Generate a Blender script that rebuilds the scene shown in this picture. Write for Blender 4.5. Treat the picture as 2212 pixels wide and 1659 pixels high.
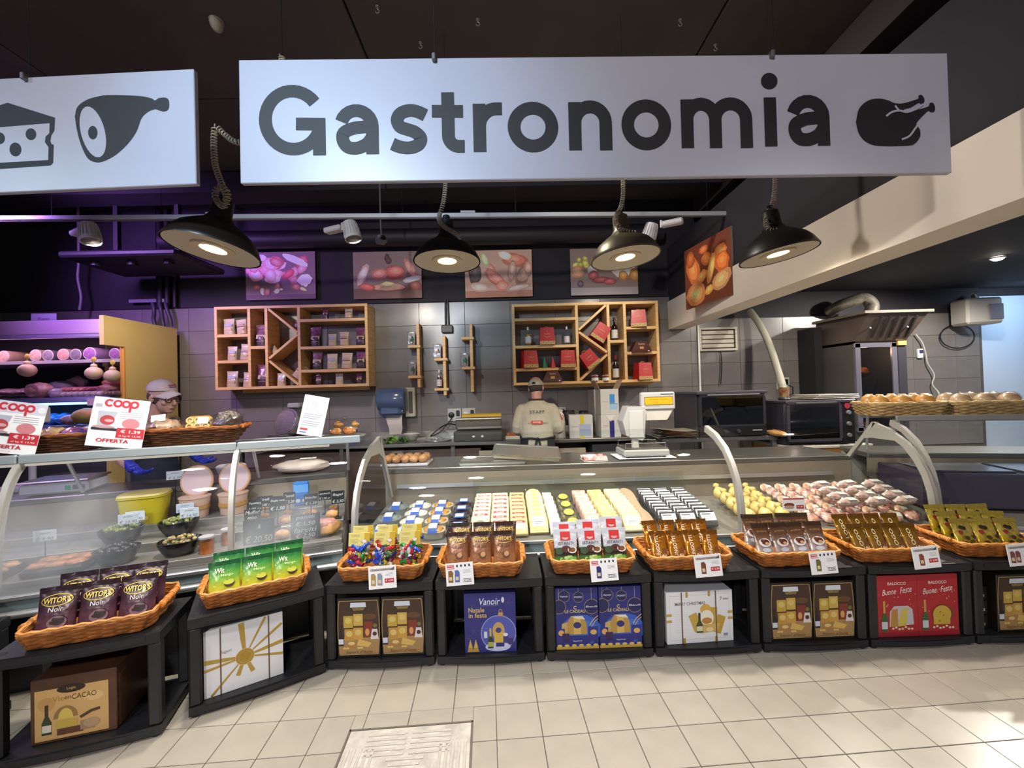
import bpy, math, random
from mathutils import Vector, Matrix, Euler, noise as mnoise
random.seed(7)
for o in list(bpy.data.objects): bpy.data.objects.remove(o, do_unlink=True)
scene = bpy.context.scene; COL = scene.collection
def R(a): return math.radians(a)
V = Vector
# ------------------------------------------------------------------ camera
F = 900.0                                   # focal length in pixels of the 2212 x 1659 frame
CAM = V((0, 0, 1.5)); YAW, PITCH, ROLL = R(1.0), R(0.86), R(1.6)
CM = Matrix.Rotation(-YAW, 3, 'Z') @ Matrix.Rotation(math.pi/2+PITCH, 3, 'X') @ Matrix.Rotation(-ROLL, 3, 'Z')
cd = bpy.data.cameras.new('camera'); cam = bpy.data.objects.new('camera', cd); COL.objects.link(cam)
cd.sensor_width = 36; cd.lens = 36*F/2212; cd.clip_start = .05; cd.clip_end = 60
cam.matrix_world = Matrix.Translation(CAM) @ CM.to_4x4(); scene.camera = cam
# ------------------------------------------------------------------ world, exposure
w = bpy.data.worlds.new('shop_ambient'); scene.world = w; w.use_nodes = True
w.node_tree.nodes['Background'].inputs[0].default_value = (.80, .84, 1.0, 1)
w.node_tree.nodes['Background'].inputs[1].default_value = .24
scene.cycles.transparent_max_bounces = 24
vs = scene.view_settings; vs.view_transform = 'Standard'; vs.look = 'None'; vs.gamma = 1; vs.exposure = 0.0; vs.use_curve_mapping = False
# ------------------------------------------------------------------ shop lights
def light(name, kind, loc, power, col=(1, 1, 1), aim=None, size=.1, spot=60, blend=.5, sizey=None):
    d = bpy.data.lights.new(name, kind); d.energy = power; d.color = col
    if kind == 'AREA':
        d.size = size
        if sizey: d.shape = 'RECTANGLE'; d.size_y = sizey
    else: d.shadow_soft_size = size
    if kind == 'SPOT': d.spot_size = R(spot); d.spot_blend = blend
    o = bpy.data.objects.new(name, d); COL.objects.link(o); o.location = loc
    if aim is not None: o.rotation_euler = (V(aim)-V(loc)).to_track_quat('-Z', 'Y').to_euler()
    return o
# ceiling lamps of the customer aisle (behind and above the photographer), plus added fill spots
for x_ in (-2.3, -.5, 1.3, 3.1): light('aisle_fill_lamp', 'SPOT', (x_, .25, 3.92), 200, (1, .95, .9), (x_, 1.95, 0), .12, 52, .7)
light('aisle_fill_lamp', 'SPOT', (-1.8, -3.3, 3.7), 720, (1, .95, .92), (1.3, 2.6, 1.8), .16, 80, .5)  # unseen fill added for the sign and the beam
light('sign_spot', 'SPOT', (-1.66, -1.3, 3.93), 560, (.46, .74, 1), (-.75, 1.8, 2.55), .14, 40, .9)
light('sign_spot', 'SPOT', (-5.6, -1.3, 3.93), 300, (.50, .76, 1), (-2.6, 1.8, 2.5), .12, 44, .9)
light('beam_fill_spot', 'SPOT', (-.4, 3.4, 3.95), 150, (1, .92, .80), (2.2, 3.2, 2.35), .08, 74, .6)  # added fill spot, hidden behind the sign to brighten the beige beam
# purple meat-counter lamps along the left side of the shop
light('meat_lamp', 'SPOT', (-4.6, 3.4, 3.3), 300, (.50, .22, 1), (-4.0, 5.5, 2.7), .2, 105, .9)
light('meat_lamp', 'AREA', (-3.9, 2.6, 2.6), 14, (.72, .50, 1), (-2.6, 3.0, 1.0), .3)
# cool daylight lamp in the room behind the open doorway on the right
light('back_room_lamp', 'AREA', (7.0, 5.0, 2.6), 12, (.55, .76, 1), (7.3, 5.9, 1.2), .5)
# ------------------------------------------------------------------ materials
def hx(h):
    h = h.lstrip('#'); c = [int(h[i:i+2], 16)/255 for i in (0, 2, 4)]
    return tuple(((x/12.92) if x <= .04045 else ((x+.055)/1.055)**2.4) for x in c)+(1,)
_M = {}
def mat(col, rough=.5, metal=0, noise=0, nscale=8, bump=0, bscale=60, emit=0, name=None, spec=.5, coat=0, stretch=None, col2=None, trans=0, alpha=1):
    key = (col, rough, metal, noise, nscale, bump, bscale, emit, name, spec, coat, stretch, col2, trans, alpha)
    if key in _M: return _M[key]
    m = bpy.data.materials.new(name or 'paint_'+col.lstrip('#')); m.use_nodes = True; nt = m.node_tree; b = nt.nodes['Principled BSDF']
    c = hx(col); b.inputs['Base Color'].default_value = c; b.inputs['Roughness'].default_value = rough; b.inputs['Metallic'].default_value = metal
    b.inputs['Specular IOR Level'].default_value = spec; b.inputs['Coat Weight'].default_value = coat; b.inputs['Coat Roughness'].default_value = .12
    b.inputs['Transmission Weight'].default_value = trans; b.inputs['Alpha'].default_value = alpha
    if emit: b.inputs['Emission Color'].default_value = c; b.inputs['Emission Strength'].default_value = emit
    if noise or bump:
        tc = nt.nodes.new('ShaderNodeTexCoord'); mp = nt.nodes.new('ShaderNodeMapping'); nt.links.new(tc.outputs['Object'], mp.inputs[0])
        if stretch: mp.inputs['Scale'].default_value = stretch
    if noise:
        n = nt.nodes.new('ShaderNodeTexNoise'); n.inputs['Scale'].default_value = nscale; n.inputs['Detail'].default_value = 5; nt.links.new(mp.outputs[0], n.inputs[0])
        r = nt.nodes.new('ShaderNodeValToRGB'); c2 = hx(col2) if col2 else None
        lo = c2 or tuple(x*(1-noise) for x in c[:3])+(1,); hi = c if c2 else tuple(min(1, x*(1+noise*.6)) for x in c[:3])+(1,)
        r.color_ramp.elements[0].position = .35; r.color_ramp.elements[1].position = .65
        r.color_ramp.elements[0].color = lo; r.color_ramp.elements[1].color = hi
        nt.links.new(n.outputs[0], r.inputs[0]); nt.links.new(r.outputs[0], b.inputs['Base Color'])
    if bump:
        n2 = nt.nodes.new('ShaderNodeTexNoise'); n2.inputs['Scale'].default_value = bscale; n2.inputs['Detail'].default_value = 3; nt.links.new(mp.outputs[0], n2.inputs[0])
        bp = nt.nodes.new('ShaderNodeBump'); bp.inputs['Strength'].default_value = bump; bp.inputs['Distance'].default_value = .02
        nt.links.new(n2.outputs[0], bp.inputs['Height']); nt.links.new(bp.outputs[0], b.inputs['Normal'])
    _M[key] = m; return m
def ramp_mat(name, stops, rough=.3, metal=0, axis='Z', bump=.25, bscale=25, coat=.3, spots=None):
    """printed foil: colour bands along one object axis (generated coordinates)"""
    if name in _M: return _M[name]
    m = bpy.data.materials.new(name); m.use_nodes = True; nt = m.node_tree; b = nt.nodes['Principled BSDF']
    tc = nt.nodes.new('ShaderNodeTexCoord'); sp = nt.nodes.new('ShaderNodeSeparateXYZ'); nt.links.new(tc.outputs['Generated'], sp.inputs[0])
    r = nt.nodes.new('ShaderNodeValToRGB'); e = r.color_ramp.elements
    while len(e) < len(stops): e.new(.5)
    for i, (p, c) in enumerate(stops): e[i].position = p; e[i].color = hx(c)
    nt.links.new(sp.outputs[axis], r.inputs[0]); nt.links.new(r.outputs[0], b.inputs['Base Color'])
    b.inputs['Roughness'].default_value = rough; b.inputs['Metallic'].default_value = metal; b.inputs['Coat Weight'].default_value = coat
    n2 = nt.nodes.new('ShaderNodeTexNoise'); n2.inputs['Scale'].default_value = bscale; n2.inputs['Detail'].default_value = 2; nt.links.new(tc.outputs['Object'], n2.inputs[0])
    bp = nt.nodes.new('ShaderNodeBump'); bp.inputs['Strength'].default_value = bump; bp.inputs['Distance'].default_value = .02
    nt.links.new(n2.outputs[0], bp.inputs['Height']); nt.links.new(bp.outputs[0], b.inputs['Normal'])
    _M[name] = m; return m
def glass(name, tint=(1, 1, 1), refl=.5, rough=.02, mist_glare=None, bump=0):
    """thin pane: transparent with Fresnel reflection, optional milky mist blobs that also paint in reflections"""
    if name in _M: return _M[name]
    m = bpy.data.materials.new(name); m.use_nodes = True; nt = m.node_tree; nt.nodes.remove(nt.nodes['Principled BSDF'])
    out = nt.nodes['Material Output']; t = nt.nodes.new('ShaderNodeBsdfTransparent'); t.inputs[0].default_value = tint+(1,)
    g = nt.nodes.new('ShaderNodeBsdfGlossy'); g.inputs['Roughness'].default_value = rough
    fr = nt.nodes.new('ShaderNodeFresnel'); ge = nt.nodes.new('ShaderNodeNewGeometry'); mr = nt.nodes.new('ShaderNodeMapRange'); mr.inputs['To Min'].default_value = 1.45; mr.inputs['To Max'].default_value = 1/1.45; nt.links.new(ge.outputs['Backfacing'], mr.inputs['Value']); nt.links.new(mr.outputs[0], fr.inputs[0]); mu = nt.nodes.new('ShaderNodeMath'); mu.operation = 'MULTIPLY'; mu.inputs[1].default_value = refl*2
    nt.links.new(fr.outputs[0], mu.inputs[0]); mx = nt.nodes.new('ShaderNodeMixShader'); nt.links.new(mu.outputs[0], mx.inputs[0]); nt.links.new(t.outputs[0], mx.inputs[1]); nt.links.new(g.outputs[0], mx.inputs[2])
    last = mx; tc = nt.nodes.new('ShaderNodeTexCoord')
    if bump:
        n2 = nt.nodes.new('ShaderNodeTexNoise'); n2.inputs['Scale'].default_value = 22; nt.links.new(tc.outputs['Object'], n2.inputs[0])
        bp = nt.nodes.new('ShaderNodeBump'); bp.inputs['Strength'].default_value = bump; bp.inputs['Distance'].default_value = .03
        nt.links.new(n2.outputs[0], bp.inputs['Height']); nt.links.new(bp.outputs[0], g.inputs['Normal'])
    for (cx, cz, r0) in (mist_glare or []):
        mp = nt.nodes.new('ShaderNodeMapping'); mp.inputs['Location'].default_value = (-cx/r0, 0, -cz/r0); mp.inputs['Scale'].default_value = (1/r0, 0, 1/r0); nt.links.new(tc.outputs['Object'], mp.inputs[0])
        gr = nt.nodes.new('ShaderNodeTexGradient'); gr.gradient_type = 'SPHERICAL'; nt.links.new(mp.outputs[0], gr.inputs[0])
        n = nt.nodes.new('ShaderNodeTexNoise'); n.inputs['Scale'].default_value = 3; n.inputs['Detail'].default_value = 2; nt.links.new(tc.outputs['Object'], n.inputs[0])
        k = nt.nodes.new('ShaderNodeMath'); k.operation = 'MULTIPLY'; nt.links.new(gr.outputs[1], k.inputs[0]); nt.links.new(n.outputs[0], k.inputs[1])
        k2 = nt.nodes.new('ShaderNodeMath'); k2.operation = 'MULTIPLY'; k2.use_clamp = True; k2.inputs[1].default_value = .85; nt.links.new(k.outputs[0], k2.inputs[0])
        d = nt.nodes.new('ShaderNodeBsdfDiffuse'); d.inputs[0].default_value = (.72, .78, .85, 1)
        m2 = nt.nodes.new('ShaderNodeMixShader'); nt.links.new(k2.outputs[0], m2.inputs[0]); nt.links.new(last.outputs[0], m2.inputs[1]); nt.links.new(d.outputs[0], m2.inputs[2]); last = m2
    nt.links.new(last.outputs[0], out.inputs[0]); _M[name] = m; return m
GLASS = glass('clear_glass', (.94, .965, .95), .5)
FILM = glass('clear_film', (.98, .98, .98), .6, .12, bump=.6)
STEEL = mat('#9b9893', .32, .9, .12, 3, name='brushed_steel', stretch=(1, 30, 30))
ALU = mat('#c6c8cc', .35, .75, name='satin_aluminium')
WHITE = mat('#e9e9ea', .5, name='white_plastic')
BLACK = mat('#131316', .45, name='black_plastic')
WOOD = mat('#dcb277', .5, 0, .16, 6, name='light_oak', stretch=(1, 1, 8))
PAPER = mat('#f1f1f3', .7, name='white_paper')
# ------------------------------------------------------------------ mesh helpers
def P(px, py, Y):                            # frame pixel at depth Y -> point of the shop
    d = CM @ V(((px-1106)/F, -(py-829.5)/F, -1)); return CAM+d*(Y/d.y)
def PZ(px, py, z):                           # frame pixel on the horizontal plane z -> point
    d = CM @ V(((px-1106)/F, -(py-829.5)/F, -1)); return CAM+d*((z-CAM.z)/d.z)
def RZ(a): return Matrix.Rotation(R(a), 4, 'Z')
def RX(a): return Matrix.Rotation(R(a), 4, 'X')
def RY(a): return Matrix.Rotation(R(a), 4, 'Y')
def TR(x, y=0, z=0): return Matrix.Translation(V((x, y, z)) if not isinstance(x, Vector) else x)
def SC(x, y, z): return Matrix.Diagonal((x, y, z, 1))
class MB:
    def __init__(s): s.v = []; s.f = []; s.m = []; s.M = Matrix()
    def add(s, vs, fs, mi=0, M=None):
        k = len(s.v); T = s.M @ M if M is not None else s.M
        s.v += [tuple(T @ V(p)) for p in vs]; s.f += [tuple(i+k for i in f) for f in fs]; s.m += [mi]*len(fs); return s
    def box(s, c, d, mi=0, M=None, bev=0):
        x, y, z = d[0]/2, d[1]/2, d[2]/2; T = TR(V(c)); T = M @ T if M is not None else T
        if not bev:
            vs = [(i*x, j*y, k*z) for i in (-1, 1) for j in (-1, 1) for k in (-1, 1)]
            return s.add(vs, [(0, 1, 3, 2), (4, 6, 7, 5), (0, 4, 5, 1), (2, 3, 7, 6), (0, 2, 6, 4), (1, 5, 7, 3)], mi, T)
        b = min(bev, x*.9, y*.9, z*.9); vs = []; idx = {}
        for i in (-1, 1):
            for j in (-1, 1):
                for k in (-1, 1):
                    for a in range(3):
                        p = [i*(x-b), j*(y-b), k*(z-b)]; p[a] += (i, j, k)[a]*b; idx[i, j, k, a] = len(vs); vs.append(tuple(p))
        fs = []
        for a in range(3):
            o = [q for q in range(3) if q != a]
            for sg in (-1, 1):
                q = []
                for (e, f) in ((-1, -1), (1, -1), (1, 1), (-1, 1)):
                    t = [0, 0, 0]; t[a] = sg; t[o[0]] = e; t[o[1]] = f; q.append(idx[(*t, a)])
                if (sg > 0) == (a == 1): q.reverse()
                fs.append(tuple(q))
        for a in range(3):
            o = [q for q in range(3) if q != a]
            for e in (-1, 1):
                for f in (-1, 1):
                    q = []
                    for sg in (-1, 1):
                        t = [0, 0, 0]; t[a] = sg; t[o[0]] = e; t[o[1]] = f
                        q += [idx[(*t, o[0])], idx[(*t, o[1])]] if sg < 0 else [idx[(*t, o[1])], idx[(*t, o[0])]]
                    fs.append(tuple(q))
        for i in (-1, 1):
            for j in (-1, 1):
                for k in (-1, 1): fs.append(tuple(idx[i, j, k, a] for a in range(3)))
        return s.add(vs, fs, mi, T)
    def tube(s, pts, r, n=6, closed=False, mi=0, M=None, cap=True):
        pts = [V(p) for p in pts]; N = len(pts); rr = r if isinstance(r, (list, tuple)) else [r]*N; vs = []; fs = []; up = None
        for i, p in enumerate(pts):
            a = pts[(i-1) % N] if (closed or i) else p; b = pts[(i+1) % N] if (closed or i < N-1) else p
            t = (b-a).normalized()
            if up is None: up = V((0, 0, 1)) if abs(t.z) < .9 else V((1, 0, 0))
            u = (up-t*up.dot(t)); u = u.normalized() if u.length > 1e-6 else t.orthogonal().normalized(); w_ = t.cross(u); up = u
            for k in range(n): an = 2*math.pi*k/n; vs.append(tuple(p+(u*math.cos(an)+w_*math.sin(an))*rr[i]))
        for i in range(N if closed else N-1):
            j = (i+1) % N
            for k in range(n): fs.append((i*n+k, i*n+(k+1) % n, j*n+(k+1) % n, j*n+k))
        if cap and not closed: fs += [tuple(range(n-1, -1, -1)), tuple(range((N-1)*n, N*n))]
        return s.add(vs, fs, mi, M)
    def lathe(s, prof, n=20, mi=0, M=None, cap=True):
        vs = []; fs = []
        for (r, z) in prof:
            for k in range(n): a = 2*math.pi*k/n; vs.append((r*math.cos(a), r*math.sin(a), z))
        for i in range(len(prof)-1):
            for k in range(n): fs.append((i*n+k, i*n+(k+1) % n, (i+1)*n+(k+1) % n, (i+1)*n+k))
        if cap: fs += [tuple(range(n-1, -1, -1)), tuple(range((len(prof)-1)*n, len(prof)*n))]
        return s.add(vs, fs, mi, M)
    def prism(s, poly, z0, z1, mi=0, M=None):
        n = len(poly); A = sum(poly[i][0]*poly[(i+1) % n][1]-poly[(i+1) % n][0]*poly[i][1] for i in range(n))
        if A < 0: poly = poly[::-1]
        vs = [(x, y, z0) for x, y in poly]+[(x, y, z1) for x, y in poly]
        return s.add(vs, [tuple(range(n-1, -1, -1)), tuple(range(n, 2*n))]+[(i, (i+1) % n, n+(i+1) % n, n+i) for i in range(n)], mi, M)
    def ell(s, c, r, nu=12, nv=8, mi=0, M=None, jit=0, seed=0, flat=None):
        vs = []; fs = []
        for j in range(nv+1):
            t = math.pi*j/nv
            for i in range(nu):
                a = 2*math.pi*i/nu; d = V((math.sin(t)*math.cos(a), math.sin(t)*math.sin(a), -math.cos(t)))
                q = 1+jit*mnoise.noise(d*2.2+V((seed*3.7, seed, 0))) if jit else 1
                p = V((d.x*r[0], d.y*r[1], d.z*r[2]))*q
                if flat is not None and p.z < -r[2]*flat: p.z = -r[2]*flat
                vs.append(tuple(V(c)+p))
        for j in range(nv):
            for i in range(nu): fs.append((j*nu+i, j*nu+(i+1) % nu, (j+1)*nu+(i+1) % nu, (j+1)*nu+i))
        return s.add(vs, fs, mi, M)
    def sheet(s, fn, nu, nv, mi=0, M=None, flip=False):
        vs = [tuple(fn(i/nu, j/nv)) for j in range(nv+1) for i in range(nu+1)]; fs = []
        for j in range(nv):
            for i in range(nu):
                a = j*(nu+1)+i; q = (a, a+1, a+nu+2, a+nu+1); fs.append(q[::-1] if flip else q)
        return s.add(vs, fs, mi, M)
    def loft(s, rings, mi=0, M=None, cap=True):
        n = len(rings[0]); vs = [tuple(p) for r in rings for p in r]; fs = []
        for i in range(len(rings)-1):
            for k in range(n): fs.append((i*n+k, i*n+(k+1) % n, (i+1)*n+(k+1) % n, (i+1)*n+k))
        if cap: fs += [tuple(range(n-1, -1, -1)), tuple(range((len(rings)-1)*n, len(rings)*n))]
        return s.add(vs, fs, mi, M)
    def build(s, name, mats, parent=None, loc=(0, 0, 0), rot=None, smooth=False, ang=40):
        me = bpy.data.meshes.new(name); me.from_pydata(s.v, [], s.f)
        for m in (mats if isinstance(mats, (list, tuple)) else [mats]): me.materials.append(m)
        if len(me.materials) > 1: me.polygons.foreach_set('material_index', s.m)
        if smooth:
            me.polygons.foreach_set('use_smooth', [True]*len(me.polygons)); me.set_sharp_from_angle(angle=R(ang))
        me.update(); return link(name, me, parent, loc, rot)
def link(name, me, parent=None, loc=(0, 0, 0), rot=None):
    o = bpy.data.objects.new(name, me); COL.objects.link(o); o.parent = parent; o.location = loc
    if rot is not None: o.rotation_euler = rot
    return o
def tag(o, label=None, cat=None, group=None, kind=None):
    if label: o['label'] = label
    if cat: o['category'] = cat
    if group: o['group'] = group
    if kind: o['kind'] = kind
    return o
def thing(name, label, cat, loc=(0, 0, 0), rz=0, group=None, rot=None):
    o = link(name, None, None, loc, rot or (0, 0, R(rz))); o.empty_display_size = .05; return tag(o, label, cat, group)
def struct(o): o['kind'] = 'structure'; return o
CH = {}
def dup(o, loc=None, rot=None, label=None, group=None, parent=None, scale=None):
    c = o.copy(); COL.objects.link(c); c.parent = parent
    if loc is not None: c.location = loc
    if rot is not None: c.rotation_euler = rot
    if scale is not None: c.scale = scale if isinstance(scale, (tuple, list)) else (scale,)*3
    if label: c['label'] = label
    if group: c['group'] = group
    for ch in list(o.children): dup(ch, parent=c)
    return c
_TX = {}
def text_mesh(t, bold=0, shear=0, sp=1):
    k = (t, bold, shear, sp)
    if k not in _TX:
        cu = bpy.data.curves.new('lettering', 'FONT'); cu.body = t; cu.offset = bold; cu.shear = shear; cu.space_character = sp; cu.resolution_u = 3
        ob = bpy.data.objects.new('lettering', cu); COL.objects.link(ob); dg = bpy.context.evaluated_depsgraph_get()
        me = ob.evaluated_get(dg).to_mesh(); vs = [tuple(v.co) for v in me.vertices]; fs = [tuple(p.vertices) for p in me.polygons]
        ob.evaluated_get(dg).to_mesh_clear(); bpy.data.objects.remove(ob); bpy.data.curves.remove(cu)
        xs = [v[0] for v in vs] or [0]; ys = [v[1] for v in vs] or [0]; x0, x1, y0, y1 = min(xs), max(xs), min(ys), max(ys)
        _TX[k] = ([(v[0]-(x0+x1)/2, v[1]-(y0+y1)/2) for v in vs], fs, x1-x0, y1-y0)
    return _TX[k]
class PR:
    """flat print: coloured shapes laid in a plane (u right, v up), each a hair above the last; faces -Y"""
    def __init__(s, warp=None, step=.0001): s.mb = MB(); s.mats = []; s.z = 0; s.step = step; s.warp = warp
    def mi(s, c, **k):
        m = c if isinstance(c, bpy.types.Material) else mat(c, k.get('rough', .45), k.get('metal', 0), name='print_'+c.lstrip('#'))
        if m not in s.mats: s.mats.append(m)
        return s.mats.index(m)
    def put(s, pts, fs, c, **k):
        s.z += s.step; w_ = s.warp or (lambda u, v, h: (u, -h, v))
        s.mb.add([w_(u, v, s.z) for u, v in pts], fs, s.mi(c, **k)); return s
    def poly(s, pts, c, **k):
        A = sum(pts[i][0]*pts[(i+1) % len(pts)][1]-pts[(i+1) % len(pts)][0]*pts[i][1] for i in range(len(pts)))
        if A < 0: pts = pts[::-1]
        return s.put(pts, [tuple(range(len(pts)))], c, **k)
    def rect(s, x0, y0, x1, y1, c, **k): return s.poly([(x0, y0), (x1, y0), (x1, y1), (x0, y1)], c, **k)
    def ell(s, cx, cy, rx, ry, c, n=20, a=0, t0=0, t1=360, **k):
        ca, sa = math.cos(R(a)), math.sin(R(a)); pts = []
        for i in range(n+(t1-t0 < 360)):
            t = R(t0+(t1-t0)*i/n); x, y = rx*math.cos(t), ry*math.sin(t); pts.append((cx+x*ca-y*sa, cy+x*sa+y*ca))
        return s.poly(pts, c, **k)
    def line(s, pts, w_, c, closed=False, **k):
        pts = [V(p) for p in pts]; pts = [p for i, p in enumerate(pts) if i == 0 or (p-pts[i-1]).length > 1e-7]; n = len(pts); q = []
        for i, p in enumerate(pts):
            a = pts[i-1] if (i or closed) else p; b = pts[(i+1) % n] if (i < n-1 or closed) else p
            t = (b-a).normalized(); nrm = V((-t.y, t.x)); d = 1.0
            if 0 < i < n-1 or closed:
                t1 = (pts[(i+1) % n]-p).normalized(); d = 1/max(.5, abs(V((-t1.y, t1.x)).dot(nrm)))
            ww = w_[i] if isinstance(w_, (list, tuple)) else w_
            q += [tuple(p+nrm*ww/2*d), tuple(p-nrm*ww/2*d)]
        fs = [(2*i+1, 2*((i+1) % n)+1, 2*((i+1) % n), 2*i) for i in range(n if closed else n-1)]
        return s.put(q, fs, c, **k)
    def text(s, t, cx, cy, h, c, bold=0, w=None, shear=0, a=0, left=False, sp=1, **k):
        vs_, fs, tw, th = text_mesh(t, bold, shear, sp); sy = h/max(th, 1e-6); sx = (w/tw) if w else sy; ca, sa = math.cos(R(a)), math.sin(R(a)); o = tw*sx/2 if left else 0
        return s.put([(cx+(x*sx+o)*ca-y*sy*sa, cy+(x*sx+o)*sa+y*sy*ca) for x, y in vs_], fs, c, **k)
    def build(s, name, parent=None, loc=(0, 0, 0), rot=None): return s.mb.build(name, s.mats, parent, loc, rot)
def arc(cx, cy, rx, ry, t0, t1, n=14): return [(cx+rx*math.cos(R(t0+(t1-t0)*i/n)), cy+ry*math.sin(R(t0+(t1-t0)*i/n))) for i in range(n+1)]
def bez(p0, p1, p2, p3, n=10):
    p0, p1, p2, p3 = map(V, (p0, p1, p2, p3)); return [tuple(p0*(1-t)**3+p1*3*t*(1-t)**2+p2*3*t*t*(1-t)+p3*t**3) for t in [i/n for i in range(n+1)]]
def spline(ps, n=6):                        # Catmull-Rom through points
    ps = [V(p) for p in ps]; q = [ps[0]*2-ps[1]]+ps+[ps[-1]*2-ps[-2]]; out = []
    for i in range(1, len(q)-2):
        for k in range(n):
            t = k/n; a, b, c, d = q[i-1], q[i], q[i+1], q[i+2]
            out.append(.5*((2*b)+(c-a)*t+(2*a-5*b+4*c-d)*t*t+(3*b-a-3*c+d)*t**3))
    return out+[ps[-1]]
# ================================================================== the setting
def tile_mat(name, c1, mortar, rough, w_, h_, rotz=0, off=(0, 0), swap=False):
    m = bpy.data.materials.new(name); m.use_nodes = True; nt = m.node_tree; b = nt.nodes['Principled BSDF']; b.inputs['Roughness'].default_value = rough
    tc = nt.nodes.new('ShaderNodeTexCoord'); mp = nt.nodes.new('ShaderNodeMapping'); mp.vector_type = 'TEXTURE'; mp.inputs['Rotation'].default_value = (0, 0, R(rotz)); mp.inputs['Location'].default_value = (*off, 0)
    br = nt.nodes.new('ShaderNodeTexBrick'); br.offset = 0; br.inputs['Scale'].default_value = 1; br.inputs['Brick Width'].default_value = w_; br.inputs['Row Height'].default_value = h_; br.inputs['Mortar Size'].default_value = .003
    br.inputs['Color1'].default_value = hx(c1); br.inputs['Color2'].default_value = hx(c1); br.inputs['Mortar'].default_value = hx(mortar)
    nt.links.new(tc.outputs['Object'], mp.inputs[0]); nt.links.new(mp.outputs[0], br.inputs[0]); nt.links.new(br.outputs[0], b.inputs['Base Color']); return m
FLOOR_T = mat('#a29c91', .28, 0, .07, 5, name='beige_floor_tile')
fl = struct(MB().box((0, 2, -.054), (18, 16, .1)).build('floor', tile_mat('floor_far_tiles', '#a09a8e', '#5f5a54', .35, .2, .2, 2.5, (-.085, 2.014))))
FR = RZ(2.5); FO = V((-.085, 2.014, 0)); HX0, HX1, HY0, HY1 = -.655, -.105, -.66, -.085      # hatch hole in grid coordinates
tile_me = MB().box((0, 0, -.002), (.1965, .1965, .004), bev=.0012).build('tile', FLOOR_T, fl); tile0 = tile_me
first = True
def put_tile(x0, x1, y0, y1):
    global first
    p = FO+FR @ V(((x0+x1)/2, (y0+y1)/2, 0)); o = tile0 if first else link('tile', tile0.data, fl); first = False
    o.location = p; o.rotation_euler = (0, 0, R(2.5)); o.scale = ((x1-x0)/.2, (y1-y0)/.2, 1)
for i in range(-15, 16):
    for j in range(-4, 5):
        x0, x1, y0, y1 = i*.2, i*.2+.2, j*.2, j*.2+.2
        if x1 > HX0 and x0 < HX1 and y1 > HY0 and y0 < HY1:
            if x0 < HX0: put_tile(x0, HX0, y0, y1)
            if x1 > HX1: put_tile(HX1, x1, y0, y1)
            if y1 > HY1+.01: put_tile(max(x0, HX0), min(x1, HX1), HY1, y1)
            continue
        put_tile(x0, x1, y0, y1)
# ribbed floor hatch
HM = mat('#bdb9b2', .5, .1, .25, 14, name='worn_pale_metal')
ht = thing('floor_hatch', 'square pale ribbed hatch cover set flush into the beige floor tiles', 'hatch', FO+FR @ V(((HX0+HX1)/2, (HY0+HY1)/2, -.003)), 2.5)
m = MB().box((0, 0, 0), (.535, .56, .006), bev=.002); m.build('cover_plate', HM, ht)
m = MB()
for s in (-1, 1): m.box((s*.272, 0, .001), (.008, .575, .008)); m.box((0, s*.2835, .001), (.55, .008, .008))
m.build('frame', mat('#6d675f', .5, .4, name='dark_hatch_frame'), ht)
rib = MB().box((0, 0, .0042), (.17, .012, .0035), bev=.001).build('rib', HM, ht)
k = 0
for q in range(4):
    for i in range(9):
        d = .038+i*.026; L = min(.17, max(.05, .07+i*.028)) ; a = q*90
        for s in ((-.5, .5) if i > 3 else (0,)):
            p = RZ(a) @ V((s*L*1.12, d, 0)); o = rib if k == 0 else link('rib', rib.data, ht); k += 1
            o.location = p; o.rotation_euler = (0, 0, R(a)); o.scale = (L/.17, 1, 1)
# back wall with grey tiles, dark upper wall, ceiling
DARK = mat('#26232a', .75, 0, .2, 2, name='black_painted_wall'); DARKC = mat('#4a4441', .8, 0, .15, 1.5, name='black_painted_ceiling')
WT = mat('#77726f', .27, 0, .10, 3, name='grey_wall_tile'); GROUT = mat('#57534f', .8, name='grey_grout')
wb = struct(MB().box((-2.9, 5.58, 1.345), (11, .14, 2.69)).build('wall_back', GROUT))
wu = struct(MB().box((-2.9, 5.60, 3.4), (11, .16, 1.4)).build('wall_back_upper', DARK))
wt = MB().box((0, 0, 0), (.597, .012, .297), bev=.002).build('tile', WT, wb); k = 0
X0 = P(809, 800, 5.5).x
for j in range(7):
    z0 = 2.685-.3*(j+1)
    for i in range(-9, 8):
        x = X0+.6*i+.3; x1 = min(x+.3, 2.58)
        if x-.3 > 2.5: continue
        o = wt if k == 0 else link('tile', wt.data, wb); k += 1
        o.location = ((x-.3+x1)/2, 5.506, z0+.15); o.scale = ((x1-x+.3)/.6, 1, 1)
wr = struct(MB().box((4.6, 5.70, 1.2), (4.0, .14, 2.4)).build('wall_bay', GROUT)); wt2 = None
for j in range(6):
    for i in range(8):
        x = 2.62+.6*i+.3; x1 = min(x+.3, 6.55)
        if x-.3 > 6.5: continue
        o = link('tile', wt.data, wr); o.location = ((x-.3+x1)/2, 5.626, 2.395-.15-.3*j); o.scale = ((x1-x+.3)/.6, 1, 1)
struct(MB().box((4.6, 5.72, 3.2), (4.0, .16, 1.6)).build('wall_bay_upper', DARK))
struct(MB().box((2.592, 5.56, 1.3), (.022, .16, 2.6)).build('trim_1', mat('#d9d6d0', .5, name='pale_corner_trim')))
struct(MB().box((7.8, 5.75, 1.315), (2.45, .1, 2.63)).build('wall_right', mat('#c5d3e6', .6, name='pale_blue_white_wall')))
struct(MB().box((7.8, 5.76, 3.3), (2.45, .12, 1.34)).build('wall_right_upper', DARK))
struct(MB().box((-7.6, 2, 2), (.15, 8, 4)).build('wall_left', DARK))
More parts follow.
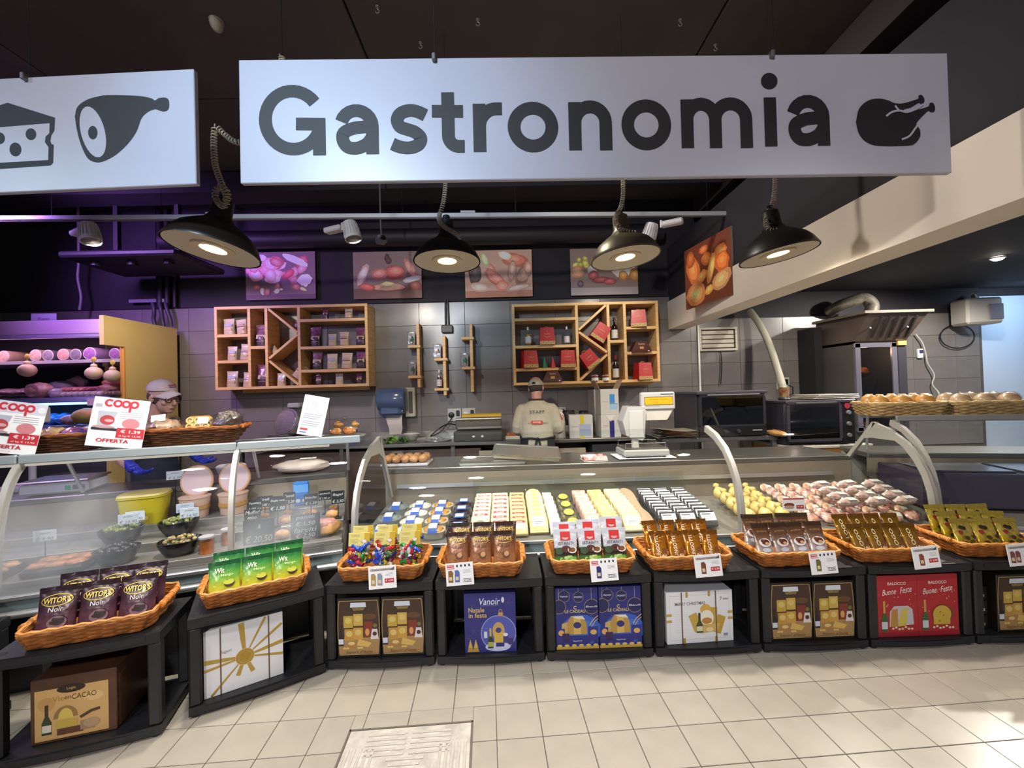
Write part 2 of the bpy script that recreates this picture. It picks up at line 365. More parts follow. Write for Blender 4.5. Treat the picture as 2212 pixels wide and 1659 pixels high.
ce = struct(MB().box((0, 2, 4.12), (18, 9, .1)).build('ceiling', DARKC))
cp = MB().box((0, 0, 0), (2.475, 2.99, .05), bev=.004).build('panel', DARKC, ce); k = 0
for i in range(-3, 3):
    for j in range(3):
        o = cp if k == 0 else link('panel', cp.data, ce); k += 1; o.location = (-.96+2.49*i+1.245, -1+3*j, 4.035)
struct(MB().box((0, 0, 0), (.26, 7.5, .26)).build('trim_2', mat('#3a3332', .8, name='dark_beam'), loc=(2.62, 2.6, 3.87), rot=(0, 0, R(-2))))
struct(MB().box((0, 0, 0), (9, .3, .22)).build('trim_3', DARK, loc=(-2.0, 4.75, 3.88)))
BEIGE = mat('#ebe0d0', .8, 0, .05, 2, name='beige_plaster')
struct(MB().box((2.32, 2.6, 2.435), (.24, 6.1, .37)).build('wall_beam', BEIGE))
struct(MB().box((2.33, 2.6, 2.98), (.22, 6.1, .72)).build('wall_bulkhead', DARK))
struct(MB().box((6.2, 2.6, 2.80), (7.5, 6.3, .12)).build('ceiling_bay', mat('#23242c', .8, name='dark_bay_ceiling')))
# pipes, conduits and ducts on the dark upper wall
def pipe(name, label, cat, pts, r, m, group=None, n=10): return tag(MB().tube(spline(pts, 8), r, n).build(name, m, smooth=True), label, cat, group)
DK2 = mat('#1d1b22', .55, name='black_pipe')
pipe('air_duct', 'long black round duct running across the dark upper wall above the posters', 'duct', [(-4.3, 5.36, 3.52), (0, 5.36, 3.5), (2.1, 5.36, 3.5)], .115, DK2)
for i, x in enumerate((347, 362, 378)):
    a = P(x, 652, 5.47); pipe('wall_pipe', ('thickest', 'middle-sized', 'thinnest')[i]+' vertical black pipe dropping down the dark wall to the tiles', 'pipe', [(a.x, 5.47, 2.70), (a.x, 5.47, 3.3), (a.x, 5.47, 3.98)], (.045, .035, .022)[i], DK2, 'vertical black pipes above the tiled wall')
a = P(170, 560, 5.3); b = P(172, 670, 5.3); pipe('conduit', 'thin white bent conduit hanging down behind the meat cabinet top', 'pipe', [(a.x, 5.3, 4.0), a, P(168, 600, 5.3), P(175, 640, 5.3), b], .014, mat('#8d8a92', .5, name='grey_conduit'))
for i, x in enumerate((330, 345, 358)):
    pipe('cable', 'thick grey cable looping down over the edge of the tiled wall', 'cable', [P(x, 655, 5.42), P(x+3, 670, 5.40), P(x+2+4*i, 690, 5.42), P(x+6+3*i, 705, 5.43)], .022, mat('#3c3842', .5, name='grey_cable'), 'cables looping behind the meat cabinet')
tag(MB().box((0, 0, 0), (.5, .03, .045), bev=.004).build('cable_trunking', mat('#8a8494', .5, name='grey_trunking'), loc=P(322, 650, 5.46)), 'short pale plastic cable trunking on top of the tiled wall', 'trunking')
t = thing('junction_box', 'grey junction box with conduit on the tiled wall above the little cross shelves', 'junction box', P(966, 711, 5.47))
MB().box((0, 0, 0), (.15, .06, .10), bev=.01).build('box', mat('#4c4a4c', .5, name='dark_grey_box'), t)
for s in (-1, 1): MB().tube([(s*.02, 0, .05), (s*.015, 0, .40)], .011).build('conduit', DK2, t)
# air unit hung in the dark at upper left
t = thing('air_unit', 'flat black hanging air unit near the dark ceiling', 'air unit', P(320, 570, 4.9))
MB().box((0, 0, 0), (1.25, .8, .07), bev=.02).build('housing', DK2, t)
for s in (-1, 1): MB().box((s*.35, 0, .6), (.05, .05, 1.2)).build('hanger', DK2, t)
for i in range(3): MB().lathe([(.05, -.05), (.05, 0)], 12, M=TR(-.4+.4*i, -.2, -.03)).build('nozzle', DK2, t)
# small things on the ceiling
p = PZ(467, 45, 4.01)
t = thing('smoke_detector', 'small white oval detector on the dark ceiling', 'detector', p)
MB().ell((0, 0, -.02), (.035, .05, .05), 14, 10).build('cover', mat('#a49c8e', .6, name='aged_white_plastic'), t, smooth=True); MB().lathe([(.045, -.012), (.045, 0)], 16).build('base', mat('#7a746c', .6, name='aged_base'), t)
for (x, y) in ((815, 14), (1032, 42), (1469, 43), (908, 92), (1545, 97), (2133, 178)):
    p = PZ(x, y, 4.01) if x < 2000 else V((2.205, 0, 0))
    if x > 2000: continue
    t = thing('ceiling_hook', 'small pale metal hook screwed into the dark ceiling', 'hook', p, 0, 'hooks in the dark ceiling')
    MB().lathe([(.012, -.006), (.012, 0)], 10).build('plate', mat('#8c857a', .5, .3, name='hook_metal'), t)
    MB().tube([(0, 0, 0), (0, 0, -.02)]+[(.012*math.sin(R(q)), 0, -.032+.012*math.cos(R(q))) for q in range(0, 300, 30)], .003, 5).build('hook', mat('#8c857a', .5, .3, name='hook_metal'), t)
# ================================================================== hanging signs
SIGNW = mat('#aaaab8', .37, 0, .03, 3, name='sign_white_satin'); INK = '#1b1a1e'
S = 27.0
def strokes(ch):                              # letter centre lines in pixels, baseline 0, x-height 105
    h = S/2
    if ch == 'o': return [('ring', 53.5, 52.5, 53.5, 54.5)]
    if ch == 'n': return [[(h, 0), (h, 104)], [(h, 40)]+arc(46.5, 60, 33, 34, 180, 0)+[(79.5, 0)]]
    if ch == 'm': return [[(h, 0), (h, 104)], [(h, 40)]+arc(44, 61, 30.5, 33, 180, 0)+[(74.5, 0)], [(74.5, 40)]+arc(108, 61, 33.5, 33, 180, 0)+[(141.5, 0)]]
    if ch == 'r': return [[(h, 0), (h, 104)], [(h, 40)]+arc(51, 55, 37.5, 38.5, 180, 95)+[(62, 93.5)]]
    if ch == 't': return [[(0, 89), (66, 89)], [(34, 130), (34, 36)]+arc(56, 36, 22, 22.5, 180, 270)+[(68, 13.5)]]
    if ch == 'i': return [[(h+2, 0), (h+2, 103)], ('dot', h+2, 138, 17)]
    if ch == 's': return [spline([(5, 20), (22, 13.5), (42, 12), (60, 19), (65, 33), (54, 45), (38, 51), (22, 57), (16, 71), (23, 85), (41, 92), (58, 90), (76, 82)], 5)]
    if ch == 'a': return [[(76, 0), (76, 58)]+arc(43, 60, 33, 33, 0, 165, 10), [(76, 60), (58, 58)]+spline([(58, 58), (36, 55), (16, 45), (14, 29), (24, 15), (44, 13), (64, 22), (74, 34)], 5), ]
    if ch == 'G': return [arc(72, 74, 58.5, 61, 38, 335, 30), [(78, 66), (140, 66)], [(127, 0), (127, 78)]]
    return []
def sign_map(px, py, s):
    (xl, xr, tops, bots, W, H) = s; k = (px-xl)/(xr-xl)
    yt = tops[0]*(1-k)*(1-2*k)+tops[1]*4*k*(1-k)+tops[2]*k*(2*k-1); yb = bots[0]*(1-k)*(1-2*k)+bots[1]*4*k*(1-k)+bots[2]*k*(2*k-1)
    return (k*W, (yb-py)/(yb-yt)*H)
def hang_wires(t, xs, H, up):
    for x in xs:
        MB().tube([(x, .012, H-.02), (x, .012, H+up)], .0016, 5).build('wire', mat('#3a3a40', .4, .8, name='steel_wire'), t)
        MB().box((x, -.004, H-.006), (.016, .034, .03), bev=.003).build('clip', mat('#77747a', .4, .6, name='steel_clip'), t)
bl = P(519, 396, 1.8); br = P(2057, 373, 1.8); tl = P(518, 140, 1.8); W = (br-bl).length; H = .5 * ((P(1300, 122, 1.8)-P(1300, 385, 1.8)).z)*2
tilt = math.atan2(br.z-bl.z, br.x-bl.x)
t = thing('hanging_sign', 'long white hanging sign reading Gastronomia with a roast chicken symbol', 'sign', bl, rot=(0, -tilt, 0))
MB().box((W/2, .0125, H/2), (W, .025, H), bev=.003).build('board', SIGNW, t)
sg = (519, 2049, (140, 122, 133), (396, 386, 373), W, H)
pr = PR(step=.0002); pr.z = .0005
for ch, x0, x1 in (('G', 560, 700), ('a', 722, 812), ('s', 835, 915), ('t', 925, 992), ('r', 1012, 1075), ('o', 1086, 1193), ('n', 1216, 1310), ('o', 1330, 1436), ('m', 1458, 1614), ('i', 1636, 1669), ('a', 1691, 1782)):
    base = 338-(x0-560)*.0175; wd = {'G': 141, 'a': 90, 's': 80, 't': 67, 'r': 63, 'o': 107, 'n': 94, 'm': 156, 'i': 31}[ch]
    for st in strokes(ch):
        if st[0] == 'ring' or st[0] == 'dot':
            if st[0] == 'ring':
                pts = arc(st[1], st[2], 40.5, 41, 0, 360, 40)[:-1]; c = [sign_map(x0+q[0]*(x1-x0)/wd, base-q[1], sg) for q in pts]; pr.line(c, S/1530*W, INK, True, rough=.6)
            else: pr.poly([sign_map(x0+q[0]*(x1-x0)/wd, base-q[1], sg) for q in arc(st[1], st[2], st[3], st[3], 0, 360, 24)[:-1]], INK, rough=.6)
        else: pr.line([sign_map(x0+q[0]*(x1-x0)/wd, base-q[1], sg) for q in st], S/1530*W, INK, rough=.6)
def icon(pts, sgn, pr, c, n=6): pr.poly([sign_map(q[0], q[1], sgn) for q in spline(pts+[pts[0]], n)[:-1]], c, rough=.6)
def icol(pts, sgn, pr, c, w_, n=6): pr.line([sign_map(q[0], q[1], sgn) for q in spline(pts, n)], w_, c, rough=.5)
def crop3(x, y): return (1472+x*.3376, y*.3376)
icon([crop3(*q) for q in ((1087, 800), (1110, 720), (1170, 672), (1240, 660), (1300, 672), (1345, 690), (1400, 692), (1470, 675), (1500, 665), (1502, 648), (1520, 644), (1537, 665), (1535, 690), (1515, 695), (1500, 690), (1450, 715), (1400, 728), (1420, 745), (1480, 735), (1560, 715), (1572, 695), (1595, 695), (1606, 720), (1600, 745), (1575, 745), (1560, 740), (1500, 790), (1480, 820), (1500, 850), (1502, 890), (1470, 930), (1420, 945), (1230, 945), (1150, 920), (1105, 870))], sg, pr, INK)
for l in (((1285, 768), (1320, 745), (1370, 735), (1420, 745), (1480, 728), (1530, 700)), ((1345, 705), (1370, 738)), ((1380, 910), (1430, 890), (1470, 845), (1490, 820))):
    icol([crop3(*q) for q in l], sg, pr, SIGNW, .0085)
pr.build('lettering', t); hang_wires(t, (W*.27, W*.745), H, 4.0-2.38-H)
# sign with cheese and ham
br = P(424, 397, 1.8); W2 = 2.4; H2 = (P(427, 148, 1.8)-P(427, 397, 1.8)).z; a2 = R(-2.2); tl2 = R(-.35)
t = thing('hanging_sign', 'white hanging sign with black cheese wedge and ham leg symbols', 'sign', br, rot=(0, tl2, a2))
MB().box((-W2/2, .0125, H2/2), (W2, .025, H2), bev=.003).build('board', SIGNW, t)
pr = PR(step=.0002); pr.z = .0005
def m2(x, y):
    px, py = x*.3376, y*.3376; k = (425-px)/425; yt = 148+32*k; yb = 397+21*k; return (-k*.855, (yb-py)/(yb-yt)*H2)
def icon2(pts, c, n=6): pr.poly([m2(*q) for q in (spline(pts+[pts[0]], n)[:-1] if n else pts)], c, rough=.6)
icon2([(482, 760), (500, 700), (560, 655), (640, 630), (720, 620), (900, 622), (980, 635), (1005, 648), (1030, 633), (1075, 630), (1095, 650), (1092, 700), (1065, 718), (1030, 712), (1005, 705), (960, 722), (915, 765), (880, 850), (820, 930), (740, 1000), (660, 1040), (610, 1045), (560, 1020), (520, 940), (495, 850)], INK)
pr.poly([m2(600+x, 855+y) for x, y in [(q[0]*math.cos(R(-14))-q[1]*math.sin(R(-14))-2, q[0]*math.sin(R(-14))+q[1]*math.cos(R(-14))) for q in arc(0, 0, 78, 163, 0, 360, 30)[:-1]]], SIGNW)
pr.poly([m2(*q) for q in arc(598, 860, 31, 43, 0, 360, 20)[:-1]], INK, rough=.6)
pr.poly([m2(*q) for q in [(-200, 760), (45, 684), (352, 770), (346, 850), (326, 880), (318, 915), (326, 935), (340, 940), (334, 1050), (318, 1068), (-200, 1108)]], INK, rough=.6)
pr.poly([m2(*q) for q in [(-190, 855), (318, 806), (315, 868), (290, 890), (285, 925), (308, 955), (304, 1035), (-190, 1068)]], SIGNW)
for (x, y, a, b) in ((195, 877, 35, 37), (92, 973, 39, 43), (-10, 905, 34, 36)): pr.poly([m2(*q) for q in arc(x, y, a, b, 0, 360, 20)[:-1]], INK, rough=.6)
pr.build('symbols', t); hang_wires(t, (-.74, -2.0), H2, 4.0-2.43-H2)
# ================================================================== track with spotlights
a, b = P(-260, 474, 3.62), P(1576, 462, 4.05); d = (b-a); L = d.length; rot = d.to_track_quat('X', 'Z').to_euler()
t = thing('light_track', 'long white lighting track hung on wires below the dark ceiling', 'track', a, rot=rot)
MB().box((L/2, 0, 0), (L, .045, .04), bev=.004).build('rail', mat('#b8bcc4', .4, .2, name='track_white'), t); MB().box((L/2, 0, -.024), (L-.02, .02, .008)).build('slot', mat('#55555c', .5, name='track_slot'), t)
for k in (.18, .3, .43, .58, .72, .86, .97): MB().tube([(L*k, 0, .02), (L*k, 0, 4-a.z+.02)], .0016, 5).build('wire', mat('#3a3a40', .4, .8, name='steel_wire'), t)
for k in (.36, .66): MB().box((L*k, 0, .03), (.14, .05, .02), bev=.004).build('coupler', mat('#b8bcc4', .4, .2, name='track_white'), t)
def on_track(px): k = 0; return min((a+d*(i/400) for i in range(401)), key=lambda q: abs((CM.transposed() @ (q-CAM)).x/-(CM.transposed() @ (q-CAM)).z*F+1106-px))
SP = mat('#c3c1c3', .45, name='spot_white'); SPI = mat('#6d6a6a', .5, name='spot_inner')
for i, (px, yaw, tiltx) in enumerate(((182, -28, 18), (738, -24, 16), (1428, 150, 18))):
    q = on_track(px); t = thing('track_spotlight', ['white ribbed track spotlight nearest the cheese and ham sign', 'white ribbed track spotlight above the middle of the counter', 'white ribbed track spotlight at the free end of the lighting track'][i], 'spotlight', q+V((0, 0, -.03)), yaw, 'spotlights on the white track')
    MB().box((-.10, 0, -.075), (.20, .085, .05), bev=.012).build('driver_box', SP, t); MB().tube([(0, 0, -.03), (0, 0, -.1)], .012, 8).build('stem', SP, t)
    hm = MB(); M = TR(.10, 0, -.10) @ RY(-tiltx) @ RX(0)
    hm.lathe([(.045, .06), (.06, .055), (.064, -.03), (.075, -.11), (.068, -.11), (.055, -.02)], 24, M=M); hd = hm.build('head', SP, t, smooth=True)
    fn = MB().box((0, 0, 0), (.004, .008, .12)).build('fin', SP, t)
    for k in range(18):
        f_ = fn if k == 0 else link('fin', fn.data, t); f_.matrix_local = M @ RZ(k*20) @ TR(.068, 0, -.02) @ RY(-6)
    MB().lathe([(.058, -.1), (.05, -.06)], 18, M=M).build('lens', SPI, t)
    w_ = M @ V((0, 0, -.13)); light('track_spot_light', 'SPOT', q+V((0, 0, -.03))+RZ(yaw) @ w_, (120, 80, 80)[i], (1, .88, .72), ((-3.7, q.x+.3, q.x-.2)[i], 5.3, 1.6), .05, 92, .8)
for (x, y, Y, n, l) in ((824, 518, 4.4, 'security_camera', 'small grey security camera hanging below the track'),):
    p = P(x, y, Y); t = thing(n, l, 'camera', p, 30); MB().box((0, 0, 0), (.10, .13, .07), bev=.012).build('housing', mat('#6d6c74', .5, name='camera_grey'), t)
    MB().lathe([(.025, 0), (.025, .02)], 12, M=TR(0, -.065, 0) @ RX(90)).build('lens', BLACK, t); MB().tube([(0, 0, .03), (0, .02, .22), (0, .02, 4.0-p.z)], .008).build('bracket', mat('#6d6c74', .5, name='camera_grey'), t)
# ================================================================== pendant lamps with coiled cords
EM = mat('#ffe9c8', .5, emit=22, name='lit_bulb')
def coil(path, r=.0125, wr=.0034, pitch=.0135, k=9):
    pts = spline(path, 12); out = []; ph = 0; up = None
    seg = [(pts[i], pts[i+1]) for i in range(len(pts)-1)]
    for a_, b_ in seg:
        dv = b_-a_; L_ = dv.length
        if L_ < 1e-5: continue
        t_ = dv/L_; u = (up or V((0, 1, 0))); u = u-t_*u.dot(t_); u.normalize(); up = u; w_ = t_.cross(u); n_ = max(1, int(L_/pitch*k))
        for i in range(n_): q = a_+dv*(i/n_); out.append(q+(u*math.cos(ph)+w_*math.sin(ph))*r); ph += 2*math.pi/k
    return MB().tube(out, wr, 5)
CORD = mat('#a59a86', .5, name='coiled_cord')
LAMPS = [  # pixel, depth, tilt about view axis / towards viewer, shade colour, label, cord path relative to neck top
 (460, 541, 2.25, 9, -6, '#2b2624', 'black pendant lamp tilted beside the gap between the two signs'),
 (966, 566, 2.85, 0, -3, '#2a2622', 'black pendant lamp with its cord wound around the neck over the tub rows'),
 (1351, 558, 2.75, -5, -3, '#8f8672', 'brushed metal pendant lamp above the counter scales'),
 (1681, 551, 2.65, -8, -2, '#2c2a26', 'black pendant lamp in front of the bread poster')]
for i, (px, py, Y, ty, tx, colr, lab) in enumerate(LAMPS):
    p = P(px, py, Y); rot = Euler((R(tx), R(ty), 0)); t = thing('pendant_lamp', lab, 'lamp', p, rot=rot, group='pendant lamps over the counter'); t.scale = (1.07, 1.07, 1.0)
    sh = mat(colr, .38, .6 if i == 2 else .15, name='lamp_shade_'+colr[1:]); inn = mat('#c9bfac', .55, name='lamp_inner')
    prof = [(.212, -.004), (.213, .004), (.205, .022), (.19, .055), (.16, .095), (.112, .132), (.07, .162), (.05, .195), (.046, .285), (.03, .30), (.0, .302)]
    MB().lathe(prof[:1]+prof, 36, cap=False).build('shade', sh, t, smooth=True)
    MB().lathe([(.205, -.001), (.15, .008), (.097, .012)], 36, cap=False).build('reflector', inn, t, smooth=True)
    MB().lathe([(.097, .010), (.095, .0), (.06, .004), (.056, .010)], 30, cap=False).build('bezel', mat('#cdbf9f', .4, name='lamp_bezel'), t, smooth=True)
    MB().lathe([(.001, .004), (.04, .006), (.058, .009)], 24, cap=False).build('bulb', EM, t)
    MB().lathe([(.022, .30), (.022, .325)], 12).build('cord_grip', BLACK, t)
    inv = (TR(p) @ rot.to_matrix().to_4x4() @ SC(1.07, 1.07, 1)).inverted(); n = V((0, 0, .325))
    if i == 0: path = [P(478, 440, Y-.06), P(492, 428, Y-.07), P(488, 410, Y-.07), P(472, 405, Y-.06), P(465, 418, Y-.05), P(470, 436, Y-.055), P(483, 446, Y-.07), P(490, 430, Y-.075), P(478, 395, Y-.06), P(466, 360, Y-.05), P(462, 320, Y-.05), P(463, 290, Y-.05), P(467, 274, Y-.05), P(485, 290, Y-.05), P(512, 307, Y-.05), P(560, 300, Y-.02), P(600, 180, Y), P(610, 120, Y)]
    if i == 1: path = [P(995, 513, Y-.16), P(980, 502, Y-.14), P(960, 490, Y-.09), P(949, 476, Y-.05), P(950, 462, Y), P(956, 445, Y), P(961, 415, Y), P(963, 380, Y), P(963, 330, Y), P(964, 260, Y)]
    if i == 2: path = [P(1377, 503, Y-.13), P(1363, 502, Y-.12), P(1342, 497, Y-.09), P(1331, 480, Y-.06), P(1333, 463, Y-.02), P(1341, 448, Y), P(1346, 420, Y), P(1346, 380, Y), P(1346, 330, Y), P(1347, 250, Y)]
    if i == 3: path = [P(1709, 496, Y-.1), P(1690, 497, Y-.09), P(1664, 497, Y-.06), P(1655, 486, Y-.04), P(1655, 470, Y), P(1661, 455, Y), P(1669, 440, Y), P(1674, 410, Y), P(1675, 370, Y), P(1676, 320, Y), P(1677, 240, Y)]
    top = path[-1]; MB().tube([inv @ top, inv @ V((top.x, top.y, 4.0))], .0016, 5).build('hanging_wire', mat('#3a3a40', .4, .8, name='steel_wire'), t)
    MBc = coil([inv @ q for q in path]); MBc.build('coiled_cord', CORD, t, smooth=True)
    l = light('pendant_light', 'SPOT', (0, 0, -.012), 112, (1, .91, .77), None, .055, 158, .6); l.parent = t
# ================================================================== posters on the dark wall
def poster(lab, c, Y, bg, blobs, lower=None, x=None, rotz=0, size=None):
    a_, b_ = P(c[0], c[1], Y), P(c[2], c[3], Y); w_, h_ = (b_.x-a_.x, a_.z-b_.z) if size is None else size
    t = thing('poster', lab, 'poster', V(((a_.x+b_.x)/2, Y, (a_.z+b_.z)/2)) if x is None else x, rotz)
    MB().box((0, .012, 0), (w_, .024, h_), bev=.002).build('board', mat('#8a7f78', .6, name='poster_board'), t)
    br_ = lambda c: '#'+''.join('%02x' % min(255, int(int(c[1+2*q:3+2*q], 16)*1.3+8)) for q in range(3))
    bg = br_(bg); lower = (lower[0], br_(lower[1])) if lower else None; blobs = [(*b_[:5], br_(b_[5])) for b_ in blobs]
    pr = PR(step=.0001); pr.rect(-w_/2, -h_/2, w_/2, h_/2, bg, rough=.55); rnd = random.Random(lab)
    if lower: pr.rect(-w_/2, -h_/2, w_/2, -h_/2+h_*lower[0], lower[1], rough=.55)
    def cl(v, l): return max(-l, min(l, v))
    for (u, v, rx, ry, an, c1) in blobs:
        for k, (sc, off, cc) in enumerate(((1, 0, c1), (.7, .12, None), (.32, .3, None))):
            cc = cc or tuple(int(min(255, int(c1[1+2*q:3+2*q], 16)*(1+.16*k)+10*k)) for q in range(3)); cc = cc if isinstance(cc, str) else '#%02x%02x%02x' % cc
            ca, sa = math.cos(R(an)), math.sin(R(an)); pts = []
            for q in range(18):
                tt = 2*math.pi*q/18; jr = 1+rnd.uniform(-.1, .1); x_, y_ = rx*sc*jr*math.cos(tt), ry*sc*jr*math.sin(tt)+ry*off*.5
                pts.append((cl((u+x_*ca-y_*sa)*w_, w_/2), cl((v)*h_+(x_*sa+y_*ca)*w_, h_/2)))
            pr.poly(pts, cc, rough=.55)
    pr.build('print', t); return t
def scatter(seed, n, x0, x1, y0, y1, r, cols, asp=(.5, 1)):
    q = random.Random(seed); return [(q.uniform(x0, x1), q.uniform(y0, y1), q.uniform(*r), q.uniform(*r)*q.uniform(*asp), q.uniform(-40, 40), q.choice(cols)) for _ in range(n)]
poster('poster of sliced ham, salami and cheese above the coffee shelf', (530, 546, 682, 645), 5.47, '#6a5560', scatter(1, 16, -.45, .35, -.1, .3, (.06, .12), ['#b0707c', '#c98b92', '#a8505c', '#d3b3b4'])+[(.22, .32, .2, .05, -24, '#cfc6c6'), (-.06, .28, .1, .06, -20, '#9c5f62'), (-.28, .38, .09, .05, 0, '#d9d2cc'), (.12, .03, .1, .05, 35, '#a83c48'), (-.14, .0, .08, .11, 10, '#c9898f'), (.35, -.1, .11, .08, 10, '#c5bfc0')]+scatter(2, 9, -.48, .4, -.36, -.2, (.03, .07), ['#8b7f3e', '#c2aa6a', '#d0c0a0', '#8a5552']), (.1, '#55404a'))
poster('poster of cut salami, roast ham and a wine glass', (762, 545, 912, 643), 5.47, '#6f5d58', [(-.36, .02, .06, .17, -24, '#a58e84'), (.1, .05, .16, .11, 0, '#8a4038'), (.12, .08, .12, .07, 0, '#a85a4e'), (.0, .36, .04, .06, 0, '#2a2026'), (.02, .3, .045, .05, 0, '#3a2228'), (.34, .12, .06, .17, 28, '#a06a5e'), (.36, -.1, .14, .045, 12, '#b6a59c'), (-.12, .02, .12, .08, 10, '#a06055'), (.02, -.26, .24, .05, 0, '#b98a6a'), (.0, -.2, .11, .04, 0, '#c89a62'), (.4, -.24, .1, .07, 0, '#6a3830'), (-.3, -.25, .12, .05, -10, '#96463a')], (.22, '#5c4038'))
poster('poster of whole salami, cured ham and red wine', (1003, 542, 1151, 640), 5.47, '#a58373', [(-.35, .0, .1, .16, 0, '#3a2d2e'), (-.1, .05, .06, .14, 20, '#9c5e52'), (.25, .28, .2, .1, -10, '#9e5a48'), (.2, .05, .07, .17, -10, '#8a6a5c'), (.36, -.05, .1, .16, -30, '#7f6254'), (-.05, -.1, .2, .09, -40, '#9c5c50'), (.05, -.26, .1, .08, 0, '#b0685a'), (-.3, -.28, .16, .07, -6, '#a8877a'), (.3, -.3, .2, .05, 10, '#94786c'), (-.2, .3, .05, .12, 20, '#8f9a72'), (.1, .38, .1, .06, -20, '#c3b2a2'), (.44, .1, .06, .1, 0, '#a47464')], (.14, '#93604a'))
poster('poster of grapes, soft white cheese and sliced salami', (1231, 538, 1379, 635), 5.47, '#756560', scatter(5, 14, -.45, .05, .12, .3, (.03, .05), ['#8f8a3e', '#a39a4c', '#7d7834'], (.9, 1))+[(.28, .04, .17, .12, 0, '#b9aca2'), (.28, -.1, .07, .08, 0, '#9a6a3a'), (-.18, .03, .07, .07, 0, '#b8a8a0'), (-.16, -.08, .08, .07, 10, '#7a3c42'), (-.05, -.18, .14, .05, 0, '#743a3e'), (.08, -.22, .1, .05, 0, '#823f44'), (-.4, .0, .1, .09, 0, '#a8745a'), (.45, -.1, .08, .1, 0, '#8a6238'), (-.36, -.26, .05, .05, 0, '#4a3a44')], (.16, '#8d8280'))
ap, bp_ = 4.62, 3.9
t = poster('poster of bread loaves and rolls on the beige beam', (0, 0, 1, 1), 1, '#5a2a18', [(-.3, .1, .14, .24, 20, '#a8582a'), (.0, .2, .1, .09, 0, '#a85a24'), (.3, .22, .12, .1, 0, '#b0602c'), (.1, .02, .07, .22, -20, '#c27a3c'), (.32, .05, .14, .14, 0, '#a4501e'), (-.1, -.05, .12, .08, 30, '#b86c30'), (.3, -.22, .2, .12, 20, '#a9784c'), (-.25, -.3, .22, .16, 0, '#a86a3a'), (-.25, -.3, .14, .1, 0, '#c28a52'), (.05, -.3, .1, .06, 20, '#b87838'), (-.35, .3, .1, .12, 0, '#8e4420'), (-.05, .36, .1, .06, 0, '#964a22')], x=V((2.13, 4.28, 2.68)), rotz=-90+10, size=(.74, .66))
# ================================================================== black plastic shelf units along the counter
UW, UD, UH = .588, .345, .462
SHB = mat('#1b1c20', .42, 0, .15, 30, name='black_moulded_plastic', bump=.05, bscale=200)
def make_unit():
    t = thing('shelf_unit', 'black plastic shelf unit', 'shelf', (0, 0, 0))
    def slab(z0, z1, bow):
        n = 12; front = [(-UW/2+UW*i/n, -bow*(1-(2*i/n-1)**2)) for i in range(n+1)]; return MB().prism(front+[(UW/2, UD), (-UW/2, UD)], z0, z1)
    slab(UH-.045, UH, .014).build('top_shelf', SHB, t)
    m = MB(); n = 12
    m.prism([(-UW/2+.05+(UW-.1)*i/n, -.006-.016*(1-(2*i/n-1)**2)) for i in range(n+1)]+[(UW/2-.05, .02), (-UW/2+.05, .02)], UH-.032, UH-.006); m.build('front_lip', SHB, t)
    slab(.012, .052, .014).build('bottom_shelf', SHB, t)
    m = MB().prism([(-UW/2+.06+(UW-.12)*i/n, -.006-.016*(1-(2*i/n-1)**2)) for i in range(n+1)]+[(UW/2-.06, .02), (-UW/2+.06, .02)], .02, .044); m.build('front_lip', SHB, t)
    po = None; fo = None; so = None
    for sx in (-1, 1):
        for y in (.026, UD-.026):
            x = sx*(UW/2-.026)
            if po is None:
                po = MB().box((0, 0, 0), (.05, .05, UH-.097), bev=.008).build('post', SHB, t); fo = MB().lathe([(.02, 0), (.024, .012)], 12).build('foot', SHB, t)
                so = MB().lathe([(.0001, .0003), (.014, .0003), (.0155, .0012), (.017, .0012), (.018, 0)], 16, cap=False).build('socket', mat('#08080a', .7, name='socket_black'), t)
            else: po, fo, so = link('post', po.data, t), link('foot', fo.data, t), link('socket', so.data, t)
            po.location = (x, y, .052+(UH-.097)/2); fo.location = (x, y, 0); so.location = (x*.985, y+(.012 if y < .1 else -.012), UH)
    m = MB().box((0, UD-.008, .25), (UW-.1, .01, .34)); m.build('back_panel', SHB, t)
    return t
def uplace(k): return (V((-1.015+.604*(k-3)+UW/2, 2.312+.0*(k), 0)), 0) if k >= 3 else {2: (V((-1.03+.02-.5*UW*math.cos(R(30)), 2.325-.035-.5*UW*math.sin(R(30)), 0)), 30), 1: (V((-1.575-.5*UW*math.cos(R(17)), 1.91-.5*UW*math.sin(R(17)), 0)), 17), 0: (V((-2.66, 1.70, 0)), 14)}[k]
ULAB = {0: 'black plastic shelf unit cut off beside the cocoa box unit', 1: 'black plastic shelf unit holding the brown cocoa gift box', 2: 'black plastic shelf unit holding the white box with gold rays', 3: 'black plastic shelf unit with two hamper boxes under the bagged candies', 4: 'black plastic shelf unit with one purple-blue Natale in festa box', 5: 'black plastic shelf unit with two blue Le Cadeau boxes', 6: 'black plastic shelf unit with the white Merry Christmas box', 7: 'black plastic shelf unit with two hamper boxes between white and red boxes', 8: 'black plastic shelf unit with two red Buone Feste boxes', 9: 'black plastic shelf unit with one hamper box and black cartons'}
unit0 = make_unit(); UNITS = {}
for k in range(10):
    loc, a = uplace(k); u = unit0 if k == 0 else dup(unit0); u.location = loc; u.rotation_euler = (0, 0, R(a)); tag(u, ULAB[k], 'shelf', 'black shelf units in front of the counter'); UNITS[k] = (loc, a)
def on_unit(k, x, y, z=0): loc, a = UNITS[k]; return loc+RZ(a) @ V((x, y, z))
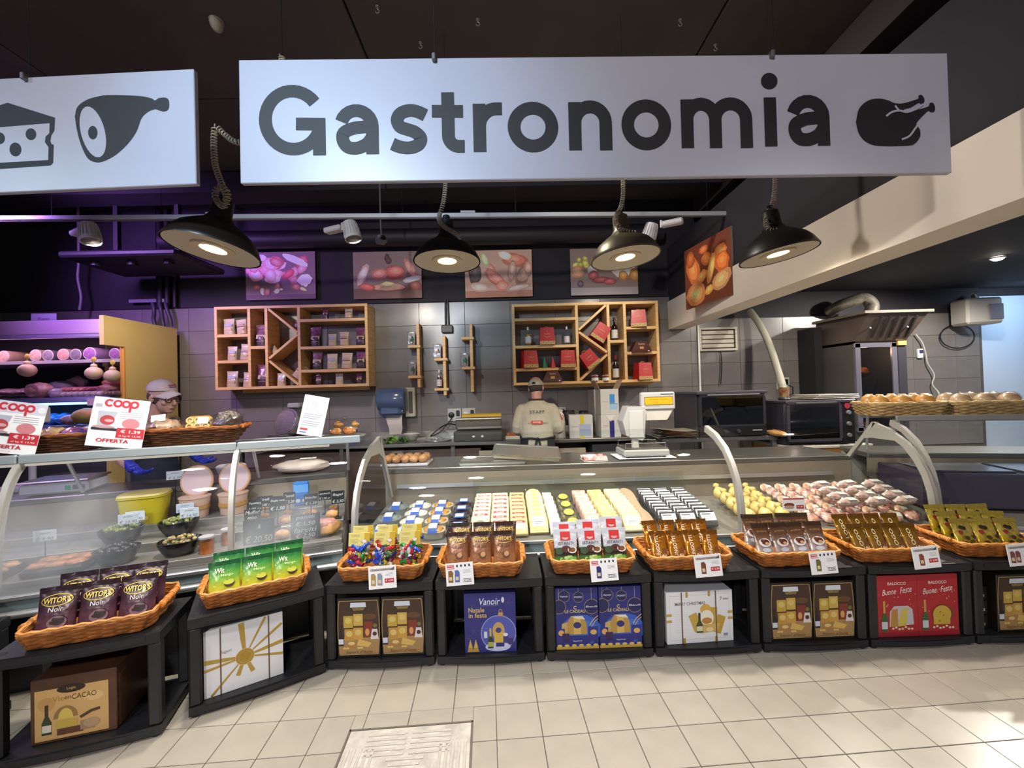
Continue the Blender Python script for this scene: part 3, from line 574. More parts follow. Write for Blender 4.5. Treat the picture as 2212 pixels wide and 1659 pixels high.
# ------------------------------------------------------------------ wicker baskets
WIC = mat('#9a5a22', .5, 0, .35, 25, name='wicker_brown'); WIL = mat('#c98a45', .45, 0, .25, 20, name='wicker_light'); WOR = mat('#c9772a', .4, 0, .2, 15, name='wicker_orange')
def perim(w, d, r, n):                          # rounded rectangle loop
    pts = []; seq = [(w/2-r, d/2-r, 0), (-w/2+r, d/2-r, 90), (-w/2+r, -d/2+r, 180), (w/2-r, -d/2+r, 270)]
    for cx, cy, a0 in seq: pts += [(cx+r*math.cos(R(a0+90*i/5)), cy+r*math.sin(R(a0+90*i/5))) for i in range(6)]
    L = [0]; N = len(pts)
    for i in range(N): L.append(L[-1]+(V(pts[(i+1) % N])-V(pts[i])).length)
    out = []
    for k in range(n):
        s = L[-1]*k/n; i = max(j for j in range(N) if L[j] <= s); f = (s-L[i])/max(1e-9, L[i+1]-L[i]); a, b = V(pts[i]), V(pts[(i+1) % N]); out.append(a+(b-a)*f)
    return out
def make_basket(w=.46, d=.325, w2=.41, d2=.275, h=.074, mats=(WIC, WIL, WOR), handles=True, label='basket'):
    t = thing('wicker_basket', label, 'basket'); rows = 8; n = 56
    def ring(f, off=0):
        a = perim(w2+(w-w2)*f+2*off, d2+(d-d2)*f+2*off, .035, n); return a
    m = MB(); m.loft([[(*q, .004+h*f) for q in ring(f, -.006)] for f in (0, .5, 1)], cap=False); m.add([(*q, .006) for q in ring(0)], [tuple(range(n))]); m.build('lining', mats[0], t)
    m = MB()
    for r in range(rows):
        f = (r+.5)/rows; q = ring(f); q2 = ring(f, .006); m.tube([(*(q[i] if (i//2+r) % 2 else q2[i]), .006+h*f) for i in range(n)], .0072, 5, True)
    m.build('weave', mats[0], t, smooth=True)
    m = MB()
    for ph in (0, 1):
        q = ring(1, .002); m.tube([(q[i].x, q[i].y, h+.008+.005*math.sin(i*1.57+ph*3.14)) for i in range(n)], .0068, 5, True)
    m.build('rim', mats[1], t, smooth=True)
    if handles:
        for s in (-1, 1):
            hd = MB().tube([(s*(w/2+.012), -d*.30, h+.008), (s*(w/2+.012), d*.30, h+.008)], .0125, 8).build('handle', mats[2], t, smooth=True); mm = None
            for y in (-.26, -.1, .08, .26):
                mm = MB().lathe([(.015, -.006), (.0155, 0), (.015, .006)], 10, M=RX(90)).build('binding', mats[1], hd) if mm is None else link('binding', mm.data, hd); mm.location = (s*(w/2+.012), d*y, h+.008)
    return t
BPL = {0: (-.05, .19, 0), 1: (.02, .17, 2), 2: (-.01, .19, -3), 3: (0, .17, 1), 4: (-.045, .165, 0), 5: (-.02, .165, 0), 6: (-.075, .165, 0), 7: (-.06, .165, 1), 8: (-.09, .17, -2), 9: (-.06, .19, -3)}
BLAB = {0: 'shallow wicker basket beyond the noir basket, almost out of view', 1: 'shallow wicker basket of dark purple Noir chocolate bags', 2: 'shallow wicker basket of green and yellow chocolate bags', 3: 'shallow wicker basket of candy bags with yellow card tops', 4: 'shallow wicker basket of brown Golden chocolate bags', 5: 'shallow wicker basket of red and green Istanti bags', 6: 'shallow wicker basket of gold ingot chocolate packs beside the Istanti bags', 7: 'shallow wicker basket of brown and silver praline bags', 8: 'shallow wicker basket of bronze gold packs on the red box unit', 9: 'shallow wicker basket of yellow gold foil bags'}
bk0 = make_basket(label=BLAB[0]); BK = {}
for k in range(10):
    b = bk0 if k == 0 else dup(bk0); x, y, a = BPL[k]; b.location = on_unit(k, x, y, UH+.001); b.rotation_euler = (0, 0, R(UNITS[k][1]+a)); tag(b, BLAB[k], 'basket', 'wicker baskets on the black shelf units'); BK[k] = (b.location.copy(), UNITS[k][1]+a)
# ------------------------------------------------------------------ chocolate bags
def pouch(name, label, w, h, d, mt, seal, seed=0, seal_h=.1, bottom=1.0):
    t = thing(name, label, 'bag'); n = 22; rings = []; rnd = random.Random(seed)
    def hd(f): return d/2*(bottom if f < .02 else 1.0 if f < .35 else max(.035, 1-(f-.35)/(.9-.35)*.965) if f < .9 else .035)
    def hw(f): return w/2*(.94+.06*abs(f*2-1)) if f < .9 else w/2
    fsn = (0, .03, .1, .22, .35, .5, .65, .78, .86, 1-seal_h)
    for f in fsn:
        r_ = []
        for i in range(n):
            a = 2*math.pi*i/n; c, s_ = math.cos(a), math.sin(a); e = .62
            x = hw(f)*math.copysign(abs(c)**e, c); y = hd(f)*math.copysign(abs(s_)**1.0, s_); nz = mnoise.noise(V((x*28+seed, f*7, y*20)))*.006*(1 if .05 < f < .85 else .3)
            r_.append((x, y*(1)+nz*(1 if y < 0 else -1), f*h+(.0 if f else abs(nz))))
        rings.append(r_)
    MB().loft(rings).build('pouch', mt, t, smooth=True, ang=70)
    m = MB(); z0, z1 = h*(1-seal_h)-.004, h; k = 14
    for q in (0, 1):
        pass
    m.loft([[(x*w/2, s_*.0022+mnoise.noise(V((x*2+seed, 5, 0)))*.006*q, z) for (x, s_) in [(-1+2*i/8, -1) for i in range(9)]+[(1-2*i/8, 1) for i in range(9)]] for z, q in ((z0, 0), ((z0+z1)/2, .5), (z1, 1))])
    m.build('top_seal', seal, t)
    def warp(u, v, hh):
        f = v/h; a = min(.999, abs(u)/max(1e-6, hw(f))); return (u, -hd(f)*math.sqrt(max(0, 1-a**(2/.62)))-hh-.0085-mnoise.noise(V((u*28+seed, f*7, -.02*20)))*.0, v)
    return t, warp
def foil(n, stops, **k): return ramp_mat(n, stops, **k)
def bag_noir(label):
    t, wp = pouch('chocolate_bag', label, .125, .175, .06, foil('noir_foil', [(0, '#4d2c3a'), (.35, '#55303f'), (.6, '#3a1c2a'), (1, '#2c1420')], rough=.32, metal=.15), mat('#2a121d', .3, .2, name='noir_seal'), 1)
    p = PR(wp, .00015); p.line(arc(0, .125, .047, .021, 0, 360, 24)[:-1], .0028, '#b79a3a', True, metal=.6); p.text("WITOR'S", 0, .125, .021, '#c9ae4a', .02, w=.084, metal=.5); p.text('Noir', .002, .092, .017, '#d9d3d3', 0, w=.045)
    p.ell(.012, .045, .030, .022, '#7d5a63'); p.ell(.016, .052, .019, .018, '#1c0f12'); p.ell(.004, .045, .014, .007, '#2a1618'); p.build('print', t); return t
def bag_green(label):
    t, wp = pouch('chocolate_bag', label, .135, .165, .06, foil('lime_foil', [(0, '#c6b91e'), (.3, '#b9b92a'), (.6, '#6fa33a'), (.85, '#2f7a33'), (1, '#1f5e2a')], rough=.3), mat('#17512a', .3, name='green_seal'), 2)
    p = PR(wp, .00015); p.text("Wit", -.02, .122, .024, '#dfe8c8', .02, w=.04); p.text('Mango', .012, .098, .014, '#cfe0a0', .005, w=.05); p.ell(.022, .06, .022, .018, '#3c2a1c'); p.ell(.02, .066, .022, .012, '#b4b93c'); p.rect(-.05, .01, .05, .03, '#d9c926'); p.build('print', t); return t
def bag_golden(label):
    t, wp = pouch('chocolate_bag', label, .115, .175, .055, foil('golden_foil', [(0, '#a5703f'), (.3, '#9a6a48'), (.55, '#8a5634'), (.8, '#6a4128'), (1, '#3c2318')], rough=.3, metal=.2), mat('#3a2418', .3, .2, name='golden_seal'), 3)
    p = PR(wp, .00015); p.line(arc(0, .135, .046, .018, 190, 350, 16), .002, '#c9a24a', metal=.6); p.text("WITOR'S", 0, .138, .018, '#d3ae52', .02, w=.08, metal=.5); p.text('GOLDEN', 0, .102, .011, '#4a2c1a', .01, w=.055); p.ell(.008, .06, .02, .017, '#5a3420'); p.ell(.012, .064, .013, .012, '#b98a5a'); p.ell(-.016, .052, .011, .009, '#9a6a3c'); p.build('print', t); return t
def bag_istanti(label):
    t, wp = pouch('chocolate_bag', label, .15, .19, .06, foil('istanti_foil', [(0, '#4c8a3c'), (.17, '#3f6a34'), (.22, '#2c2a1c'), (.45, '#38251c'), (.5, '#b9bcc4'), (1, '#cfd2da')], rough=.25), mat('#d3d6de', .3, name='istanti_seal'), 4)
    p = PR(wp, .00015); p.rect(-.032, .125, .03, .176, '#bf2a2a'); p.ell(-.001, .142, .02, .013, '#d8a9a4'); p.text('PU', -.001, .142, .009, '#6a2424', .01); p.text('ISTANTI', 0, .108, .017, '#4a4650', .01, w=.095)
    p.ell(.038, .07, .028, .02, '#e3ddd4'); p.ell(.038, .07, .019, .013, '#7a5030'); p.ell(.0, .075, .03, .02, '#4a241c'); p.ell(-.04, .065, .024, .02, '#2d4a22'); q = random.Random(3)
    for i in range(12): p.ell(q.uniform(-.06, .06), q.uniform(.012, .03), .011, .010, q.choice(['#6fb04a', '#8cc45e', '#3f8a34', '#b7d98a']))
    p.build('print', t); return t
def bag_lingotti(label, name='lingotti_foil', stops=None, sealc='#7a4a12', txt='LINGOTTI', tc='#d9cdb8'):
    t, wp = pouch('chocolate_pack', label, .085, .15, .05, foil(name, stops or [(0, '#8a5a22'), (.4, '#b9781c'), (.75, '#a8660f'), (1, '#7c4a12')], rough=.22, metal=.55, bump=.5), mat(sealc, .25, .5, name=name+'_seal'), 5)
    p = PR(wp, .00015); p.text(txt, -.008, .072, .018, tc, .015, w=.10, a=90); p.ell(.024, .05, .012, .018, '#6a4426'); p.ell(.02, .03, .013, .009, '#c7b090'); p.build('print', t); return t
def bag_praline(label):
    t, wp = pouch('praline_bag', label, .105, .185, .05, foil('praline_foil', [(0, '#a9a3a0'), (.28, '#b3aaa6'), (.45, '#8a7466'), (.7, '#6b4c36'), (1, '#4a3222')], rough=.25, metal=.35), mat('#3c2a1e', .3, .3, name='praline_seal'), 6)
    p = PR(wp, .00015); p.text('praline', .0, .138, .014, '#8a6a48', .01, w=.06); p.ell(0, .075, .036, .024, '#c9c4c4'); p.ell(.004, .078, .024, .015, '#4a2418'); p.ell(.01, .07, .012, .008, '#b98a62'); p.ell(-.012, .086, .012, .009, '#5c2e1c'); p.ell(.0, .035, .026, .012, '#b7c0d2'); p.build('print', t); return t
def bag_gold(label):
    t, wp = pouch('foil_bag', label, .12, .16, .05, foil('yellow_gold_foil', [(0, '#9a8420'), (.4, '#b59c2c'), (.7, '#c9b354'), (1, '#a8912c')], rough=.22, metal=.5, bump=.55), mat('#a8923a', .25, .5, name='gold_seal'), 7)
    p = PR(wp, .00015); q = random.Random(9)
    for i in range(7): p.ell(q.uniform(-.045, .045), q.uniform(.02, .12), .013, .011, q.choice(['#2a1c18', '#3c2a1c', '#7a2424', '#3c4a24']))
    p.build('print', t); return t
CANDY = ['#b01e2a', '#1f4ec0', '#1f8a3c', '#b9282e', '#2a52c4', '#c9b92a', '#8c1e4a', '#d8d8dc']
candy_me = {}
def bag_candy(label, seed):
    t = thing('candy_bag', label, 'bag'); q = random.Random(seed)
    pr = PR(); MB().box((0, 0, .175), (.12, .003, .075), bev=.001).build('header_card', mat('#d2be52', .5, name='yellow_card'), t)
    p = PR(step=.0001); p.z = .0018; p.rect(-.058, .140, .058, .210, '#d9cb7c'); p.rect(.03, .140, .058, .21, '#c9a41e'); p.text('TORRO', -.022, .196, .014, '#a89040', .01, w=.05); p.poly([(.01, .16), (.03, .178), (.05, .165), (.032, .15)], '#b07a4a'); p.ell(.03, .165, .012, .009, '#e3ddd4')
    for i in range(3): p.rect(-.05, .174-.008*i, -.005, .177-.008*i, '#b5a55c')
    p.build('card_print', t)
    for i in range(19):
        c = CANDY[q.randrange(len(CANDY))]
        if c not in candy_me:
            m = MB(); m.ell((0, 0, 0), (.021, .010, .010), 9, 6, jit=.25, seed=len(candy_me)); 
            for s in (-1, 1): m.lathe([(.003, 0), (.008, .006), (.0105, .012)], 7, M=TR(s*.017, 0, 0) @ RY(90*s), cap=False)
            candy_me[c] = m.build('wrapped_candy', mat(c, .22, .2, name='candy_'+c[1:], coat=.5), t, smooth=True).data; o = t.children[-1]
        else: o = link('wrapped_candy', candy_me[c], t)
        o.location = (q.uniform(-.038, .038), q.uniform(-.012, .012)-.004, .012+.128*(i/18.5)); o.rotation_euler = (q.uniform(-.6, .6), q.uniform(-1.4, 1.4), q.uniform(-.9, .9)); o.scale = (1.2,)*3
    n = 16; rings = []
    for f in (0, .1, .3, .6, .85, 1): rings.append([(.058*math.copysign(abs(math.cos(6.283*i/n))**.6, math.cos(6.283*i/n)), (.004+.026*math.sin(math.pi*min(1, f*.9+.08))**.7)*math.sin(6.283*i/n), .142*f) for i in range(n)])
    MB().loft(rings, cap=False).build('film', FILM, t, smooth=True); return t
ORD = ['first', 'second', 'third', 'fourth', 'fifth', 'sixth', 'seventh', 'eighth', 'ninth', 'tenth', 'eleventh', 'twelfth']
REF = {1: 'the cut-off basket', 2: 'the Noir basket', 3: 'the green bag basket', 4: 'the candy basket', 5: 'the Golden basket', 6: 'the Istanti basket', 7: 'the ingot basket', 8: 'the praline basket', 9: 'the bronze pack basket'}
BSC = {1: 1.12, 2: 1.04, 4: 1.10, 5: .93, 6: 1.12, 7: .98, 8: 1.12, 9: 1.06}
def fill(k, protos, spots, group):
    """spots: (x, y, yaw, lean, z) in the basket's own frame"""
    loc, a = BK[k]; labs = [s[5] for s in spots]; cnt = {}
    for i, (x, y, yaw, lean, z, lab) in enumerate(spots):
        p = protos[i % len(protos)]; used = p.get('used', False)
        o = dup(p) if used else p; p['used'] = True
        o.scale = (BSC[k], BSC[k]*.62, BSC[k])
        if labs.count(lab) > 1: n_ = sum(1 for s in spots if s[5] == lab and s[0] < x); lab = lab+', '+ORD[n_]+' from '+REF[k]
        o.location = loc+RZ(a) @ V((x, y, z+{5: .02, 4: .006, 7: .012}.get(k, 0))); o.rotation_euler = Euler((R(-lean[0]) if isinstance(lean, tuple) else R(-lean), R(lean[1]) if isinstance(lean, tuple) else 0, R(a+yaw))); tag(o, lab, None, group)
def clean(*ps):
    for o in bpy.data.objects:
        if 'used' in o: del o['used']
B0 = .028
nl = ['dark purple Noir chocolate bag standing in front by the basket handle', 'dark purple Noir chocolate bag in the middle of the front row', 'dark purple Noir chocolate bag upright at the open end of its basket']
fill(1, [bag_noir('x')], [(-.143, -.08, 0, 14, B0, nl[0]), (.0, -.08, 0, 14, B0, nl[1]), (.143, -.08, 0, 14, B0, nl[2])]+[(x, .02, 0, 14, B0+.02, 'dark purple Noir chocolate bag in the rear row') for x in (-.125, .018, .145)], 'Noir chocolate bags')
fill(2, [bag_green('x')], [(-.143, -.08, 0, 14, B0, 'green to yellow chocolate bag lying against the left handle'), (.0, -.08, 0, 14, B0, 'green to yellow chocolate bag in the middle of the front row'), (.143, -.08, 0, 14, B0, 'green to yellow chocolate bag with a chocolate cup picture at the right')]+[(x, .02, 0, 14, B0+.016, 'green to yellow chocolate bag in the rear row') for x in (-.135, .01, .152)], 'lime chocolate bags')
loc3, a3 = BK[3]; cs = [(-.145, -.075, 0, 10), (.0, -.075, 0, 10), (.145, -.075, 0, 10), (-.15, .012, 0, 10), (-.005, .012, 0, 10), (.14, .012, 0, 10)]
for i, (x, y, yw, ln) in enumerate(cs):
    o = bag_candy('yellow-topped clear candy bag, '+('front row, ' if i < 3 else 'rear row, ')+ORD[i % 3]+' from the green bag basket', 20+i); o.location = loc3+RZ(a3) @ V((x, y, B0+(.012 if i > 2 else 0))); o.rotation_euler = (R(-ln), 0, R(a3+yw)); tag(o, None, None, 'candy bags with yellow cards')
fill(4, [bag_golden('x')], [(-.135, -.08, 0, 13, B0, 'brown Golden chocolate bag beside the price card'), (-.002, -.08, 0, 13, B0, 'brown Golden chocolate bag in the middle of the front row'), (.132, -.08, 0, 13, B0, 'brown Golden chocolate bag with the clearest gold lettering')]+[(x, .015, 0, 13, B0+.024, 'brown Golden chocolate bag in the rear row') for x in (-.12, .012, .144)], 'Golden chocolate bags')
fill(5, [bag_istanti('x')], [(-.142, -.08, 0, 12, B0, 'Istanti bag with a red square label at the front left'), (.0, -.08, 0, 12, B0, 'Istanti bag with a red square label in the middle of the front row'), (.142, -.08, 0, 12, B0, 'Istanti bag with a red square label partly hidden at the right')]+[((-.135), .015, 0, 12, B0+.012, 'Istanti bag in the rear row beside the basket handle'), (.008, .015, 0, 12, B0+.022, 'Istanti bag in the middle of the rear row'), (.15, .015, 0, 12, B0+.035, 'Istanti bag standing highest in the rear row')], 'Istanti bags')
q = random.Random(11)
def heap(k, protos, group, labs, n, cols, seed, sx=.15, z1=.02, lean0=20):
    qq = random.Random(seed); sp = []
    for i in range(n):
        r_, c_ = divmod(i, cols); nr = math.ceil(n/cols); x = -sx+2*sx*(c_+.5)/cols+qq.uniform(-.002, .002); y = -.085+(.11 if nr == 2 else .15)*(r_/max(1, nr-1))
        sp.append((x, y, qq.uniform(-6, 6), (lean0+qq.uniform(-2, 2), qq.uniform(-2.5, 2.5)), B0+z1*r_, labs[0 if r_ == 0 else 1]))
    fill(k, protos, sp, group)
heap(6, [bag_lingotti('x')], 'gold ingot chocolate packs', ['gold ingot chocolate pack in the front row', 'gold ingot chocolate pack in the rear row'], 8, 4, 4, .198, .028)
heap(7, [bag_praline('x')], 'brown and silver praline bags', ['brown and silver praline bag in the front row', 'brown and silver praline bag in the rear row'], 8, 4, 5, .212, .02, 20)
heap(8, [bag_lingotti('x', 'bronze_foil', [(0, '#7a5a34'), (.4, '#9a7432'), (.75, '#8a641c'), (1, '#6a4a16')], '#6a4614', 'LOGO', '#cdbf9a')], 'bronze gold chocolate packs', ['bronze gold chocolate pack in the front row', 'bronze gold chocolate pack in the rear row'], 8, 4, 6, .198, .026, 22)
heap(9, [bag_gold('x')], 'yellow gold foil bags', ['yellow gold foil bag in the front row', 'yellow gold foil bag in the rear row'], 9, 3, 8, .196, .022, 20)
for o in bpy.data.objects:
    if 'used' in o: del o['used']
# ------------------------------------------------------------------ price cards on the baskets
def price_card(px, py, lab, style, price, Y=2.288, a=0):
    t = thing('price_card', lab, 'price card', P(px, py, Y), a, 'price cards on the baskets', rot=(R(-6), R(-3 if a == 0 else a), 0)); w_, h_ = .15, .118
    MB().box((0, .0012, 0), (w_, .0016, h_)).build('card', PAPER, t); p = PR(step=.0001)
    if style == 0:
        p.rect(-.066, .036, -.03, .05, '#c43038'); p.text('coop', -.048, .043, .009, '#f4e4e4', .02, w=.03); p.rect(-.066, .028, -.026, .033, '#d98a8e')
        for i in range(4): p.ell(-.012+.022*i, .043, .005, .007, '#2c2c34', 8)
    else: p.rect(-.066, .034, .066, .046, '#b3a6a0'); p.text('Buon Natale', -.005, .04, .010, '#6a6a74', .01, w=.10); p.poly([(.04, .034), (.066, .034), (.066, .052)], '#5a565c')
    for i in range(3): p.rect(.02, .02-.007*i, .06, .022-.007*i, '#b4b4bc')
    if price[0]: p.rect(.012, -.03, .062, -.008, '#b92a34'); p.text(price[1], .037, -.019, .012, '#f6eaea', .02, w=.042)
    else: p.line([(.018, -.042), (.062, -.042), (.062, -.026), (.018, -.026)], .0016, '#33333c', True); p.text(price[1], .04, -.034, .009, '#33333c', .01, w=.036)
    for (x, c) in price[2]: p.poly([(x-.013, -.04), (x+.013, -.042), (x+.015, .01), (x+.006, .022), (x-.011, .02)], c); p.rect(x-.008, -.03, x+.008, -.012, '#d9c9a4')
    p.build('print', t)
price_card(826, 1247, 'price card reading 4,50 on the candy basket', 1, (1, '€ 4,50', ((-.05, '#a8915a'), (-.015, '#8c94a8'))))
price_card(993, 1240, 'price card with two packs pictured on the Golden basket', 0, (0, '€ 2,90', ((-.05, '#8a6232'), (-.015, '#5c6cb4'))))
price_card(1305, 1231, 'price card with a blue box pictured on the Istanti basket', 0, (0, '€ 5,90', ((-.03, '#2f3470'),)))
price_card(1530, 1222, 'price card reading 3,90 on the ingot basket', 1, (1, '€ 3,90', ((-.028, '#7a4436'),)))
price_card(1779, 1216, 'price card with an olive box pictured on the praline basket', 0, (0, '€ 8,90', ((-.03, '#6a6a3c'),)))
price_card(2001, 1204, 'price card with a brown pack pictured on the bronze pack basket', 1, (1, '€ 2,90', ((-.028, '#8a4438'),)), a=-4)
price_card(2206, 1198, 'price card with red packs pictured on the yellow foil basket', 1, (1, '€ 1,90', ((-.05, '#8a4a44'), (-.02, '#8a4a44'))))
# ------------------------------------------------------------------ gift boxes inside the shelf units
def gbox(k, x, y, w_, h_, d, lab, body, draw, a=0, z=.0535, name='gift_box', group=None, extra=None):
    t = thing(name, lab, 'box', on_unit(k, x, y, z), UNITS[k][1]+a, group); MB().box((0, d/2, h_/2), (w_, d, h_), bev=.003).build('carton', body, t)
    p = PR(step=.00006); p.z = .0004; draw(p, w_, h_); p.build('front_print', t)
    if extra: extra(t, w_, h_, d)
    return t
def bottle2d(p, x, y, h_, w_, c, lab, neck): p.rect(x-w_*.18, y+h_*.5, x+w_*.18, y+h_, neck); p.poly([(x-w_/2, y), (x+w_/2, y), (x+w_/2, y+h_*.4), (x+w_*.2, y+h_*.6), (x-w_*.2, y+h_*.6), (x-w_/2, y+h_*.4)], c); p.rect(x-w_*.46, y+h_*.08, x+w_*.46, y+h_*.32, lab)
def d_cocoa(p, w_, h_):
    p.rect(-w_/2+.015, .012, w_/2-.03, h_*.83, '#c09a62'); x0 = -.02; W_ = w_*.45
    p.ell(-W_+.04, h_*.6, .03, .03, '#b58a52'); p.ell(W_*.5, h_*.62, .035, .02, '#cdaa74'); p.ell(x0+.01, h_*.8, .05, .018, '#2c1c14'); p.text('Logie', x0+.01, h_*.8, .014, '#a8905a', .01); p.text('La', -.09, h_*.66, .016, '#b08a4a'); p.text('Vie', -.055, h_*.665, .022, '#a27a32', .01); p.text('en', -.022, h_*.66, .012, '#4a3420'); p.text('CACAO', .035, h_*.66, .022, '#4a3222', 0, w=.085)
    bottle2d(p, -.095, .035, .125, .034, '#2f3a24', '#c9c4b4', '#3c2c20'); p.ell(-.03, .095, .042, .05, '#8a6a3c', t0=0, t1=180); p.ell(-.03, .09, .026, .045, '#c7b054', t0=0, t1=180); p.rect(-.066, .05, .01, .085, '#b59a44'); p.rect(-.06, .025, .03, .052, '#5a3626'); p.line([(.02, .085), (.06, .105), (.09, .11)], .012, '#4a3220'); p.rect(.02, .03, .07, .07, '#94785c'); p.ell(.06, .055, .03, .02, '#a88a68')
gbox(1, -.03, .04, .30, .27, .27, 'brown cocoa gift box with a tan picture label and bottle', mat('#4f3322', .4, 0, .2, 12, name='brown_carton'), d_cocoa, a=-2)
def d_rays(p, w_, h_):
    p.rect(-w_/2, 0, w_/2, h_, '#d4d5da'); g = '#b3964a'; cx, cy = .0, h_*.46
    for an, L, ww in ((8, .2, .02), (-14, .2, .014), (35, .2, .014), (62, .24, .012), (95, .24, .026), (172, .2, .022), (186, .2, .014), (226, .2, .012), (250, .09, .02), (292, .09, .02)):
        e = (cx+L*math.cos(R(an)), cy+L*math.sin(R(an))); s = 1
        if abs(e[0]) > w_/2-.001: s = (w_/2-.001)/abs(e[0])
        if e[1]*s > h_ or cy+(e[1]-cy)*s > h_-.002: s = min(s, (h_-.003-cy)/(e[1]-cy))
        if cy+(e[1]-cy)*s < .002: s = min(s, (cy-.003)/(cy-e[1]))
        e = (cx+(e[0]-cx)*s, cy+(e[1]-cy)*s); p.line([(cx, cy), ((cx+e[0])/2, (cy+e[1])/2), e], [ww*.35, ww*.8, ww], g, metal=.4, rough=.35)
    p.ell(cx, cy, .041, .041, '#c9b07a', 28); p.ell(cx, cy, .038, .038, '#a8893c', 28, metal=.4, rough=.35); p.line(arc(cx, cy, .028, .028, 0, 360, 24), .0016, '#c2a660'); p.text('Auguri', -.08, h_*.62, .02, '#8a8478', 0, w=.05, shear=.3)
    for x in (-w_*.3, w_*.31): p.rect(x-.003, 0, x+.003, h_, '#6a4c3c')
gbox(2, -.07, .035, .335, .32, .24, 'white gift box with gold ribbon rays and a round gold seal', mat('#d6d6da', .4, name='white_carton'), d_rays, a=1)
def d_sapori(p, w_, h_):
    n = 10; side = [(w_/2-.012+.010*math.sin(math.pi*i/n), .014+(h_-.028)*i/n) for i in range(n+1)]; lo = [(-x, y) for x, y in side[::-1]]
    p.poly(side+lo, '#b3915a'); sc = [((x)*.972, .014+(y-.014)*.975+.004) for x, y in side+lo]; p.poly(sc, '#3d2a1e')
    p.poly([(-w_*.46, .02), (w_*.46, .02), (w_*.47, h_*.33), (-w_*.47, h_*.33)], '#9c7c50'); p.ell(w_*.25, h_*.68, w_*.16, h_*.05, '#5c3e24'); p.rect(-w_*.18, h_*.78, w_*.17, h_*.9, '#23190f'); p.poly([(-w_*.19, h_*.84), (w_*.18, h_*.84), (w_*.17, h_*.92), (-w_*.18, h_*.92)], '#c9ced8'); p.rect(-w_*.165, h_*.785, w_*.155, h_*.835, '#37291a'); p.text('PARMIGIANO', 0, h_*.822, .008, '#b79a58', .01, w=w_*.28); p.text('REGGIANO', 0, h_*.80, .007, '#b79a58', .01, w=w_*.24)
    for (x, y, c) in ((-.35, .5, '#b7983c'), (-.12, .53, '#bfa04a'), (-.33, .28, '#b5873c'), (-.12, .3, '#c0913f')): p.rect(x*w_, y*h_, (x+.22)*w_, (y+.2)*h_, c); p.ell((x+.11)*w_, (y+.12)*h_, w_*.075, h_*.05, '#cbb466')
    p.rect(w_*.13, h_*.33, w_*.33, h_*.6, '#7a2f22'); p.ell(w_*.2, h_*.42, w_*.05, h_*.06, '#c99456'); p.poly([(w_*.27, h_*.3), (w_*.46, h_*.3), (w_*.43, h_*.47), (w_*.31, h_*.47)], '#cfcac8'); p.ell(w_*.37, h_*.39, w_*.05, h_*.035, '#4a2420'); p.ell(w_*.38, h_*.53, w_*.045, h_*.035, '#6a6a34')
    bottle2d(p, -w_*.41, h_*.2, h_*.36, w_*.12, '#1c1618', '#c8ccd8', '#2c1a1c'); p.poly([(-w_*.05, h_*.2), (w_*.22, h_*.17), (w_*.3, h_*.24), (w_*.0, h_*.31)], '#cda85a'); p.ell(-w_*.17, h_*.22, w_*.11, h_*.055, '#a8783a'); p.ell(-w_*.17, h_*.24, w_*.08, h_*.03, '#d0b878')
    for x in (-.33, -.26, 0, .06): p.ell(w_*x, h_*.16, w_*.04, h_*.02, '#cfae5c', 8)
    p.text("Sapori d'Italia", 0, h_*.09, .018, '#6a4a2c', 0, w=w_*.62, shear=.35)
SB = mat('#17130f', .4, name='black_brown_carton')
for k, x, l in ((3, -.121, 'hamper box with a cheese and wine picture below the candy basket, outer one'), (3, .121, 'hamper box with a cheese and wine picture below the candy basket, inner one'), (7, -.121, 'hamper box with a cheese and wine picture beside the Merry Christmas box unit'), (7, .121, 'hamper box with a cheese and wine picture beside the red box unit'), (9, -.03, 'hamper box with a cheese and wine picture next to black cartons')):
    gbox(k, x, .02, .236, .325, .24, l, SB, d_sapori, group='hamper boxes')
def cartons(t, w_, h_, d): pass
for i, (z, c) in enumerate(((.0535, '#15151a'), (.137, '#1d1a1a'), (.217, '#101014'))):
    tc = thing('carton', 'flat black carton stacked beside the last hamper box', 'box', on_unit(9, -.2, .056, z), 0, 'black cartons beside the hamper box'); MB().box((0, .12, .039), (.075, .24, .078), bev=.003).build('carton_body', mat(c, .3, name='gloss_black_'+c[1:]), tc); p = PR(step=.0001); p.rect(-.03, .02, .02, .035, ('#8a6a3c', '#a0a4ac', '#6a727c')[i]); p.build('front_print', tc)
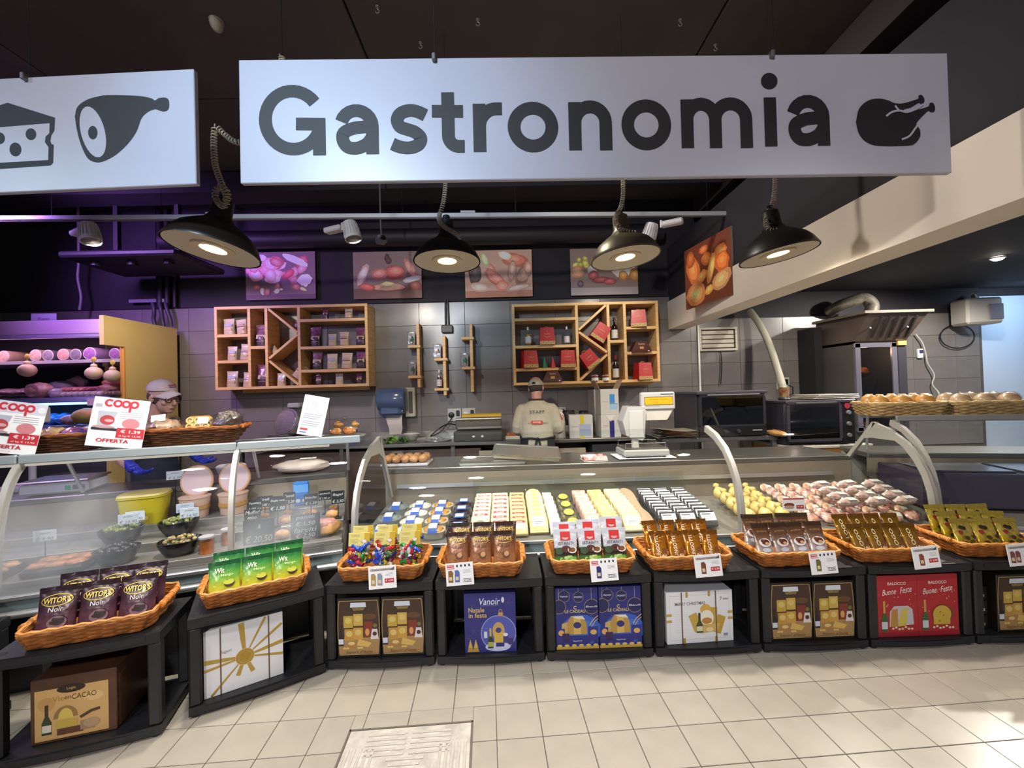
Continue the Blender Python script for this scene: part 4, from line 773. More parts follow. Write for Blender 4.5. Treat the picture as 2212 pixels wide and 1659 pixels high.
def d_vanoir(p, w_, h_):
    p.rect(-w_/2, 0, w_/2, h_, '#2a2a72'); 
    for (x, y, r_) in ((-.1, .25, .02), (.1, .27, .03), (-.09, .12, .03), (-.12, .08, .02), (.06, .22, .02)):
        for a_ in (0, 60, 120): p.line([(x-r_*math.cos(R(a_)), y-r_*math.sin(R(a_))), (x+r_*math.cos(R(a_)), y+r_*math.sin(R(a_)))], .0022, '#4b4468')
    p.text('Vanoir', 0, h_*.86, .036, '#d3d2e4', .005, w=.115, shear=.25); p.ell(.072, h_*.88, .008, .016, '#c9c8dc'); p.text('SIAM CIOCCOLATO', 0, h_*.79, .006, '#8c88b4', 0, w=.1); p.text('Natale', -.075, h_*.72, .026, '#cfae62', .012, w=.088); p.text('in festa', -.068, h_*.63, .026, '#cfae62', .012, w=.10)
    cx, cy, r_ = .045, .105, .098; pts = [(min(w_/2-.001, cx+r_*math.cos(R(a_))), max(.003, cy+r_*math.sin(R(a_)))) for a_ in range(0, 360, 12)]; p.poly(pts, '#8e96cc'); pts = [(min(w_/2-.001, cx+r_*.955*math.cos(R(a_))), max(.004, cy+r_*.955*math.sin(R(a_)))) for a_ in range(0, 360, 12)]; p.poly(pts, '#4a52a4'); p.ell(.04, .03, .07, .025, '#b9c0e0'); p.rect(.045, cy+r_-.006, .072, cy+r_+.014, '#b58a52'); p.line(arc(.058, cy+r_+.022, .008, .01, 0, 360, 12), .002, '#c9a468')
    p.ell(.045, .115, .034, .05, '#b5975c'); p.rect(.02, .05, .07, .11, '#c7a64a'); p.ell(.045, .12, .016, .015, '#3c3a7c'); p.rect(.07, .05, .10, .1, '#39367c'); p.ell(.083, .095, .014, .01, '#d6cfd8'); p.rect(.098, .04, .126, .075, '#3c3468'); p.rect(.03, .03, .075, .052, '#2d2a6c'); bottle2d(p, .0, .022, .11, .03, '#26391f', '#a8a44c', '#b3a04a'); p.rect(-.036, .08, -.018, .115, '#c2c6dc')
    for x in (-.112, -.082): p.poly([(x-.018, .006), (x+.018, .006), (x, .07)], '#a88a34'); p.poly([(x-.012, .03), (x+.012, .03), (x, .075)], '#c2a44c')
gbox(4, .0, .02, .285, .325, .15, 'purple-blue gift box reading Vanoir Natale in festa with a glass bauble', mat('#26265e', .4, name='indigo_carton'), d_vanoir)
def d_cadeau(p, w_, h_):
    p.rect(-w_/2, 0, w_/2, h_, '#23286e'); p.ell(.02, h_*.3, w_*.48, h_*.26, '#2c54ac'); p.ell(.02, h_*.28, w_*.4, h_*.2, '#3566bc')
    for (x, y, r_, tx) in ((-.07, .87, .033, 'Vanoir'), (.01, .85, .03, 'PODIO'), (.083, .69, .042, 'Bauli'), (-.1, .7, .04, 'Paluani')):
        x = max(-w_/2+.0, min(w_/2, x)); xs = lambda q: max(-w_/2+.001, min(w_/2-.001, q)); p.poly([(xs(x+r_*math.cos(R(a_))), h_*y+r_*math.sin(R(a_))) for a_ in range(0, 360, 15)], '#8d7a5c'); p.poly([(xs(x+r_*.93*math.cos(R(a_))), h_*y+r_*.93*math.sin(R(a_))) for a_ in range(0, 360, 15)], '#1c1f4e'); p.rect(xs(x)-.001, h_*y+r_, xs(x)+.001, h_, '#a89a7c')
        if abs(x) < .09: p.text(tx, x, h_*y, .010, '#b9bcd4', .015, w=r_*1.5)
    p.text('LE CADEAU', -.01, h_*.62, .017, '#c3ac74', .015, w=.115); p.line(arc(-.008, h_*.68, .008, .008, 40, 320, 12), .004, '#c3ac74')
    p.poly([(-.06, h_*.24), (.055, h_*.24), (.052, h_*.42), (.03, h_*.54), (-.035, h_*.54), (-.06, h_*.42)], '#a78443'); p.poly([(-.02, h_*.24), (.02, h_*.24), (.018, h_*.52), (-.02, h_*.52)], '#c2a552'); p.poly([(-.035, h_*.54), (.03, h_*.54), (.045, h_*.48), (-.005, h_*.5)], '#cfc6b4'); p.ell(.0, h_*.39, .022, .018, '#2a2a6a'); p.poly([(-.09, h_*.2), (-.06, h_*.2), (-.055, h_*.45), (-.085, h_*.42)], '#b2985a')
    p.rect(-.115, h_*.1, -.07, h_*.34, '#2b2a74'); p.rect(.06, h_*.12, .115, h_*.36, '#2a2c78'); p.rect(-.07, h_*.07, .07, h_*.22, '#272a74'); p.text('Superfrutti', 0, h_*.13, .010, '#c9c8e0', .01, w=.05); p.ell(-.09, h_*.27, .016, .016, '#c79a54'); p.ell(.09, h_*.27, .018, .014, '#c7a05c'); p.rect(-.085, h_*.12, -.045, h_*.26, '#30204e'); p.rect(-w_/2, 0, w_/2, h_*.045, '#b8953e')
    for i in range(6): p.ell(-.1+.04*i, h_*.06, .014, .008, '#c9ac5c', 8)
    p.line(bez((.07, h_*.38), (.085, h_*.48), (.1, h_*.5), (.118, h_*.54)), .004, '#c9b06a'); p.line(bez((.08, h_*.36), (.095, h_*.44), (.105, h_*.47), (.118, h_*.49)), .003, '#c9b06a')
for x, l in ((-.121, 'blue Le Cadeau gift box beside the purple-blue box unit'), (.121, 'blue Le Cadeau gift box beside the white box unit')): gbox(5, x, .02, .236, .335, .2, l, mat('#1f2460', .4, name='blue_carton'), d_cadeau, group='Le Cadeau boxes')
def d_xmas(p, w_, h_):
    p.rect(-w_/2, 0, w_/2, h_, '#d9dade'); p.line([(-w_/2+.02, .02), (w_/2-.02, .02), (w_/2-.02, h_-.02), (-w_/2+.02, h_-.02)], .0014, '#b4b0b0', True); p.text('MERRY CHRISTMAS', -.055, h_*.77, .018, '#3c3c40', .01, w=.175); p.text('7', .125, h_*.83, .02, '#3c3c40'); p.rect(.138, h_*.81, .17, h_*.84, '#9a9aa0')
    for i in range(9): p.rect(-.14, h_*(.62-.05*i), -.14+(.07 if i % 3 else .045), h_*(.615-.05*i)+.002, '#b4b4b8')
    for (x, y, w2, h2) in ((-.10, 0, .015, .03), (.085, 0, .015, .03), (-.08, h_-.03, .014, .03), (.05, h_-.03, .014, .03)): p.rect(x, y, x+w2, y+h2, '#b59850', metal=.3)
    for y in (.42, .54): p.rect(-w_/2, h_*y, -w_/2+.03, h_*(y+.05), '#b59850'); p.rect(w_/2-.03, h_*y, w_/2, h_*(y+.05), '#b59850')
    for (x, y, a_, c) in ((-.025, .4, 22, '#b89c46'), (.075, .5, -4, '#b59a44'), (.11, .34, -22, '#b3923c')): p.poly([(x+q[0]*math.cos(R(a_))-q[1]*math.sin(R(a_)), h_*y+q[0]*math.sin(R(a_))+q[1]*math.cos(R(a_))) for q in ((-.028, -.05), (.028, -.05), (.024, .05), (-.024, .05))], c)
    p.ell(.035, h_*.64, .032, .03, '#c9a24c'); p.ell(.04, h_*.47, .04, .045, '#e0dccf'); p.ell(.04, h_*.42, .03, .018, '#b57c3c'); p.poly([(.0, .05), (.1, .06), (.115, .1), (.0, .1)], '#c4a55c'); p.ell(.055, .07, .022, .012, '#dcc89a'); bottle2d(p, -.003, .055, .11, .038, '#3b4a24', '#cfc8a0', '#2f3a20'); p.rect(.135, .03, .16, .045, '#8a90b0')
    for x in (-w_*.27, w_*.245): p.rect(x-.0035, 0, x+.0035, h_, '#6a5246')
gbox(6, -.03, .035, .385, .285, .22, 'white Merry Christmas gift box with brown straps', mat('#d3d5da', .4, name='white_carton_b'), d_xmas, a=3)
def mk_balocco(v):
    def d(p, w_, h_):
        p.rect(-w_/2, 0, w_/2, h_, '#a5222b'); q = random.Random(v)
        for i in range(22): p.ell(q.uniform(-w_*.46, w_*.46), q.uniform(h_*.3, h_*.75), .003, .003, q.choice(['#d9a070', '#e0b890', '#c96a58']), 6)
        p.text('BALOCCO', .0, h_*.87, .017, '#dcc3bd', .03, w=.105); p.text('Buone', -.046, h_*.735, .032, '#e3d5ce', .003, w=.082, shear=.4, a=6); p.text('Feste', .05, h_*.765, .034, '#e3d5ce', .003, w=.07, shear=.4, a=8)
        bottle2d(p, -w_*.33, .03, h_*.5, .036, '#2f5c2c', '#bfc3cc', '#b9924a')
        if v == 1: p.poly([(-.05, .055), (.09, .065), (.085, .15), (.06, .17), (-.02, .17), (-.045, .14)], '#b9b3bc'); p.poly([(-.045, .055), (.0, .055), (.0, .155), (-.035, .15)], '#b3803a'); p.poly([(.0, .055), (.045, .06), (.06, .16), (.02, .15)], '#c9b24e')
        else: p.ell(.025, .115, .062, .055, '#7a3a22'); p.ell(.02, .115, .052, .05, '#bfa03c'); p.rect(-.03, .06, .065, .1, '#bfa03c'); [p.ell(.02+.04*math.cos(i*2.1)*((i % 3)/3+.2), .11+.04*math.sin(i*2.1)*((i % 3)/3+.2), .004, .004, '#8a4a24', 6) for i in range(12)]
        for i in range(7): p.ell(-.03+.018*i, .045+.006*math.sin(i*2), .008, .006, '#d6c7a8', 8)
        p.rect(-w_*.5, 0, w_*.5, .022, '#8e1c26')
    return d
for v, x, l in ((1, -.121, 'red Buone Feste gift box picturing a sliced golden cake'), (2, .113, 'red Buone Feste gift box picturing a round raisin cake')): gbox(8, x, .02, .232, .34, .2, l, mat('#8e1c26', .35, name='red_carton'), mk_balocco(v), group='Buone Feste boxes')
# ================================================================== refrigerated counters
PROF = [(2.74, .515), (2.742, .62), (2.757, .74), (2.79, .85), (2.845, .95), (2.93, 1.05), (3.06, 1.13), (3.20, 1.175)]
GREYP = mat('#9a978f', .45, 0, .05, 3, name='grey_counter_panel'); DBASE = mat('#33353a', .5, name='dark_counter_base'); DECKM = mat('#8d8983', .4, .3, name='deck_steel')
FRAME = mat('#b4b1ab', .4, .35, name='counter_frame_grey'); INNER = mat('#8b7f70', .4, .1, .08, 4, name='counter_inner_panel'); GREEN = mat('#7e8f90', .35, .2, name='counter_front_panel')
def strip(prof, w0, w1, thick, x):              # bent bar following a y-z profile at x
    m = MB(); n = len(prof)
    for i in range(n): pass
    rings = []
    for i, (y, z) in enumerate(prof):
        a = V(prof[max(0, i-1)]); b = V(prof[min(n-1, i+1)]); t = (b-a).normalized(); nn = V((t.y, -t.x)); nn = nn if nn.x > 0 else -nn
        rings.append([(x+sx*thick/2, y+nn.x*q, z+nn.y*q) for sx, q in ((-1, w0), (1, w0), (1, w1), (-1, w1))])
    return m.loft(rings)
def counter_body(t, x0, x1, y0, front, deck, rear, wt, base_m=DBASE):
    L = x1-x0; c = (x0+x1)/2
    MB().box((c, y0+.05+(wt[1]-y0-.05)/2, .2), (L, wt[1]-y0-.05, .4)).build('base', base_m, t)
    MB().box((c, y0+.035, .455), (L, .05, .11), bev=.006).build('front_panel', GREEN, t)
    MB().tube([(x0, y0-.012, .425), (x1, y0-.012, .425)], .02, 10).build('bumper_rail', ALU, t, smooth=True)
    MB().box((c, y0+.006, .505), (L, .03, .022), bev=.004).build('glass_channel', ALU, t)
    (ya, za), (yb, zb) = deck
    MB().add([(x0, ya, za), (x1, ya, za), (x1, yb, zb), (x0, yb, zb), (x0, ya, .40), (x1, ya, .40), (x1, yb, .40), (x0, yb, .40)], [(0, 1, 2, 3), (4, 7, 6, 5), (0, 4, 5, 1), (1, 5, 6, 2), (2, 6, 7, 3), (3, 7, 4, 0)]).build('deck', DECKM, t)
    MB().box((c, wt[0]+.012, (zb+wt[2])/2-.02), (L, .02, wt[2]-zb-.04)).build('rear_panel', INNER, t)
    MB().box((c, (wt[0]+wt[1])/2, wt[2]-.02), (L, wt[1]-wt[0], .042), bev=.006).build('worktop', STEEL, t)
    MB().box((c, wt[1]-.04, (wt[2]-.04+.4)/2), (L, .03, wt[2]-.44)).build('rear_wall', GREYP, t)
def pane(t, prof, x0, x1, m, name='glass_pane'):
    k = len(prof)-1
    return MB().sheet(lambda u, v: (x0+(x1-x0)*u, prof[int(round(v*k))][0], prof[int(round(v*k))][1]), 1, k, 0).build(name, m, t, smooth=True)
def end_frame(t, prof, x, rear, shear=0):
    """A-shaped end frame: curved front leg, rear leg, gusset under the apex, glass between"""
    sh = Matrix(((1, shear, 0, -shear*prof[0][0]), (0, 1, 0, 0), (0, 0, 1, 0), (0, 0, 0, 1)))
    m = strip(prof, 0, .05, .024, x); m.v = [tuple(sh @ V(p)) for p in m.v]; m.build('front_leg', FRAME, t, smooth=True)
    ap = prof[-1]; m = MB(); rl = [(ap[0], ap[1]), ((ap[0]*.6+rear[0]*.4), ap[1]*.6+rear[1]*.4), rear]
    m.loft([[(x+sx*.012, y+q, z) for sx, q in ((-1, -.028), (1, -.028), (1, .012), (-1, .012))] for y, z in rl]); m.v = [tuple(sh @ V(p)) for p in m.v]; m.build('rear_leg', FRAME, t)
    i = len(prof)-3; g = [(ap[0]+.01, ap[1]), prof[-2], prof[i], ((prof[i][0]+rear[0])/2, (prof[i][1])), (ap[0]*.62+rear[0]*.38, ap[1]*.62+rear[1]*.38)]
    m = MB().prism([(a_, b_) for a_, b_ in g], -.011, .011, M=Matrix(((0, 0, 1, x), (1, 0, 0, 0), (0, 1, 0, 0), (0, 0, 0, 1)))); m.v = [tuple(sh @ V(p)) for p in m.v]; m.build('gusset', FRAME, t)
    m = MB().add([(x, *prof[0]), (x, *prof[2]), (x, *prof[4]), (x, *prof[6]), (x, ap[0], ap[1]), (x, *rear), (x, rear[0], prof[0][1]+.06)], [(0, 1, 2, 3, 4, 5, 6)]); m.v = [tuple(sh @ V(p)) for p in m.v]; m.build('end_glass', GLASS, t)
# ---- middle counter
cc = thing('display_counter', 'long glass-fronted chilled counter full of cheese and cold cuts', 'counter', (0, 0, 0))
counter_body(cc, -1.0, 2.88, 2.735, 0, ((2.755, .512), (3.44, .58)), 0, (3.44, 4.02, .88))
pane(cc, PROF, -.99, 1.535, GLASS); pane(cc, PROF, 1.565, 2.86, GLASS)
strip(PROF, -.012, .038, .03, 1.55).build('glass_support', FRAME, cc, smooth=True)
end_frame(cc, PROF, 2.868, (3.52, .80)); end_frame(cc, PROF, -1.015, (3.42, .66), .1)
for y, z in ((3.25, .74), ): MB().box((.9, 3.425, z), (3.6, .012, .03)).build('ticket_rail', ALU, cc)
# ---- left counter, turned towards the customers
LA = 18.5; LO = V((-1.045, 2.70, 0)); LM = TR(LO) @ RZ(LA); LI = LM.inverted()
LP = [(0, .515), (.0, .64), (.008, .76), (.022, .87), (.048, .97), (.09, 1.07), (.14, 1.14), (.19, 1.185)]
MG = glass('misted_glare_glass', (.92, .95, .95), .55, .02, mist_glare=[(-1.42, .70, .42), (-1.7, .62, .4), (-.33, .70, .27), (-.55, .62, .2)])  # fog, plus reflections on the curved pane painted in as milky blobs
lc = thing('display_counter', 'glass-fronted chilled counter of olives and pastries with baskets on its top shelf', 'counter', LO, LA)
counter_body(lc, -2.75, -.02, -.005, 0, ((.02, .54), (.72, .545)), 0, (.72, 1.12, .88))
for ya_, yb_, zt_ in ((.03, .272, .575), (.272, .515, .63), (.515, .718, .68)): MB().box((-1.385, (ya_+yb_)/2, (zt_+.54)/2), (2.72, yb_-ya_, zt_-.54), bev=.003).build('deck_step', DECKM, lc)
xs = [-2.72, -1.66, -.63, .10]
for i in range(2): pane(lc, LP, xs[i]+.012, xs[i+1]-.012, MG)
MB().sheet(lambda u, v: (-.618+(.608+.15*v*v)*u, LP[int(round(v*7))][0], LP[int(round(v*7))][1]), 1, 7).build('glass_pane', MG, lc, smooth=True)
for x in xs[:3]: strip(LP, -.010, .034, .026, x).build('glass_support', FRAME, lc, smooth=True)
MB().box((-1.32, .355, 1.196), (2.84, .38, .012), bev=.003).build('top_shelf', glass('shelf_glass', (.88, .93, .92), .6), lc)
for i in range(3): MB().box(((xs[i]+xs[i+1])/2, .165, 1.196), (xs[i+1]-xs[i]-.006, .022, .05), bev=.006).build('shelf_edge', mat('#b9c6ca', .3, .5, name='shelf_edge_alu'), lc)
MB().box((-1.32, .54, 1.19), (2.84, .02, .03)).build('rear_rail', ALU, lc)
for x in xs[:3]+[.0]: MB().tube([(x, .53, 1.18), (x, .72, .90)], .011, 8).build('rear_strut', ALU, lc)
MB().tube([(-2.6, .20, 1.165), (-.1, .20, 1.165)], .012, 8).build('lamp_tube', mat('#d9d2c4', .4, emit=.6, name='counter_lamp'), lc)
l = light('counter_tube_light', 'AREA', (-1.35, .215, 1.15), 7, (.93, .9, 1), (-1.35, .45, .5), 2.4, sizey=.03); l.parent = lc
# ---- right counter, dark hot plate counter
RA = -14; RO = V((2.905, 2.79, 0)); RM = TR(RO) @ RZ(RA)
rc = thing('display_counter', 'dark hot-food counter with bread baskets on its glass top shelf', 'counter', RO, RA)
RP = [(y-2.74, z) for y, z in PROF]
counter_body(rc, 0.0, 2.0, -.005, 0, ((.02, .54), (.75, .60)), 0, (.75, 1.2, .88), mat('#2b2a33', .5, name='dark_violet_base'))
pane(rc, RP, .02, 1.98, GLASS)
for x in (.02, 1.3): strip(RP, -.010, .034, .026, x).build('glass_support', FRAME, rc, smooth=True)
MB().box((1.0, .62, 1.20), (1.98, .46, .012), bev=.003).build('top_shelf', glass('shelf_glass', (.88, .93, .92), .6), rc)
MB().box((1.0, .395, 1.20), (1.98, .025, .045), bev=.006).build('shelf_edge', mat('#8f8d8c', .3, .5, name='shelf_edge_grey'), rc)
MB().box((1.0, .85, 1.19), (1.98, .02, .035)).build('rear_rail', ALU, rc)
MB().box((1.0, .42, .70), (1.96, .5, .24), bev=.01).build('hot_plate', mat('#3a3446', .35, name='dark_violet_panel'), rc)
for i in range(3): MB().box((.38+.55*i, .42, .826), (.5, .36, .012), bev=.004).build('steel_tray', mat('#a9acb8', .18, .9, name='polished_tray'), rc)
for s in (.05, 1.9): MB().tube([(s, .83, 1.19), (s, .86, .9)], .011, 8).build('rear_strut', ALU, rc)
# ================================================================== goods in the middle counter
def zc(Y): return .512+(Y-2.755)*(.068/.685)+.003
def ovalr(w, d, z, n=20, e=.8): return [(w/2*math.copysign(abs(math.cos(6.2832*i/n))**e, math.cos(6.2832*i/n)), d/2*math.copysign(abs(math.sin(6.2832*i/n))**e, math.sin(6.2832*i/n)), z) for i in range(n)]
def make_tub(fill, lid, band='#2f57b4', film=True):
    t = thing('oval_tub', 'x', 'tub'); w_, d, h = .17, .125, .055
    MB().loft([ovalr(w_*.82, d*.82, 0), ovalr(w_*.96, d*.96, h*.85), ovalr(w_, d, h*.85), ovalr(w_, d, h*.92)], cap=True).build('tub', lid, t, smooth=True)
    MB().ell((0, 0, h*.72), (w_*.46, d*.46, .036), 16, 8, jit=.25, seed=2).build('filling', fill, t, smooth=True)
    MB().loft([ovalr(w_*1.01, d*1.01, h*.93), ovalr(w_*.98, d*.98, h*1.2), ovalr(w_*.6, d*.6, h*1.5)], cap=True).build('lid', FILM, t, smooth=True)
    m = MB(); m.sheet(lambda u, v: ((u-.5)*.062, (v-.5)*d*1.05, h*1.53-.62*h*abs(2*v-1)**2.2), 2, 10); m.build('paper_band', mat(band, .5, name='band_'+band[1:]), t, smooth=True)
    m = MB(); m.sheet(lambda u, v: ((u-.5)*.056, (v-.5)*d*.62, h*1.56-.62*h*abs((2*v-1)*.6)**2.2), 2, 6); m.build('label', mat('#dfe2e8', .5, name='label_white'), t, smooth=True); return t
def rowput(proto, X, ys, lab, group, lean=0, cat=None, jx=.003, yaw=0, dz=0, seed=0, first=True):
    q = random.Random(seed)
    for i, y in enumerate(ys):
        o = proto if (first and i == 0) else dup(proto); o.location = (X+q.uniform(-jx, jx), y, zc(y)+dz); o.rotation_euler = (R(-lean), 0, R(yaw+q.uniform(-2, 2))); tag(o, lab if len(ys) == 1 else lab+', '+ORD[i]+' from the front glass', cat, group)
def rng(a, b, n): return [a+(b-a)*i/max(1, n-1) for i in range(n)]
cream = mat('#e6e0d2', .5, 0, .12, 30, name='cream_salad'); orange = mat('#d09646', .5, 0, .3, 40, name='orange_salad', bump=.4, bscale=90); hazef = mat('#7d8480', .5, 0, .2, 30, name='hazed_salad')
rowput(make_tub(hazef, mat('#8d9492', .3, name='hazed_clear_tub')), -.865, rng(2.86, 3.28, 3), 'greyish clear oval tub by the end frame', 'greyish oval tubs', lean=-6)  # grey haze of the end glass is painted into tub and filling
rowput(make_tub(cream, mat('#d9d9d4', .35, name='clear_tub')), -.688, rng(2.85, 3.29, 4), 'oval tub of white salad with a blue paper band', 'white salad tubs', lean=-6)
rowput(make_tub(orange, mat('#c9c2b2', .3, name='clear_tub_b')), -.512, rng(2.85, 3.29, 4), 'oval tub of orange salad with a blue paper band', 'orange salad tubs', lean=-6)
def make_clam():
    t = thing('clamshell_pack', 'x', 'pack'); MB().box((0, 0, .022), (.15, .115, .044), bev=.012).build('tray', mat('#1e1a1c', .3, name='dark_tray'), t); 
    MB().ell((0, 0, .04), (.062, .045, .026), 14, 8, jit=.4, seed=5).build('filling', mat('#3a2224', .35, 0, .5, 50, name='dark_olives', bump=.5), t, smooth=True)
    MB().loft([ovalr(.152, .117, .045, e=.4), ovalr(.135, .10, .075, e=.5), ovalr(.09, .06, .078, e=.6)]).build('lid', FILM, t, smooth=True)
    MB().box((0, 0, .081), (.07, .075, .003)).build('band', mat('#2a55b0', .45, name='band_blue'), t); MB().box((0, 0, .0832), (.058, .045, .002)).build('label', mat('#dfe2e8', .5, name='label_white'), t); return t
rowput(make_clam(), -.348, rng(2.85, 3.30, 4), 'dark clear-lidded pack with a blue and white label', 'dark clear-lidded packs', lean=-8)
def make_slab(name, w_, h_, d, m, draw=None, film=True, round_top=False, cat='pack'):
    t = thing(name, 'x', cat)
    if round_top: MB().prism([(-w_/2, 0), (w_/2, 0), (w_/2, h_-w_/2)]+arc(0, h_-w_/2, w_/2, w_/2, 0, 180, 10)[1:-1]+[(-w_/2, h_-w_/2)], -d/2, d/2, M=RX(90)).build('cheese', m, t)
    else: MB().box((0, 0, h_/2), (w_, d, h_), bev=.006).build('contents', m, t)
    if draw: p = PR(step=.0001); p.z = d/2+.0004; draw(p, w_, h_); p.build('label', t)
    if film: MB().box((0, 0, h_/2), (w_+.008, d+.006, h_+.008), bev=.006).build('film', FILM, t)
    return t
CH1 = mat('#e8dab2', .45, 0, .07, 10, name='pale_cheese'); CH2 = mat('#dfc688', .45, 0, .1, 10, name='yellow_cheese'); CH3 = mat('#ebdfae', .45, 0, .08, 10, name='butter_cheese')
def dl_red(p, w_, h_): p.rect(-w_*.38, h_*.35, w_*.38, h_*.82, '#dcd8d0'); p.rect(-w_*.38, h_*.68, w_*.38, h_*.82, '#a83232'); p.text('latte', 0, h_*.75, .012, '#e6dcd8', .01, w=w_*.4)
def dl_arch(p, w_, h_): p.ell(0, h_*.5, w_*.36, h_*.34, '#b9b6a4', t0=0, t1=180); p.ell(0, h_*.5, w_*.28, h_*.24, '#8a8f84', t0=0, t1=180); p.rect(-w_*.36, h_*.4, w_*.36, h_*.5, '#a34a3c'); p.rect(-w_*.3, h_*.2, w_*.3, h_*.34, '#dcd8cc')
def dl_wht(p, w_, h_): p.rect(-w_*.35, h_*.3, w_*.35, h_*.8, '#dadbdc'); p.rect(-w_*.2, h_*.5, w_*.2, h_*.54, '#8a8a92'); p.rect(-w_*.2, h_*.42, w_*.1, h_*.45, '#8a8a92')
PS = [make_slab('cheese_pack', .125, .13, .026, CH1, dl_red), make_slab('cheese_pack', .125, .13, .026, CH1, dl_arch)]
rowput(PS[0], -.195, rng(2.93, 3.30, 6), 'red-labelled pale cheese pack beside the dark packs', 'red-labelled cheese packs', 48, dz=.01)
rowput(PS[1], -.195, [2.83], 'pack of sliced cheese with an arched picture label', None, 46, dz=.012)
rowput(PS[0], -.06, rng(2.80, 3.30, 7), 'red-labelled pale cheese pack beside the golden packs', 'red-labelled cheese packs', 48, first=False, dz=.01)
rowput(make_slab('cheese_pack', .115, .13, .03, CH2, dl_red), .07, rng(2.79, 3.30, 8), 'golden cheese pack with a red and white label', 'golden cheese packs', 50, dz=.01)
rowput(make_slab('provolone_slices', .125, .15, .024, CH2, dl_wht, round_top=True), .205, rng(2.82, 3.30, 7), 'round-topped pack of provolone slices', 'provolone slice packs', 44, dz=.01)
rowput(make_slab('cheese_pack', .075, .12, .026, mat('#dcd8c4', .45, name='white_cheese'), dl_wht), .315, rng(2.79, 3.30, 7), 'narrow pack of white cheese with a printed label', 'narrow white cheese packs', 48, dz=.01)
def make_clear():
    t = thing('clear_box', 'x', 'box'); MB().box((0, 0, .028), (.10, .085, .05), bev=.01).build('contents', mat('#8b7f5c', .45, 0, .5, 40, name='mixed_contents', bump=.5), t, smooth=True); MB().box((0, 0, .035), (.115, .10, .068), bev=.012).build('box', FILM, t)
    MB().lathe([(.036, .0), (.036, .002)], 20, M=TR(0, 0, .07)).build('label', mat('#b9b85c', .5, name='label_olive'), t); return t
rowput(make_clear(), .435, rng(2.86, 3.33, 4), 'small clear box with a round yellow-green label', 'clear boxes with round labels', lean=-20, dz=.01)
PINK = mat('#c9a08c', .4, 0, .15, 14, name='pink_beige_slices')
rowput(make_slab('ham_pack', .11, .13, .022, PINK, dl_wht), .575, rng(2.82, 3.30, 7), 'pinkish sliced ham pack with a white label', 'pinkish ham packs', 46, dz=.01)
rowput(make_slab('cheese_slice_pack', .115, .13, .022, mat('#e3c878', .42, 0, .08, 10, name='deep_yellow_cheese'), None), .70, rng(2.80, 3.30, 10), 'deep yellow sliced cheese pack without a label', 'deep yellow cheese packs', 46, dz=.01)
rowput(make_slab('cheese_slice_pack', .13, .13, .022, CH3, dl_wht), .845, rng(2.80, 3.30, 11), 'butter yellow sliced cheese pack with a small label', 'butter yellow cheese packs', 44, dz=.01)
m = MB(); m.sheet(lambda u, v: (.94+(u-.5)*.11, 2.82+.56*v, zc(2.82+.56*v)+.05+.02*math.sin(u*3.1)+.03*v+.012*math.sin(v*9)), 6, 14); tag(m.build('wrapping_sheet', mat('#b89c80', .6, name='brown_paper'), smooth=True), 'brownish paper sheet folded between yellow cheese and dark packs', 'paper')
def make_vac():
    t = thing('vacuum_pack', 'x', 'pack'); MB().box((0, 0, .055), (.115, .032, .11), bev=.012).build('contents', mat('#4b4a4c', .25, 0, .35, 20, name='dark_vacuum_foil', coat=.6), t)
    p = PR(step=.0001); p.z = .017; p.rect(-.05, .04, .05, .098, '#dcdde0'); p.rect(-.042, .082, .02, .09, '#6a6a72'); p.rect(-.042, .066, .035, .07, '#a4a4aa'); p.rect(-.042, .054, .03, .058, '#a4a4aa'); p.build('label', t)
    MB().box((0, 0, .112), (.105, .02, .006)).build('seal', mat('#77777c', .3, .3, name='vac_seal'), t); return t
vp = make_vac()
for j, x in enumerate((1.10, 1.235, 1.37)): rowput(vp, x, rng(2.82, 3.30, 9), 'white-labelled dark vacuum pack, '+('column beside the brown paper', 'middle column', 'column beside the provola')[j], 'dark vacuum packs with white labels', 40, first=(j == 0), dz=.012, seed=j)
def make_pear(seed):
    t = thing('provola_cheese', 'x', 'cheese'); pr_ = [(.001, 0), (.03, .004), (.05, .03), (.052, .055), (.04, .085), (.022, .10), (.016, .112), (.024, .122), (.026, .134), (.014, .146), (.001, .149)]
    MB().lathe(pr_, 16).build('cheese', mat('#e6cc7c', .42, 0, .08, 9, name='provola_yellow', coat=.3), t, smooth=True)
    MB().lathe([(r_+.006, z) for r_, z in pr_[1:-1]], 12, cap=False).build('wrap', FILM, t, smooth=True)
    MB().tube([(.019*math.cos(q*.7), .019*math.sin(q*.7), .109+.001*(q % 3)) for q in range(10)], .002, 4).build('string', mat('#b79a4e', .6, name='string'), t); return t
pe = make_pear(1); q = random.Random(5); k = 0
for r_ in range(5):
    for c_ in range(3):
        o = pe if k == 0 else dup(pe); k += 1; y = 2.83+.093*r_; o.location = (1.655+.118*c_, y, zc(y)+.038+.006*r_); o.rotation_euler = (R(-48+q.uniform(-4, 4)), R(q.uniform(-5, 5)), 0); o.scale = (.93, .84, .9); tag(o, 'yellow pear-shaped provola cheese in clear wrap', None, 'pear-shaped provola cheeses')
def make_meat(c1, c2, seed, lab=True, sz=(.075, .055, .022)):
    t = thing('meat_pack', 'x', 'pack'); MB().ell((0, 0, 0), sz, 14, 8, jit=.3, seed=seed).build('meat', mat(c1, .3, 0, .5, 30, name='meat_'+c1[1:], col2=c2, coat=.4), t, smooth=True)
    MB().ell((0, 0, 0), (sz[0]*1.1, sz[1]*1.1, sz[2]*1.08), 14, 8, jit=.35, seed=seed+3).build('film', FILM, t, smooth=True)
    if lab: MB().box((.012, -.004, sz[2]*1.05), (.06, .042, .0015)).build('label', mat('#d9d5cc', .5, name='label_ivory'), t)
    return t
